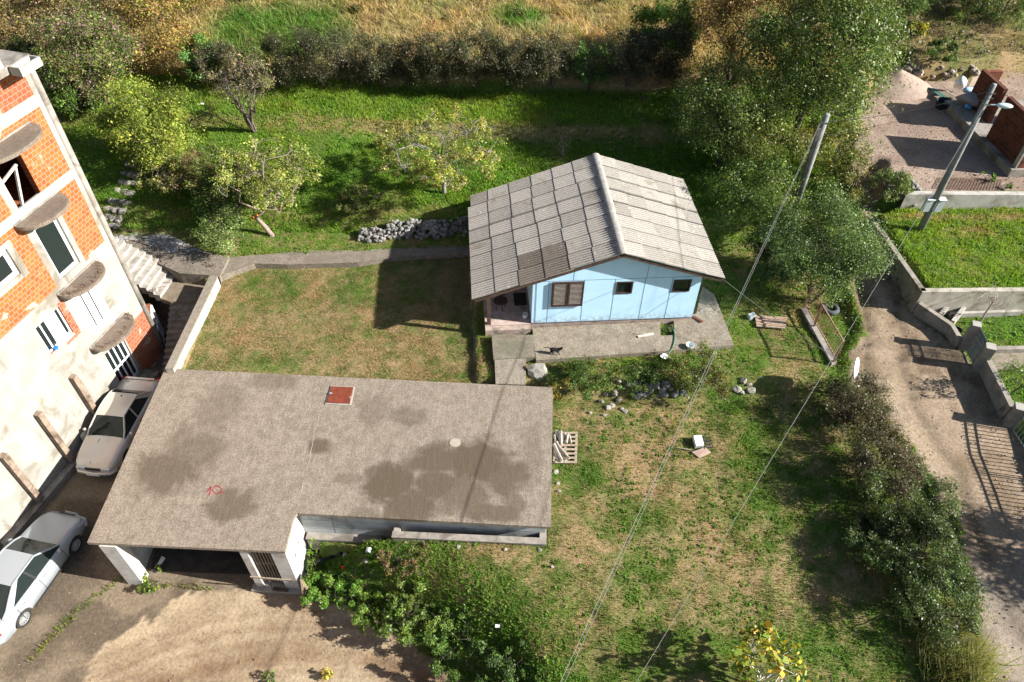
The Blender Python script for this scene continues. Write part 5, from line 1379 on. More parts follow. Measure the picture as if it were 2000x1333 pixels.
# sand heap
sc0 = at(1748, 172, GZ_)
ang = np.linspace(0, 2 * math.pi, 40, endpoint=False); rads = np.linspace(0, 1, 14)
vs, fs = [], []
for r in rads:
    for a in ang:
        x, y = sc0[0] + 2.3 * r * math.cos(a), sc0[1] + 1.5 * r * math.sin(a)
        h = 1.15 * max(0, 1 - r) ** .85 + .25 * (fbm(np.array([x * 1.5]), np.array([y * 1.5]), 90)[0] - .5) * (1 - r)
        vs.append((x, y, GZ_ - .05 + max(0, h)))
m_ = len(ang)
for i in range(len(rads) - 1):
    for k in range(m_): fs.append((i * m_ + k, (i + 1) * m_ + k, (i + 1) * m_ + (k + 1) % m_, i * m_ + (k + 1) % m_))
tag(MB().add(vs, fs).build("sand_heap", mat("sand", (0.25, 0.185, 0.15), (0.31, 0.24, 0.195), 5, bump=0.5, bs=30), smooth=True), "heap of pinkish building sand at the back of the gravel yard", "sand heap")
# reinforcing mesh laid on the gravel
ms = MB(); m00, m10, m01 = at(1822, 368, GZ_ + .04), at(1950, 372, GZ_ + .04), at(1835, 347, GZ_ + .04)
e1, e2 = m10 - m00, m01 - m00
for i in range(23): ms.tube([m00 + e1 * i / 22, m00 + e1 * i / 22 + e2], .012, 4)
for i in range(9): ms.tube([m00 + e2 * i / 8, m00 + e2 * i / 8 + e1], .012, 4)
tag(ms.build("steel_mesh", M_REBAR), "rusty reinforcing steel mesh lying on the gravel by the yard wall", "steel mesh")
# bank of rubble behind the gravel
rw = MB(); rr = random.Random(14)
for i in range(70):
    u = rr.uniform(1700, 1905); v = 150 - rr.uniform(0, 28) 
    q = at(u, v, 5.0 + (150 - v) / 28 * .6); s = rr.uniform(.1, .28)
    rw.rock(q, (s, s * rr.uniform(.7, 1.2), s * .8), 500 + i)
tag(rw.build("rubble_bank", mat("brown_rubble", (0.2, 0.16, 0.13), (0.32, 0.27, 0.22), 5, c3=(0.1, 0.08, 0.06), s3=2)), "rubble bank of brown stones behind the gravel yard", "stone bank")
rs = MB()
for i in range(34):
    u, v = rr.gauss(1765, 17), rr.gauss(372, 14)
    q = on_ground(u, v, 4.2); s = rr.uniform(.1, .24); rs.rock(q + np.array([0, 0, s * .4]), (s, s, s * .8), 700 + i)
tag(rs.build("stone_pile", M_STONE), "pile of broken grey stones at the left end of the yard wall", "stone pile")
# ------------------------------------------------------------------ small things round the house
def skin_figure(name, joints, edges, m, root=0, sub=2):
    """one continuous body grown round a skeleton; joints: (x,y,z,rx,ry)"""
    me = bpy.data.meshes.new(name); me.from_pydata([j[:3] for j in joints], edges, [])
    o = bpy.data.objects.new(name, me); C.objects.link(o)
    md = o.modifiers.new("skin", 'SKIN')
    for i, j in enumerate(joints):
        o.data.skin_vertices[0].data[i].radius = (j[3], j[4]); o.data.skin_vertices[0].data[i].use_root = (i == root)
    md.use_smooth_shade = True
    s = o.modifiers.new("sub", 'SUBSURF'); s.levels = sub; s.render_levels = sub
    dg = bpy.context.evaluated_depsgraph_get(); dg.update()
    nm = bpy.data.meshes.new_from_object(o.evaluated_get(dg))
    o.modifiers.clear(); o.data = nm; nm.materials.clear(); nm.materials.append(m)
    for p in nm.polygons: p.use_smooth = True
    return o
M_CAT = mat("black_fur", (0.008, 0.008, 0.009), (0.016, 0.015, 0.015), 30, rough=0.75, bump=0.3)
J = [(0, 0, .25, .075, .07), (.12, 0, .25, .075, .07), (.22, 0, .255, .07, .065), (.29, 0, .30, .045, .045), (.345, 0, .345, .05, .048), (.395, 0, .335, .03, .028),   # pelvis..muzzle
     (-.07, 0, .255, .06, .06), (-.12, 0, .28, .02, .02), (-.2, .02, .30, .016, .016), (-.3, .05, .24, .015, .015), (-.36, .06, .2, .012, .012),                  # tail
     (-.04, .05, .19, .04, .04), (-.09, .055, .10, .02, .022), (-.06, .055, .02, .018, .016), (-.04, -.05, .19, .04, .04), (.01, -.055, .1, .02, .022), (.05, -.055, .02, .018, .016),
     (.22, .045, .18, .03, .03), (.2, .05, .1, .018, .018), (.17, .05, .02, .017, .016), (.22, -.045, .18, .03, .03), (.26, -.05, .1, .018, .018), (.29, -.05, .02, .017, .016),
     (.335, .03, .39, .016, .012), (.33, .036, .42, .005, .005), (.335, -.03, .39, .016, .012), (.33, -.036, .42, .005, .005)]
Ed = [(0, 1), (1, 2), (2, 3), (3, 4), (4, 5), (0, 6), (6, 7), (7, 8), (8, 9), (9, 10), (0, 11), (11, 12), (12, 13), (0, 14), (14, 15), (15, 16), (2, 17), (17, 18), (18, 19), (2, 20), (20, 21), (21, 22), (4, 23), (23, 24), (4, 25), (25, 26)]
cat_ = skin_figure("cat", J, Ed, M_CAT)
cp_ = at(1079, 691, 2.84)
cat_.location = (cp_[0], cp_[1], 2.835); cat_.rotation_euler = (0, 0, -0.12); cat_.scale = (1.05,) * 3
tag(cat_, "black cat walking across the concrete walkway before the blue house", "cat")
ey_ = MB()
for s in (-1, 1): 
    e = MB(); e.rock((.382, s * .022, .357), (.008, .008, .008), 3); eo = e.build("eye", mat("amber_eye", (0.4, 0.28, 0.05), rough=0.2, bump=0), None, local=True); eo.parent = cat_
M_HOSE = mat("green_hose", (0.03, 0.12, 0.08), (0.05, 0.17, 0.11), 9, rough=0.5, bump=0)
hp_ = [(1312, 640, 2.95), (1317, 650, 2.87), (1317, 665, 2.86), (1313, 680, 2.86), (1307, 690, 2.84), (1308, 698, 2.7), (1316, 704, 2.68), (1332, 706, 2.68)]
P_ = [Vector(at(*q)) for q in hp_]; fine = []
for i in range(len(P_) - 1):
    a, b_, c_, d_ = P_[max(i - 1, 0)], P_[i], P_[i + 1], P_[min(i + 2, len(P_) - 1)]
    for k in range(5):
        t = k / 5
        fine.append(0.5 * (2 * b_ + (c_ - a) * t + (2 * a - 5 * b_ + 4 * c_ - d_) * t * t + (3 * b_ - a - 3 * c_ + d_) * t ** 3))
tag(MB().tube(fine + [P_[-1]], .022, 6).build("garden_hose", M_HOSE), "green garden hose trailing over the walkway edge into the grass", "hose")
def basin(name, loc, r, h, m, label, cat):
    return tag(MB().lathe(loc, [(0, 0), (r * .7, 0), (r, h), (r * .94, h), (r * .66, .03), (0, .03)], 24).build(name, m), label, cat)
basin("wash_basin", at(1347, 678, 2.86), .17, .14, mat("pale_basin", (0.62, 0.7, 0.7), rough=0.4, bump=0), "pale round wash basin standing near the walkway corner", "basin")
basin("dinner_plate", on_ground(1297, 699, 2.7) + np.array([0, 0, .05]), .16, .04, M_WHITE, "round white plate lying on the grass beside the garden hose", "plate")
# planted pit in the walkway
pit = MB().prism(W([(1290, 641), (1316, 641), (1318, 654), (1291, 655)], 2.845), 2.5, 2.62)
tag(pit.build("planting_pit", M_BARKD), kind="structure")
for k, (a, b_, lab) in enumerate((((1246, 658, 2.87), (1277, 652, 2.87), "short pale plank lying on the walkway under the middle window"), ((1240, 652, 2.87), (1262, 652, 2.87), "thin brown lath lying on the walkway against the house"), ((1353, 618, 2.87), (1372, 629, 2.9), "dark red board leaning at the right house corner"))):
    tag(MB().bar(at(*a), at(*b_), .12 if k != 1 else .05, .03).build("plank", (M_PALEW, M_WOOD, mat("red_board", (0.12, 0.04, 0.025), rough=0.7))[k]), lab, "plank")
# porch furniture
def hl(x, y, z): return np.array(h2w(x, y, z))
tb = empty("porch_table", hl(-4.55, 2.35, 3.0), 0, "dark round wooden table in the shade at the back of the porch", "table")
MB().lathe(hl(-4.55, 2.35, 3.0), [(0, .7), (.5, .7), (.5, .74), (0, .745)], 26).build("table_top", mat("mahogany", (0.05, 0.014, 0.01), (0.08, 0.025, 0.018), 8, rough=0.35, bump=0), tb)
MB().lathe(hl(-4.55, 2.35, 3.0), [(.22, 0), (.2, .03), (.05, .08), (.05, .69)], 14).build("pedestal", M_WOODD, tb)
stl = empty("porch_stool", hl(-4.6, 1.35, 3.0), 0, "dark round stool before the porch table", "stool")
MB().lathe(hl(-4.6, 1.35, 3.0), [(0, .42), (.3, .42), (.3, .46), (0, .465)], 22).build("seat", M_WOODD, stl)
for k in range(4):
    a = k * 1.57 + .5; c = hl(-4.6, 1.35, 3.0)
    MB().cyl(c + np.array([.2 * math.cos(a), .2 * math.sin(a), 0]), c + np.array([.16 * math.cos(a), .16 * math.sin(a), .42]), .018, n=6).build("leg", M_WOODD, stl)
tag(MB().box(hl(-3.72, 1.9, 3.008), (.55, .8, .015), HRZ).build("doormat", M_BLACK), "black rubber doormat before the house door on the porch", "doormat")
lw_ = empty("log_stack", hl(-3.9, 3.4, 3.0), 0, "stack of split firewood against the house wall at the back of the porch", "firewood")
rr = random.Random(3)
for i in range(15):
    a = hl(-4.35 + rr.uniform(0, .6), 3.1 + rr.uniform(0, .5), 3.05 + .11 * (i // 4)); b_ = a + np.array([rr.uniform(.1, .3), -.35 + rr.uniform(-.1, .1), rr.uniform(-.02, .12)])
    MB().cyl(a, b_, .055, n=6).build("log", M_PALEW if i % 3 else M_STONEP, lw_)
tag(MB().lathe(hl(-3.6, .75, 3.0), [(0, 0), (.09, 0), (.11, .2), (.1, .2), (.08, .02), (0, .02)], 16).build("white_pot", M_WHITE), "small white pot on the porch floor beside the wall corner", "pot")
# ---- pallet with firewood beside the garage
pl0 = on_ground(1106, 873, 1.9)
pal = empty("pallet", pl0, 0, "slatted wooden pallet lying on grass against the garage side", "pallet")
pa = [at(u, v, pl0[2] + .14) for u, v in ((1083, 846), (1128, 846), (1129, 901), (1080, 903))]
ea, eb = pa[1] - pa[0], pa[3] - pa[0]
for i in range(8):
    t = i / 7; MB().bar(pa[0] + eb * t, pa[1] + eb * t, .09, .022).build("slat", M_WOOD, pal)
for t in (.04, .5, .96): MB().bar(pa[0] + ea * t + np.array([0, 0, -.06]), pa[3] + ea * t + np.array([0, 0, -.06]), .09, .09).build("bearer", M_WOOD, pal)
logs = [((1086, 842), (1098, 868), .06), ((1095, 842), (1096, 872), .07), ((1103, 846), (1100, 864), .06), ((1109, 848), (1106, 866), .055), ((1112, 850), (1116, 866), .04), ((1082, 868), (1098, 902), .065), ((1087, 864), (1106, 900), .065), ((1084, 880), (1090, 900), .05), ((1083, 850), (1088, 876), .05), ((1090, 870), (1112, 896), .05)]
M_LOGW = mat("split_log", (0.3, 0.265, 0.22), (0.4, 0.365, 0.31), 7, c3=(0.19, 0.15, 0.11), s3=4)
for i, (a, b_, r) in enumerate(logs):
    z = pl0[2] + .2 + .07 * (i % 2) + (.05 if i in (5, 6, 9) else 0)
    tag(MB().tube([at(*a, z), at(*b_, z + .02)], [r, r * .9], 7).build("firewood_log", M_LOGW), "pale split firewood log lying on the wooden pallet", "log", "firewood logs on the pallet")
# ---- dumped heap in the field
q = on_ground(1362, 868, 1.9)
wb = empty("white_crate", q, .1, "white plastic box dumped in the field beside dark wire scrap", "box")
MB().box((0, 0, .14), (.3, .42, .26), R=Matrix.Rotation(.15, 3, 'X')).build("shell", M_WHITE, wb, local=True)
MB().lohi(-.1, .1, -.21, -.205, .1, .2).build("handle", M_TRIM, wb, local=True)
sc_ = MB(); rr = random.Random(9); q = on_ground(1376, 868, 1.9)
for i in range(4): sc_.bar(q + np.array([rr.uniform(-.1, .1), -.25 + i * .15, .1]), q + np.array([.25, -.25 + i * .15, .16]), .03, .03)
for i in range(5):
    p0 = q + np.array([rr.uniform(-.2, .3), rr.uniform(-.5, .2), .06]); sc_.tube([p0, p0 + np.array([rr.uniform(-.2, .2), .15, .1]), p0 + np.array([rr.uniform(-.3, .3), .3, .02])], .02, 5)
tag(sc_.build("scrap_metal", M_DARKM), "tangle of dark scrap rails and wires beside the white box", "scrap")
q = on_ground(1369, 888, 1.9)
tag(MB().prism([tuple(at(*a, q[2])[:2]) for a in ((1350, 886), (1376, 879), (1387, 887), (1365, 897))], [q[2] + .05] * 4, [q[2] + .1, q[2] + .16, q[2] + .12, q[2] + .08]).build("broken_board", mat("pink_board", (0.3, 0.21, 0.165), (0.36, 0.27, 0.21), 5)), "broken pinkish board lying in front of the dumped white box", "board")
tag(MB().bar(on_ground(1323, 877, 1.9) + np.array([0, 0, .06]), on_ground(1350, 883, 1.9) + np.array([0, 0, .1]), .04, .04).build("stick", M_BARK), "crooked grey stick lying left of the broken board", "stick")
# ---- boards by the yard gate, tyre planter, satellite dish
q = on_ground(1503, 633, 2.7)
bs = empty("plank_pile", q, 0, "low pile of old reddish planks on the grass near the yard gate", "planks")
for k in range(7):
    t = k / 6; a, b_ = on_ground(1476 - 3 * t, 640 - 19 * t, 2.7), on_ground(1532 + 4 * t, 645 - 19 * t, 2.7); a[2] = b_[2] = q[2] + .1 + .03 * (k % 2)
    MB().bar(a, b_, .1, .035).build("plank", mat("reddish_plank", (0.28, 0.17, 0.12), (0.38, 0.26, 0.19), 7) if k % 2 else M_WOOD, bs)
tag(MB().box(on_ground(1467, 622, 2.7) + np.array([0, 0, .12]), (.3, .2, .22), .4).build("grey_crate", M_GALV), "small grey metal box at the left end of the plank pile", "box")
q = on_ground(1621, 607, 2.8)
ty = MB(); n1_, n2_ = 28, 10; vs, fs = [], []
for i in range(n1_):
    a = 2 * math.pi * i / n1_
    for k in range(n2_):
        b_ = 2 * math.pi * k / n2_
        rad = .27 + .11 * math.cos(b_); vs.append((q[0] + rad * math.cos(a), q[1] + rad * math.sin(a), q[2] + .1 + .11 * math.sin(b_)))
for i in range(n1_):
    for k in range(n2_): fs.append((i * n2_ + k, ((i + 1) % n1_) * n2_ + k, ((i + 1) % n1_) * n2_ + (k + 1) % n2_, i * n2_ + (k + 1) % n2_))
tag(ty.add(vs, fs).build("tyre_planter", mat("old_tyre", (0.05, 0.065, 0.07), (0.08, 0.095, 0.1), 9), smooth=True), "old grey tyre used as a planter behind the yard gate", "tyre")
q = at(1668, 719, 3.9)
sd_ = empty("satellite_dish", (q[0], q[1], 2.6), 0, "white satellite dish seen edge on above the hedge by the road", "satellite dish")
dv = Vector((.8, -.48, .33)).normalized(); ux_ = dv.cross(Vector((0, 0, 1))).normalized(); uy_ = ux_.cross(dv)
vs, fs = [], []; nn = 32
for r in np.linspace(0, 1, 7):
    for k in range(nn):
        a = 2 * math.pi * k / nn
        vs.append(Vector(q) + ux_ * (.40 * r * math.cos(a)) + uy_ * (.44 * r * math.sin(a)) + dv * (.08 * r * r))
for i in range(6):
    for k in range(nn): fs.append((i * nn + k, (i + 1) * nn + k, (i + 1) * nn + (k + 1) % nn, i * nn + (k + 1) % nn))
do = MB().add(vs, fs).build("dish", M_WHITE, sd_, smooth=True); sm = do.modifiers.new("t", 'SOLIDIFY'); sm.thickness = 0.02
MB().cyl((q[0] + .1, q[1] + .02, 2.4), (q[0] + .1, q[1] + .02, 3.75), .03, n=8).build("mast", M_GALV, sd_)
ar = MB(); e = Vector(q) - uy_ * .4; f_ = Vector(q) + dv * .5 - uy_ * .28; ar.tube([e, f_], .018, 6); ar.build("feed_arm", M_GALV, sd_)
# ---- stones
rr = random.Random(5)
dw_ = MB()
for i in range(330):
    u = rr.uniform(700, 918); t = (u - 700) / 215
    v0 = 468 - 8 * t if u > 760 else 470 - 4 * t
    h = rr.uniform(0, 1)
    q = at(u, v0 + rr.uniform(-3, 3), 2.8); 
    q = np.array([q[0], q[1] + h * .45, 2.75 + h * .72 * min(1, .35 + 2.2 * t) + rr.uniform(-.03, .05)])
    s = rr.uniform(.07, .17); dw_.rock(q, (s, s * rr.uniform(.7, 1.1), s * rr.uniform(.7, 1.0)), 900 + i)
tag(dw_.build("dry_stone_wall", M_STONE), "loose dry stone wall of grey limestone behind the concrete path", "stone wall")
def wall_stones(px, n, label, seed, zlo, zhi, smin=.1, smax=.24, m=M_STONE):
    rr = random.Random(seed); b = MB()
    for i in range(n):
        k = rr.randrange(len(px) - 1); t = rr.random()
        u = px[k][0] + (px[k + 1][0] - px[k][0]) * t; v = px[k][1] + (px[k + 1][1] - px[k][1]) * t
        q = at(u, v, zlo); h = rr.random(); q = q + np.array([rr.uniform(-.1, .1), h * .3, h * (zhi - zlo)])
        s = rr.uniform(smin, smax); b.rock(q, (s, s * rr.uniform(.7, 1.1), s * .8), seed * 1000 + i)
    return tag(b.build("dry_stone_wall", m), label, "stone wall")
wall_stones([(1225, 778), (1300, 776), (1400, 772)], 38, "overgrown dry stone wall below the walkway in the field", 31, 1.95, 2.5)
wall_stones([(1470, 768), (1530, 765), (1590, 762)], 36, "shaded dry stone wall at the right end of the field", 32, 2.0, 2.5)
wall_stones([(1140, 158), (1220, 160), (1290, 166)], 50, "pale dry stone wall at the foot of the hedge by the big trees", 33, 5.1, 5.9, .14, .3)
wall_stones([(1352, 440), (1385, 430)], 16, "short row of stones beside the right eave of the house", 34, 2.8, 3.2)
wall_stones([(362, 183), (382, 172)], 22, "short pale stone wall end beyond the yellow green bush", 35, 4.6, 5.2, .14, .25, M_STONEP)
rocks = [(1173, 785, .16, 0), (1187, 797, .2, 0), (1200, 770, .17, 0), (1208, 782, .16, 0), (1195, 793, .14, 0), (1221, 804, .13, 0), (1180, 812, .12, 0), (1152, 808, .1, 0), (1214, 800, .12, 0), (1182, 770, .12, 0), (1208, 745, .12, 0),
         (1452, 745, .17, 0), (1462, 752, .15, 0), (1468, 764, .24, 0), (1440, 760, .22, 0), (1450, 768, .14, 0), (1085, 922, .13, 1), (1089, 945, .1, 1), (1092, 960, .1, 1), (1074, 757, .16, 1),
         (895, 1068, .12, 2), (985, 1074, .1, 2), (1054, 1076, .1, 2), (612, 1100, .14, 2), (676, 1086, .16, 2), (715, 1095, .13, 2), (604, 1115, .1, 2), (1078, 1108, .08, 2)]
labs = ["loose pale limestone rock in the grass below the house walkway", "loose pale stone in the grass along the garage side wall", "loose pale stone at the foot of the garage front wall"]
grps = ["loose rocks in the field", "loose stones beside the garage", "loose stones before the garage front"]
for i, (u, v, s, g) in enumerate(rocks):
    q = on_ground(u, v, 1.9)
    tag(MB().rock(q + np.array([0, 0, s * .1]), (s, s * (.65 + .07 * (i % 6)), s * (.6 + .1 * (i % 4))), 40 + i).build("rock", M_STONEP), labs[g], "rock", grps[g])
q = on_ground(1052, 730, 2.5)
tag(MB().rock(q + np.array([0, 0, .1]), (.55, .35, .42), 12).build("boulder", M_STONEP), "big pale boulder beside the concrete ramp below the walkway", "boulder")
for u, v, lab in ((396, 206, "white scrap lying on the orchard grass under the bare tree"), (230, 230, "white scrap on the grass left of the yellow green bush"), (972, 1225, "white scrap on the grass beside the ivy bank"), (1020, 1259, "white paper scrap at the lower edge of the ivy bank")):
    q = on_ground(u, v, 3); tag(MB().box(q + np.array([0, 0, .08]), (.15, .1, .05), .5, R=Matrix.Rotation(.4, 3, 'X')).build("litter", M_WHITE), lab, "litter")
q = on_ground(672, 1116, 1.0); tag(MB().box(q + np.array([0, 0, .25]), (.09, .07, .1), .3).build("litter", mat("red_plastic", (0.4, 0.02, 0.02), rough=0.5)), "small red scrap in the weeds by the garage pier", "litter")
q = on_ground(720, 1084, 1.2); tag(MB().tube([q + np.array([0, 0, .15]), q + np.array([.02, .15, .2])], [.09, .09], 14).build("pipe_end", M_GALV), "short grey pipe end lying among rubble below the garage ledge", "pipe")
pv = [on_ground(*a, 1.0) + np.array([0, 0, .12]) for a in ((603, 1122), (608, 1112), (628, 1098), (655, 1090), (668, 1084))]
tag(MB().tube(pv, .06, 8).build("drain_pipe", M_BLACK), "black drain pipe curving out of the weeds at the garage corner", "pipe")
# ------------------------------------------------------------------ trees and shrubs: trunks with limbs, crowns of separate leaves
LEAVES = []
def crown_leaves(rng, centres, radii, n, size, pal, wts, flat=0.75, droop=0.0, clumpvar=0.25):
    """leaf quads scattered through clumps; returns vertices and colours"""
    centres = np.array(centres); radii = np.array(radii); m = len(centres)
    w = radii ** 2; ci = rng.choice(m, n, p=w / w.sum())
    d = rng.normal(size=(n, 3)); d /= np.linalg.norm(d, axis=1)[:, None]
    r = rng.uniform(0.0, 1.0, n) ** 0.45
    r = r * rng.uniform(0.75, 1.18, n)
    sh = rng.rand(n) < .16                                  # shoots standing out of the outline
    si = rng.randint(0, 9, n)
    base_d = rng.normal(size=(m, 9, 3)) + np.array([0, 0, .5]); base_d /= np.linalg.norm(base_d, axis=2)[:, :, None]
    d[sh] = base_d[ci[sh], si[sh]] + rng.normal(size=(sh.sum(), 3)) * .1
    r[sh] = rng.uniform(.7, 1.75, sh.sum())
    P = centres[ci] + d * (r * radii[ci])[:, None] * np.array([1, 1, flat])
    nrm = d * 0.6 + rng.normal(size=(n, 3)) * 0.6 + np.array([0, 0, 0.55]); nrm /= np.linalg.norm(nrm, axis=1)[:, None]
    a = np.cross(nrm, rng.normal(size=(n, 3))); a /= np.linalg.norm(a, axis=1)[:, None]
    b = np.cross(nrm, a)
    s = size * rng.uniform(0.55, 1.0, n) ** 1.0 * (1 + .8 * (rng.rand(n) < .18))
    L, Wd = (a * s[:, None]), (b * (s * 0.62)[:, None])
    V = np.stack([P - L * .5, P - L * .05 + Wd * .5, P + L * .55 - nrm * (s * .12)[:, None], P - L * .05 - Wd * .5], 1)
    pal = np.array(pal); pi = rng.choice(len(pal), n, p=np.array(wts) / sum(wts))
    cb = rng.normal(1, clumpvar, m).clip(0.55, 1.5)
    mixc = rng.choice(len(pal), m, p=np.array(wts) / sum(wts))
    k = rng.uniform(0, .5, n)[:, None]
    col = pal[pi] * (1 - k) + pal[mixc[ci]] * k
    col = col * (1.4 * cb[ci] * rng.uniform(0.6, 1.4, n))[:, None]
    return V.reshape(-1, 3), np.clip(col, 0, 1)
def branchy(b, rng, p0, p1, r0, r1, wob=0.12, n=5):
    p0, p1 = np.array(p0), np.array(p1); L = np.linalg.norm(p1 - p0)
    pts = [p0 + (p1 - p0) * t + (rng.normal(size=3) * wob * L * math.sin(math.pi * t)) * (0 < t < 1) + np.array([0, 0, .12 * L * math.sin(math.pi * t)]) for t in np.linspace(0, 1, n)]
    b.tube(pts, [r0 + (r1 - r0) * t for t in np.linspace(0, 1, n)], 5, cap=False)
    return pts
def tree(name, label, cat, base, h, R, nleaf, leaf, pal, wts, seed, group=None, trunk=True, tr=0.09, clumps=26, crown0=0.3, cr=0.34, bark=None, shape=1.0, off=(0, 0), trunkpts=None, twigs=3, flat=.75, Ry=None, hollow=0.25, stems=1):
    rng = np.random.RandomState(seed)
    base = np.array(base, float); Ry = Ry or R
    root = empty(name, base, 0, label, cat, group)
    z0, z1 = h * crown0, h
    if h < 1.35 and stems > 1: tr *= .45; twigs = 1
    clumps = int(clumps * 1.7); cr = cr * .8
    cz, hz = (z0 + z1) / 2, (z1 - z0) / 2
    cen, rad = [], []
    while len(cen) < clumps:
        d = rng.normal(size=3); d /= np.linalg.norm(d); r = rng.uniform(hollow, 1) ** .5
        q = d * r * np.array([R, Ry, hz]) * (1 - cr * .6)
        taper = 1.0 if q[2] < 0 else 1.0 - (1 - shape) * q[2] / hz
        q[0] *= taper; q[1] *= taper
        cen.append(base + np.array([q[0] + off[0], q[1] + off[1], cz + q[2]])); rad.append(cr * min(R, hz * 1.3) * rng.uniform(.65, 1.3))
    V, col = crown_leaves(rng, cen, rad, int(nleaf * (2.6 if leaf < .2 else 1.45)), leaf * (.74 if leaf < .2 else 1), pal, wts, flat)
    q_ = V[::4]; gapn = vnoise(q_[:, 0] * 2.3 + q_[:, 2] * 1.7 + seed, q_[:, 1] * 2.3 - q_[:, 2] * 1.9, seed)
    okg = gapn > .4
    V = V.reshape(-1, 4, 3)[okg].reshape(-1, 3); col = col[okg]
    gz = terrain(V[::4, 0], V[::4, 1]); ok = V.reshape(-1, 4, 3)[:, :, 2].min(1) > gz - .05
    fast_mesh("crown", V.reshape(-1, 4, 3)[ok].reshape(-1, 3), None, M_LEAF, col[ok], root, k=4)
    b = MB()
    top = base + np.array([off[0], off[1], z0 + (z1 - z0) * .35])
    if trunkpts is None:
        if stems == 1:
            tp = branchy(b, rng, base - np.array([0, 0, .15]), top, tr, tr * .55, .05, 6)
        else:
            tp = []
            for s in range(stems):
                e = base + np.array([rng.uniform(-.5, .5) * R, rng.uniform(-.5, .5) * R, h * rng.uniform(.4, .6)])
                tp += branchy(b, rng, base + np.array([rng.uniform(-.12, .12), rng.uniform(-.12, .12), -.1]), e, tr * .6, tr * .35, .06, 5)[1:]
    else:
        tp = [np.array(q) for q in trunkpts]
        b.tube(tp, [tr * (1 - .4 * i / (len(tp) - 1)) for i in range(len(tp))], 8)
    hi = tp[len(tp) // 2:]
    CE = np.array(cen); nmain = 6 if stems == 1 else 8
    sel = [int(np.argmax(CE[:, 2]))]
    while len(sel) < min(nmain, len(cen)):                    # main limbs reach well spread clumps
        sel.append(int(np.argmax(np.min(np.linalg.norm(CE[:, None] - CE[None, sel], axis=2), axis=1))))
    lp = [np.array(q) for q in hi]
    for i_ in sel:
        s = hi[rng.randint(len(hi))]
        pts = branchy(b, rng, s, CE[i_], tr * (.42 if stems == 1 else .3), tr * .1, .13, 7)
        lp += pts[2:]
    LP = np.array(lp)
    for i_, (c, r) in enumerate(zip(cen, rad)):
        c = np.array(c)
        if i_ in sel: pts = [c, c]
        else:
            k_ = int(np.argmin(np.linalg.norm(LP - c, axis=1) + .8 * np.maximum(0, LP[:, 2] - c[2])))
            pts = branchy(b, rng, LP[k_], c, tr * .16, tr * .05, .14, 5)
        for _ in range(twigs):
            d = rng.normal(size=3) + np.array([0, 0, .3]); d /= np.linalg.norm(d)
            b.tube([pts[-2 if rng.rand() < .5 else -1], pts[-1] + d * r * .9], [tr * .05, tr * .02], 3, cap=False)
    b.build("trunk", bark or M_BARK, root, smooth=True)
    return root
G = on_ground
DK, MD, LT, YG, OL = (0.034, 0.062, 0.014), (0.06, 0.112, 0.018), (0.1, 0.165, 0.026), (0.2, 0.22, 0.03), (0.13, 0.145, 0.036)
YE, TN, RS, BR, PK, GR = (0.36, 0.26, 0.05), (0.19, 0.12, 0.055), (0.2, 0.08, 0.035), (0.1, 0.075, 0.045), (0.16, 0.075, 0.095), (0.15, 0.185, 0.075)
def bush(name, label, u, v, h, R, n, leaf, pal, wts, seed, group=None, z0=3.0, cat="shrub", **kw):
    kw.setdefault("crown0", .02); kw.setdefault("tr", .045); kw.setdefault("stems", 5); kw.setdefault("clumps", 22); kw.setdefault("twigs", 2); kw.setdefault("bark", M_BARKD)
    return tree(name, label, cat, G(u, v, z0), h, R, n, leaf, pal, wts, seed, group, **kw)

# --- orchard
b0 = G(534, 461, 2.85)
tp = [b0 + np.array(q) for q in ((0, 0, -.1), (-.35, .1, .5), (-.62, .15, .95), (-.2, .2, 1.35), (.1, .3, 1.9), (.3, .4, 2.5))]
tree("fruit_tree", "leaning fruit tree with a cut forked trunk and thin yellow green leaves by the path", "tree", b0, 4.8, 2.7, 9500, .12, [YG, LT, (0.25, 0.25, 0.09), OL], [4, 3, 3, 2], 101, "orchard trees", tr=.12, clumps=50, crown0=.36, cr=.22, trunkpts=tp, off=(.2, .5), hollow=.1, bark=mat("pinkish_bark", (0.19, 0.145, 0.115), (0.28, 0.225, 0.19), 9, bump=0.5))
ct = MB(); 
for q, r in ((b0 + np.array([-.72, .02, 1.0]), .07), (b0 + np.array([-.52, .1, 1.12]), .06)):
    ct = MB(); ct.cyl(q, q + np.array([-.03, -.06, .05]), r, n=10); ct.build("cut_face", mat("fresh_cut", (0.62, 0.2, 0.04), rough=0.8), bpy.data.objects["fruit_tree"])
b0 = G(868, 378, 3.7)
tree("pear_tree", "spreading orchard tree with sparse yellow orange leaves and bare grey limbs before the terrace", "tree", b0, 3.9, 3.5, 10500, .11, [(0.26, 0.23, 0.08), YE, LT, YG, (0.25, 0.16, 0.06)], [4, 1, 4, 5, 1], 102, "orchard trees", tr=.11, clumps=70, crown0=.3, cr=.19, hollow=.15, bark=mat("grey_bark", (0.15, 0.135, 0.115), (0.24, 0.22, 0.195), 9, bump=0.5), twigs=5)
b0 = G(500, 258, 4.6)
tree("bare_tree", "nearly bare multi stemmed tree with dark twigs and few reddish leaves", "tree", b0, 4.3, 1.9, 2600, .1, [OL, PK, (0.2, 0.17, 0.08), LT], [3, 2, 2, 1], 103, "orchard trees", tr=.11, clumps=40, crown0=.35, cr=.25, stems=6, twigs=7, bark=M_BARKD)
bush("young_tree", "pale grey green young tree standing at the corner of the concrete path", 446, 497, 2.6, 1.25, 6500, .085, [GR, LT, (0.2, 0.22, 0.08), MD], [4, 3, 2, 2], 104, crown0=.08, cat="tree", clumps=26)
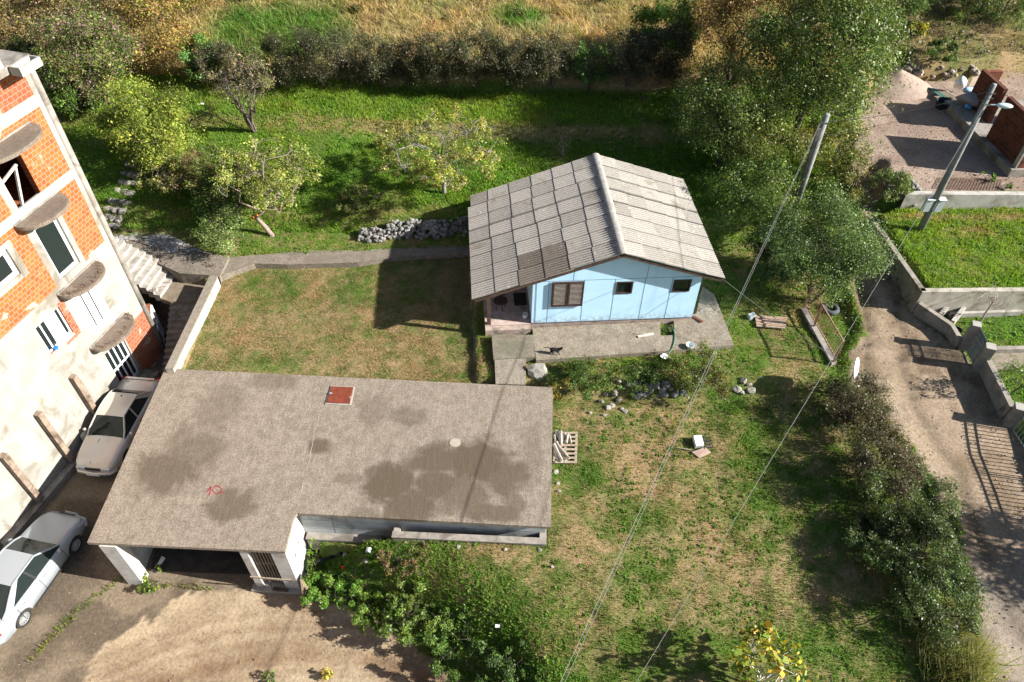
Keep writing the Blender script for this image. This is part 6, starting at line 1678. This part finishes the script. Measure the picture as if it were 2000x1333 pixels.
bush("dark_shrub", "dark green undergrowth shrub behind the leaning fruit tree", 455, 415, 2.1, 1.9, 9000, .1, [DK, MD, BR], [4, 3, 1], 105, clumps=24)
bush("undergrowth_shrub", "brownish green undergrowth between the yellow green bush and the orchard", 420, 365, 2.0, 2.5, 11000, .1, [OL, BR, MD, RS], [4, 3, 3, 1], 106, clumps=26)
bush("thorn_shrub", "low thorny brown shrub above the dry stone wall", 700, 405, .9, 1.5, 2500, .08, [OL, MD, BR], [3, 2, 3], 107)
# --- left garden
bush("ivy_tree", "yellow green leafy tree beside the stone steps", 315, 335, 5.0, 2.35, 19000, .12, [(0.22, 0.24, 0.03), (0.13, 0.18, 0.03), (0.3, 0.28, 0.05), MD], [4, 5, 2, 3], 110, cat="tree", clumps=34, tr=.08)
bush("ivy_shrub", "yellow and grey mottled shrub at the foot of the yellow green tree", 330, 372, 2.0, 1.7, 7500, .1, [OL, (0.22, 0.24, 0.03), (0.17, 0.13, 0.11)], [4, 3, 2], 111)
bush("creeper_tree", "tall tree overgrown with green and purple creeper at the upper left", 215, 205, 5.6, 3.0, 20000, .13, [LT, PK, MD, (0.2, 0.19, 0.05), (0.2, 0.11, 0.12)], [5, 3, 3, 2, 2], 112, cat="tree", clumps=36, tr=.09)
bush("round_shrub", "low broad dark green shrub left of the stone steps behind the block", 150, 225, 1.9, 2.6, 11000, .12, [MD, DK, LT], [4, 2, 2], 113, Ry=1.2)
bush("fig_shrub", "fresh green shrub at the left end of the hedge", 405, 160, 2.5, 1.3, 5000, .14, [LT, MD, (0.07, 0.15, 0.05)], [3, 2, 3], 114)
for i, (u, v, h, R, pal, w, lab) in enumerate((
        (50, 110, 4.5, 2.8, [TN, BR, OL], [4, 2, 2], "rusty brown shrub behind the top of the apartment block"),
        (330, 130, 4.6, 2.6, [TN, (0.3, 0.17, 0.05), OL, YG], [5, 3, 2, 2], "tan and orange autumn tree beside the straw field"),
        (190, 60, 4.8, 3.0, [TN, BR, OL], [3, 3, 2], "tall brown thicket at the upper left edge"),
        (80, 175, 2.6, 1.9, [DK, MD, BR], [4, 2, 2], "dark shaded shrub behind the apartment roof corner"),
        (350, 35, 3.4, 2.6, [YG, TN, OL], [3, 3, 3], "yellowish bush at the top left of the straw field"),
        (-60, 60, 4.5, 3.0, [TN, BR, OL], [3, 3, 2], "brown thicket left of the picture behind the block"))):
    bush("autumn_shrub", lab, u, v, h, R, 9000, .14, pal, w, 120 + i, "autumn thicket at the upper left", cat="shrub", z0=6.0, clumps=30, twigs=4)
# --- hedge along the terrace
hd_ = [(440, 160, 2.4, 1.9, 0), (548, 162, 2.9, 2.0, 1), (640, 164, 3.5, 2.1, 0), (722, 165, 3.2, 1.9, 0), (800, 164, 2.9, 1.8, 1), (868, 163, 3.4, 1.9, 0), (935, 163, 3.3, 1.8, 1), (1010, 163, 3.1, 1.9, 0), (1075, 163, 2.9, 1.8, 1), (1225, 160, 3.3, 1.9, 0), (1290, 158, 3.4, 1.9, 0)]
hl_ = ["first", "second", "third", "fourth", "fifth", "sixth", "seventh", "eighth", "ninth", "tenth", "eleventh"]
for i, (u, v, h, R, k) in enumerate(hd_):
    bush("hedge_shrub", "dark bramble shrub of the terrace hedge, %s from the left" % hl_[i], u, v + 6, h, R, 9500, .1, [(0.04, 0.045, 0.022), (0.06, 0.055, 0.03), (0.05, 0.07, 0.024), (0.11, 0.08, 0.05)] if k == 0 else [(0.06, 0.055, 0.032), DK, (0.1, 0.09, 0.045), BR], [4, 3, 2, 2], 140 + i, "hedge along the upper terrace", z0=5.2, Ry=1.25, clumps=30, twigs=3)
bush("green_hedge_shrub", "light green shrub standing out of the dark terrace hedge", 1152, 174, 3.0, 1.3, 6000, .13, [LT, (0.12, 0.2, 0.07), MD], [4, 3, 2], 160, z0=5.2)
# --- wood right of the house
bush("oak_tree", "big dark green tree filling the top right of the wood behind the pole", 1548, 285, 9.3, 4.2, 40000, .15, [MD, DK, (0.085, 0.125, 0.035), OL, (0.17, 0.17, 0.07)], [4, 2, 5, 3, 2], 170, cat="tree", clumps=60, tr=.2, crown0=.12, stems=2, z0=4)
bush("hornbeam_tree", "tall orange tan autumn tree left of the big dark tree", 1425, 165, 6.6, 3.0, 16000, .13, [(0.28, 0.15, 0.06), (0.22, 0.13, 0.05), OL, (0.16, 0.14, 0.05)], [5, 3, 2, 2], 171, cat="tree", clumps=36, crown0=.2, tr=.12, z0=5)
bush("ash_tree", "bright green tree at the top edge behind the hedge", 1290, 118, 3.6, 2.2, 9000, .15, [LT, MD, (0.1, 0.16, 0.03)], [4, 3, 3], 172, cat="tree", clumps=28, z0=6)
bush("olive_tree", "pale olive green tree at the left front of the wood", 1405, 320, 6.0, 3.1, 24000, .11, [(0.1, 0.135, 0.035), (0.13, 0.155, 0.05), (0.14, 0.16, 0.04), DK, MD], [4, 3, 3, 3, 4], 173, cat="tree", clumps=40, tr=.1, z0=4.2)
bush("maple_shrub", "yellowish shrub with reddish tips behind the utility pole", 1480, 350, 4.0, 2.5, 13000, .12, [(0.18, 0.18, 0.05), OL, LT, MD, RS], [3, 4, 3, 3, .7], 174, clumps=34, z0=3.7)
bush("copper_shrub", "green and copper leaved shrub right of the utility pole", 1615, 345, 3.6, 1.9, 9500, .12, [OL, (0.2, 0.15, 0.04), LT, RS], [4, 2, 4, .8], 175, clumps=28, z0=3.7)
bush("shade_shrub", "dark undergrowth in the shade beside the house roof", 1455, 440, 3.6, 2.7, 17000, .11, [DK, OL, MD, LT], [3, 3, 4, 1], 176, clumps=30, z0=3.2)
bush("viburnum_shrub", "large pale leaved green shrub hiding the pole foot beside the yard gate", 1585, 590, 5.4, 2.6, 30000, .095, [(0.1, 0.145, 0.05), (0.13, 0.165, 0.065), MD, DK], [5, 3, 4, 3], 177, clumps=44, tr=.07, z0=2.8, off=(0, .7))
bush("ivy_trunk_shrub", "dark green shrub in front of the gap between wood and house", 1500, 540, 2.8, 1.7, 9000, .1, [DK, MD, (0.08, 0.1, 0.05)], [4, 3, 2], 178, z0=2.8)
bush("track_shrub", "thin brown green shrub at the top of the dirt road", 1655, 395, 1.8, 1.3, 3500, .1, [OL, TN, MD], [3, 2, 2], 179, z0=3.6)
bush("corner_shrub", "grey green shrub beside the broken stone pile", 1728, 385, 1.5, 1.1, 3800, .1, [MD, GR, OL], [3, 2, 2], 180, z0=4.0)
# --- hedge between field and road
rh = [(1655, 830, 2.2, 1.5, 0), (1700, 935, 2.2, 1.7, 0), (1752, 1010, 2.2, 1.75, 1), (1790, 1110, 2.1, 1.75, 1), (1815, 1210, 2.0, 1.6, 1), (1700, 1080, 1.3, 1.2, 1)]
rl = ["brown twiggy hedge shrub beside the satellite dish", "dark brown green hedge shrub, second below the satellite dish", "dense dark green hedge shrub halfway along the road edge", "broad dark green hedge shrub opposite the wide ring gate", "lowest dark green hedge shrub above the grass tuft", "low shaded shrub on the field side of the road hedge"]
for i, (u, v, h, R, k) in enumerate(rh):
    bush("road_hedge_shrub", rl[i], u, v, h, R, 13000, .08, [(0.09, 0.06, 0.045), BR, DK, (0.09, 0.09, 0.04)] if k == 0 else [DK, MD, (0.07, 0.08, 0.035), (0.13, 0.13, 0.07)], [3, 3, 3, 2], 190 + i, "hedge between the field and the dirt road", z0=2.2, clumps=36, twigs=4)
# --- slope and stone wall shrubs below the walkway
bush("wall_shrub", "dark shrub growing on the stone wall below the cat", 1150, 758, 1.3, 1.1, 4500, .08, [MD, DK, OL], [4, 3, 2], 200, z0=2.2)
bush("yellow_wall_shrub", "yellowish shrub at the corner of the garage roof", 1096, 775, 1.0, .5, 1600, .09, [(0.24, 0.19, 0.03), OL, YE], [3, 3, 2], 201, z0=2.0)
bush("berry_shrub", "reddish brown and green shrub right of the garden hose", 1365, 745, 1.5, 1.5, 7000, .075, [MD, BR, RS, LT], [4, 3, 2, 3], 202, z0=2.3)
bush("creeping_shrub", "low dark shrub between the two lower stone walls", 1240, 752, .9, 1.1, 3000, .08, [DK, MD, OL], [3, 3, 2], 203, z0=2.3)
bush("ivy_mound", "ivy mound with pale leaves at the corner of the bank above the track", 820, 1200, 1.0, 1.5, 9500, .085, [MD, LT, (0.2, 0.22, 0.09), YG], [4, 4, 2, 1], 204, z0=1.2, clumps=26)
bush("ivy_bank", "dark ivy covering the bank above the dirt track, middle part", 900, 1258, 1.0, 1.6, 10000, .085, [DK, MD, LT, (0.07, 0.12, 0.03)], [2, 4, 3, 3], 205, "ivy along the bank", z0=1.0, clumps=26)
bush("ivy_bank", "dark ivy covering the bank at the bottom edge", 1000, 1325, .9, 1.5, 8000, .085, [DK, MD, (0.05, 0.08, 0.03), LT], [4, 4, 3, 1], 206, "ivy along the bank", z0=1.0, clumps=26)
bush("ivy_bank", "fresh green ivy at the left foot of the bank beside the weeds", 735, 1195, .8, 1.1, 7000, .085, [MD, LT, YG], [4, 4, 1], 215, "ivy along the bank", z0=.8, clumps=26)
bush("weed_clump", "lush weed clump with tiny white flowers beside the garage pier", 660, 1165, .8, 1.5, 9500, .08, [(0.075, 0.18, 0.02), LT, YG, (0.5, 0.52, 0.42)], [5, 4, 1, .12], 207, z0=.5, Ry=.9, stems=7)
bush("dry_weed_clump", "brown withered weeds below the low block wall", 790, 1100, .6, 1.0, 2500, .08, [BR, RS, OL, MD], [4, 2, 2, 2], 208, z0=1.2)
bush("fig_tree", "young fig tree with big yellow and green leaves at the bottom edge", 1478, 1345, 2.3, 1.35, 620, .22, [(0.3, 0.25, 0.025), (0.16, 0.2, 0.03), LT, (0.36, 0.2, 0.02), MD], [3, 3, 3, 2, 1], 209, z0=1.7, clumps=22, stems=7, twigs=3, crown0=.15, tr=.06, cat="tree", bark=mat("pale_fig_bark", (0.4, 0.38, 0.34), (0.5, 0.48, 0.44), 9))
bush("stair_plant", "green leafy plant hanging in the corner under the outside stairs", 290, 600, 1.0, .5, 900, .1, [MD, LT, YG], [3, 2, 1], 210, z0=1.3)
bush("pit_plant", "small grey green plant in the walkway planting pit", 1303, 648, .45, .26, 320, .07, [GR, MD, (0.4, 0.4, 0.36)], [3, 3, 1], 211, z0=2.6)
bush("planter_flower", "small green plant growing in the doorstep planter box", 249, 713, .3, .22, 200, .06, [MD, LT], [1, 1], 212, z0=.6)
bush("post_weed", "tuft of green weeds round the foot of the left garage pier", 300, 1138, .45, .6, 1200, .09, [LT, MD, YG], [3, 3, 1], 213, z0=0.0)
bush("tyre_plant", "small plant growing in the old tyre", 1617, 602, .35, .24, 250, .07, [GR, MD], [1, 1], 214, z0=2.9)
bush("sprout", "tiny yellow leaved sprout growing from the dirt track at the bottom edge", 640, 1322, .35, .22, 60, .12, [YE, YG, (0.4, 0.28, 0.03)], [2, 2, 2], 232, z0=0, cat="plant")
bush("sprout", "small green sprout on the dirt track at the bottom edge left of the yellow one", 528, 1328, .4, .3, 90, .12, [LT, MD], [2, 2], 233, z0=0, cat="plant")
bush("sprout", "small green weed at the bottom right corner of the field", 1812, 1312, .3, .3, 120, .12, [LT, (0.1, 0.2, 0.03)], [2, 2], 234, z0=1.6, cat="plant")
# tall pale grass tuft at the lower end of the road hedge
rng = np.random.RandomState(5); q = G(1862, 1298, 1.7); n = 2600
bx_, by_ = rng.normal(q[0], .45, n), rng.normal(q[1], .6, n); bz_ = terrain(bx_, by_); aa = rng.uniform(0, 6.28, n); hh = rng.uniform(.35, .95, n)
B_ = np.stack([bx_, by_, bz_], 1); sd2 = np.stack([np.cos(aa + 1.57), np.sin(aa + 1.57), aa * 0], 1) * .014
T_ = B_ + np.stack([np.cos(aa) * hh * .55, np.sin(aa) * hh * .55, hh], 1)
gt_ = fast_mesh("grass_tuft", np.stack([B_ - sd2, B_ + sd2, T_], 1).reshape(-1, 3), None, M_GRASS, lerp3((0.17, 0.24, 0.05), (0.4, 0.33, 0.17), rng.rand(n)), None, k=3)
tag(gt_, "tall pale grass tuft at the lower end of the road hedge", "grass tuft")
# --- right side
bush("scrub_shrub", "dark shrub at the top right corner behind the rubble bank, left one", 1740, 40, 2.8, 3.0, 8000, .12, [DK, MD, OL], [4, 3, 2], 220, "scrub at the top right", z0=7)
bush("scrub_shrub", "dark shrub at the top edge, second from the right corner", 1840, 30, 2.8, 3.0, 8000, .12, [DK, MD, OL], [4, 3, 2], 221, "scrub at the top right", z0=7)
bush("scrub_shrub", "dark shrub in the very top right corner", 1950, 35, 2.8, 3.0, 8000, .12, [MD, DK, OL], [4, 3, 2], 222, "scrub at the top right", z0=7)
bush("broom_shrub", "small bright yellow flowering shrub in the scrub behind the gravel yard", 1790, 72, .9, .7, 1800, .1, [(0.42, 0.32, 0.02), MD, LT], [3, 2, 2], 223, z0=6.5)
bush("bank_shrub", "green shrub on the rubble bank left of the stake", 1738, 128, 1.2, 1.3, 4000, .11, [MD, DK, OL], [3, 3, 1], 224, z0=5.4)
bush("bank_shrub", "green shrub on the rubble bank behind the boards", 1830, 118, 1.2, 1.4, 4000, .11, [DK, MD, OL], [3, 3, 1], 225, z0=5.4)
bush("yard_weed", "bright green weed patch on the gravel before the brick shell", 1925, 352, .4, .5, 900, .12, [LT, (0.1, 0.2, 0.03)], [1, 1], 226, z0=4.65)
bush("yard_weed", "smaller green weed beside the right frame edge on the gravel", 1967, 368, .35, .3, 500, .12, [LT, MD], [1, 1], 227, z0=4.65)
b0 = G(1910, 634, 2.75)
tree("bare_sapling", "leafless pale sapling behind the narrow ring gate", "tree", b0, 2.3, .95, 60, .06, [TN], [1], 228, tr=.05, clumps=16, crown0=.45, cr=.3, twigs=5, bark=mat("pale_sapling_bark", (0.33, 0.28, 0.26), (0.42, 0.37, 0.34), 9))
bush("garden_sapling", "thin leafy sapling on the grass behind the long road wall", 1970, 775, 1.9, .8, 700, .09, [MD, LT, OL], [2, 2, 1], 229, z0=2.75, stems=2, crown0=.3, cat="tree")
tree("walnut_tree", "leafy tree outside the right edge that shades the lower dirt road", "tree", (23.6, 11.3, 2.7), 5.6, 2.3, 4200, .16, [MD, LT, OL], [3, 2, 1], 230, tr=.15, clumps=34, crown0=.25)
for i, (u, v, R) in enumerate(((480, -2, .9), (560, -14, 1.0), (650, -8, .9), (740, -5, 1.0), (850, -12, 1.0), (960, -7, .9), (1080, -14, 1.0), (1180, 0, 1.1), (880, 40, .5), (1010, 30, .5), (700, 22, .5))):
    bush("field_shrub", "low dark scrub on the straw field at the top edge, %s from the left" % (hl_ + ["twelfth"])[i] if i < 8 else "small brown tussock shrub in the straw field, %s from the left" % hl_[10 - i], u, v, R * .8, R, 2200, .12, [(0.06, 0.06, 0.03), BR, OL, TN], [3, 3, 2, 1], 240 + i, "scrub along the far edge of the straw field", z0=7.5, clumps=16)
bush("bare_shrub", "small leafless grey shrub on the orchard grass behind the house roof", 1095, 305, 1.3, .9, 60, .06, [TN], [1], 260, z0=4.0, stems=6, twigs=6, tr=.05, bark=mat("grey_twig", (0.24, 0.22, 0.19), (0.3, 0.28, 0.25), 9))
# far wood closing the slope behind the picture
rng = np.random.RandomState(77); cen, rad = [], []
for i in range(420):
    x = rng.uniform(-75, 85); y = rng.uniform(56, 100) + 0.0008 * x * x
    cen.append((x, y, tz(x, y) + rng.uniform(.6, 3.0))); rad.append(rng.uniform(1.6, 3.0))
V, col = crown_leaves(rng, cen, rad, 60000, .34, [DK, MD, OL, TN, BR], [4, 3, 2, 1, 1])
tag(fast_mesh("far_wood", V, None, M_LEAF, col, None, k=4), kind="stuff")
# ------------------------------------------------------------------ grass, weeds, fallen leaves
def blades(name, rids, bbox, dens, hgt, wid, lush, dry, seed, far=None, lean=0.6, dmul=0.0, keep=None, hv=0.5):
    rng = np.random.RandomState(seed)
    x0, x1, y0, y1 = bbox; n = int((x1 - x0) * (y1 - y0) * dens)
    x, y = rng.uniform(x0, x1, n), rng.uniform(y0, y1, n)
    # inside the camera's wedge plus a margin
    ok = (np.abs(x) < 6.5 + 0.78 * np.hypot(y, 16))
    x, y = x[ok], y[ok]
    r = region(x, y); ok = np.isin(r, rids)
    x, y, r = x[ok], y[ok], r[ok]
    if keep is not None:
        ok = keep(x, y); x, y, r = x[ok], y[ok], r[ok]
    d = dryness(x, y, r)
    cl = fbm(x * 2.2, y * 2.2, seed, 3)
    ok = rng.rand(len(x)) < (0.35 + 1.1 * cl) * (1.0 - 0.45 * d * (dmul > 0))
    x, y, d, cl = x[ok], y[ok], d[ok], cl[ok]
    n = len(x); z = terrain(x, y)
    h = hgt * rng.uniform(.5, 1.3, n) * (1 - hv + 2 * hv * cl) * (1 - .35 * d * dmul)
    a = rng.uniform(0, 2 * np.pi, n); w = wid * rng.uniform(.6, 1.3, n)
    la = rng.uniform(0, 2 * np.pi, n); ll = h * lean * rng.uniform(.3, 1.3, n)
    B = np.stack([x, y, z], 1)
    sdv = np.stack([np.cos(a) * w / 2, np.sin(a) * w / 2, np.zeros(n)], 1)
    tip = B + np.stack([np.cos(la) * ll, np.sin(la) * ll, h], 1)
    V = np.stack([B - sdv, B + sdv, tip], 1).reshape(-1, 3)
    t = np.clip(d + rng.normal(0, .22, n), 0, 1)
    c = lerp3(lush, dry, t) * (rng.uniform(.55, 1.45, n) * (.7 + .6 * fbm(x * 1.7, y * 1.7, seed + 50, 3)))[:, None]
    c = c * np.stack([1 + .5 * (fbm(x * .8, y * .8, seed + 60, 2) - .5), np.ones(n), np.ones(n)], 1)
    o = fast_mesh(name, V, None, M_GRASS, np.clip(c, 0, 1), None, k=3)
    tag(o, kind="stuff")
    return n
LUSH, LUSHY, STRAW = (0.16, 0.3, 0.02), (0.21, 0.33, 0.025), (0.36, 0.26, 0.125)
tot = 0
inset = lambda x, y: (sdist(x, y, lawn_poly) < -0.08)
tot += blades("lawn_grass", [10], (-14, 3, 18, 28), 1000, .06, .02, (0.12, 0.19, 0.03), (0.36, 0.26, 0.125), 1, keep=inset)
tot += blades("field_grass", [0], (-7, 18, 6, 19), 760, .09, .022, (0.12, 0.22, 0.025), (0.38, 0.275, 0.14), 2, dmul=1.0)
tot += blades("yard_grass", [1], (-20, 17, 18.8, 28.2), 480, .09, .024, LUSH, (0.34, 0.25, 0.12), 3)
tot += blades("orchard_grass", [2], (-24, 17, 27.9, 35), 520, .13, .03, LUSH, STRAW, 4)
tot += blades("meadow_grass", [3], (-26, 18, 34.7, 38.4), 480, .15, .034, LUSHY, STRAW, 5)
tot += blades("straw_grass", [4], (-34, 22, 38.2, 56), 130, .42, .05, (0.11, 0.23, 0.03), (0.5, 0.37, 0.18), 6, lean=1.2, hv=.8)
tot += blades("scrub_grass", [5], (19, 48, 40, 58), 80, .28, .05, (0.1, 0.15, 0.03), (0.28, 0.21, 0.13), 7, lean=.9)
tot += blades("roadside_grass", [7], (16, 34, 22.5, 31), 420, .14, .032, LUSHY, STRAW, 8)
tot += blades("garden_grass", [6], (16.5, 30, 10, 24.5), 300, .12, .032, (0.11, 0.27, 0.025), STRAW, 9, keep=lambda x, y: (y > 23.4) | (x > 18.2))
bank = lambda x, y: (sdist(x, y, low_poly) + 2.2 * (fbm(x * 1.1, y * 1.1, 91, 3) - .5) + np.random.RandomState(len(x) % 1000).normal(0, .7, len(x)) < 2.6) & (x > -7.2) & (y < 12.4)
tot += blades("bank_grass", [0], (-7.5, 5, 6, 12.4), 1000, .13, .022, (0.13, 0.27, 0.025), (0.3, 0.25, 0.1), 10, keep=bank, lean=.8)
strip = lambda x, y: np.minimum(np.abs(sdist(x, y, W([(60, 1292), (150, 1195), (240, 1128), (238, 1126), (148, 1193), (58, 1290)], 0.0))), np.abs(sdist(x, y, W([(300, 1148), (330, 1140), (420, 1150), (421, 1152), (330, 1144), (300, 1150)], 0)))) < .3 * (fbm(x * 1.3, y * 1.3, 5, 3) - .25)
tot += blades("crack_grass", [11, 12], (-18, -8, 8, 12), 500, .12, .03, LUSHY, (0.2, 0.16, 0.07), 12, keep=strip)
print("blades", tot)
# broad-leaved weeds in rosettes
def rosettes(name, rids, bbox, n, size, cols, seed, keep=None):
    rng = np.random.RandomState(seed)
    x, y = rng.uniform(bbox[0], bbox[1], n), rng.uniform(bbox[2], bbox[3], n)
    r = region(x, y); ok = np.isin(r, rids) & (fbm(x * .9, y * .9, seed, 4) + rng.normal(0, .1, n) > .52)
    if keep is not None: ok &= keep(x, y)
    x, y = x[ok], y[ok]; n = len(x); z = terrain(x, y)
    V, c = [], []
    k = 7
    a0 = rng.uniform(0, 6.28, n); s = size * rng.uniform(.5, 1.4, n); ci = rng.randint(len(cols), size=n)
    for j in range(k):
        a = a0 + j * 2 * np.pi / k + rng.normal(0, .25, n); e = rng.uniform(.25, .9, n)
        L = s * rng.uniform(.6, 1.2, n)
        d = np.stack([np.cos(a) * np.cos(e), np.sin(a) * np.cos(e), np.sin(e)], 1); sd = np.stack([-np.sin(a), np.cos(a), np.zeros(n)], 1)
        B = np.stack([x, y, z + .02], 1)
        V.append(np.stack([B, B + d * (L * .55)[:, None] + sd * (L * .22)[:, None], B + d * L[:, None] - np.array([0, 0, 1]) * (L * .25)[:, None], B + d * (L * .55)[:, None] - sd * (L * .22)[:, None]], 1))
        c.append(np.array(cols)[ci] * rng.uniform(.7, 1.35, n)[:, None])
    V = np.concatenate(V).reshape(-1, 3); c = np.concatenate(c)
    tag(fast_mesh(name, V, None, M_GRASS, c, None, k=4), kind="stuff")
rosettes("field_weeds", [0], (1, 17, 7, 19), 4800, .085, [(0.1, 0.21, 0.02), (0.14, 0.25, 0.03), (0.08, 0.16, 0.02)], 31)
rosettes("bank_weeds", [0], (-7.3, 3.5, 6.5, 12.3), 6500, .1, [(0.1, 0.22, 0.02), (0.14, 0.26, 0.03), (0.08, 0.17, 0.02), (0.2, 0.26, 0.06)], 35, keep=bank)
rosettes("yard_weeds", [1], (-13, 16, 18.8, 28), 4500, .1, [(0.1, 0.21, 0.02), (0.13, 0.23, 0.03)], 32)
rosettes("meadow_weeds", [2, 3], (-14, 10, 28, 38.3), 9000, .13, [(0.13, 0.28, 0.02), (0.17, 0.31, 0.03), (0.1, 0.22, 0.02)], 33)
rosettes("roadside_weeds", [7, 6], (17, 32, 12, 30), 5200, .14, [(0.15, 0.3, 0.02), (0.2, 0.34, 0.03), (0.1, 0.22, 0.02)], 34)
# leaf litter on bare ground and lawns
def litter(name, rids, bbox, n, size, cols, seed):
    rng = np.random.RandomState(seed)
    x, y = rng.uniform(bbox[0], bbox[1], n), rng.uniform(bbox[2], bbox[3], n)
    r = region(x, y); ok = np.isin(r, rids); x, y = x[ok], y[ok]; n = len(x)
    z = terrain(x, y) + .03
    s = size * rng.uniform(.5, 1.5, n); a = rng.uniform(0, 6.28, n)
    u = np.stack([np.cos(a) * s, np.sin(a) * s, rng.uniform(-.3, .3, n) * s], 1); v = np.stack([-np.sin(a) * s * .6, np.cos(a) * s * .6, rng.uniform(-.3, .3, n) * s], 1)
    B = np.stack([x, y, z], 1)
    V = np.stack([B - u * .5, B + v * .5, B + u * .5, B - v * .5], 1).reshape(-1, 3)
    tag(fast_mesh(name, V, None, M_GRASS, np.array(cols)[rng.randint(len(cols), size=n)] * rng.uniform(.6, 1.3, n)[:, None], None, k=4), kind="stuff")
litter("fallen_leaves", [0, 1, 10, 2], (-16, 16, 8, 34), 5000, .05, [(0.3, 0.17, 0.07), (0.24, 0.13, 0.06), (0.4, 0.3, 0.16)], 41)
litter("track_leaves", [12, 9, 11], (-18, 20, 7, 34), 900, .045, [(0.3, 0.15, 0.05), (0.35, 0.25, 0.05), (0.12, 0.07, 0.04)], 42)
# pebbles on the tracks and gravel
def pebbles(name, rids, bbox, n, smin, smax, seed, base):
    rng = np.random.RandomState(seed)
    x, y = rng.uniform(bbox[0], bbox[1], n), rng.uniform(bbox[2], bbox[3], n)
    r = region(x, y); ok = np.isin(r, rids); x, y = x[ok], y[ok]; n = len(x)
    s = rng.uniform(0, 1, n) ** 3 * (smax - smin) + smin; z = terrain(x, y) + s * .2
    T = np.array([(1, 0, 0), (0, 1, 0), (-1, 0, 0), (0, -1, 0), (0, 0, .8), (0, 0, -.6)], float)
    Fs = [(0, 1, 4), (1, 2, 4), (2, 3, 4), (3, 0, 4)]
    jit = 1 + rng.uniform(-.35, .35, (n, 6, 3)); a = rng.uniform(0, 6.28, n)
    P = T[None] * jit * s[:, None, None]
    X = P[:, :, 0] * np.cos(a)[:, None] - P[:, :, 1] * np.sin(a)[:, None]; Y = P[:, :, 0] * np.sin(a)[:, None] + P[:, :, 1] * np.cos(a)[:, None]
    Q_ = np.stack([X, Y, P[:, :, 2]], 2) + np.stack([x, y, z], 1)[:, None]
    V = np.concatenate([Q_[:, f] for f in Fs]).reshape(-1, 3)
    c = np.tile(np.array(base)[None] * rng.uniform(.6, 1.5, n)[:, None], (4, 1))
    tag(fast_mesh(name, V, None, M_GROUND, c, None, k=3), kind="stuff")
pebbles("road_pebbles", [9], (10, 22, 6, 36), 5000, .008, .04, 51, (0.26, 0.21, 0.165))
pebbles("track_pebbles", [12, 11], (-18, 3, 6, 18), 3500, .006, .03, 52, (0.24, 0.185, 0.135))
pebbles("yard_gravel", [8], (17, 36, 27, 43), 9000, .02, .05, 53, (0.28, 0.22, 0.18))
pebbles("hill_stones", [5], (19, 46, 40, 56), 1500, .05, .18, 54, (0.2, 0.17, 0.145))
print("objects", len(bpy.data.objects), "faces", sum(len(m.polygons) for m in bpy.data.meshes))
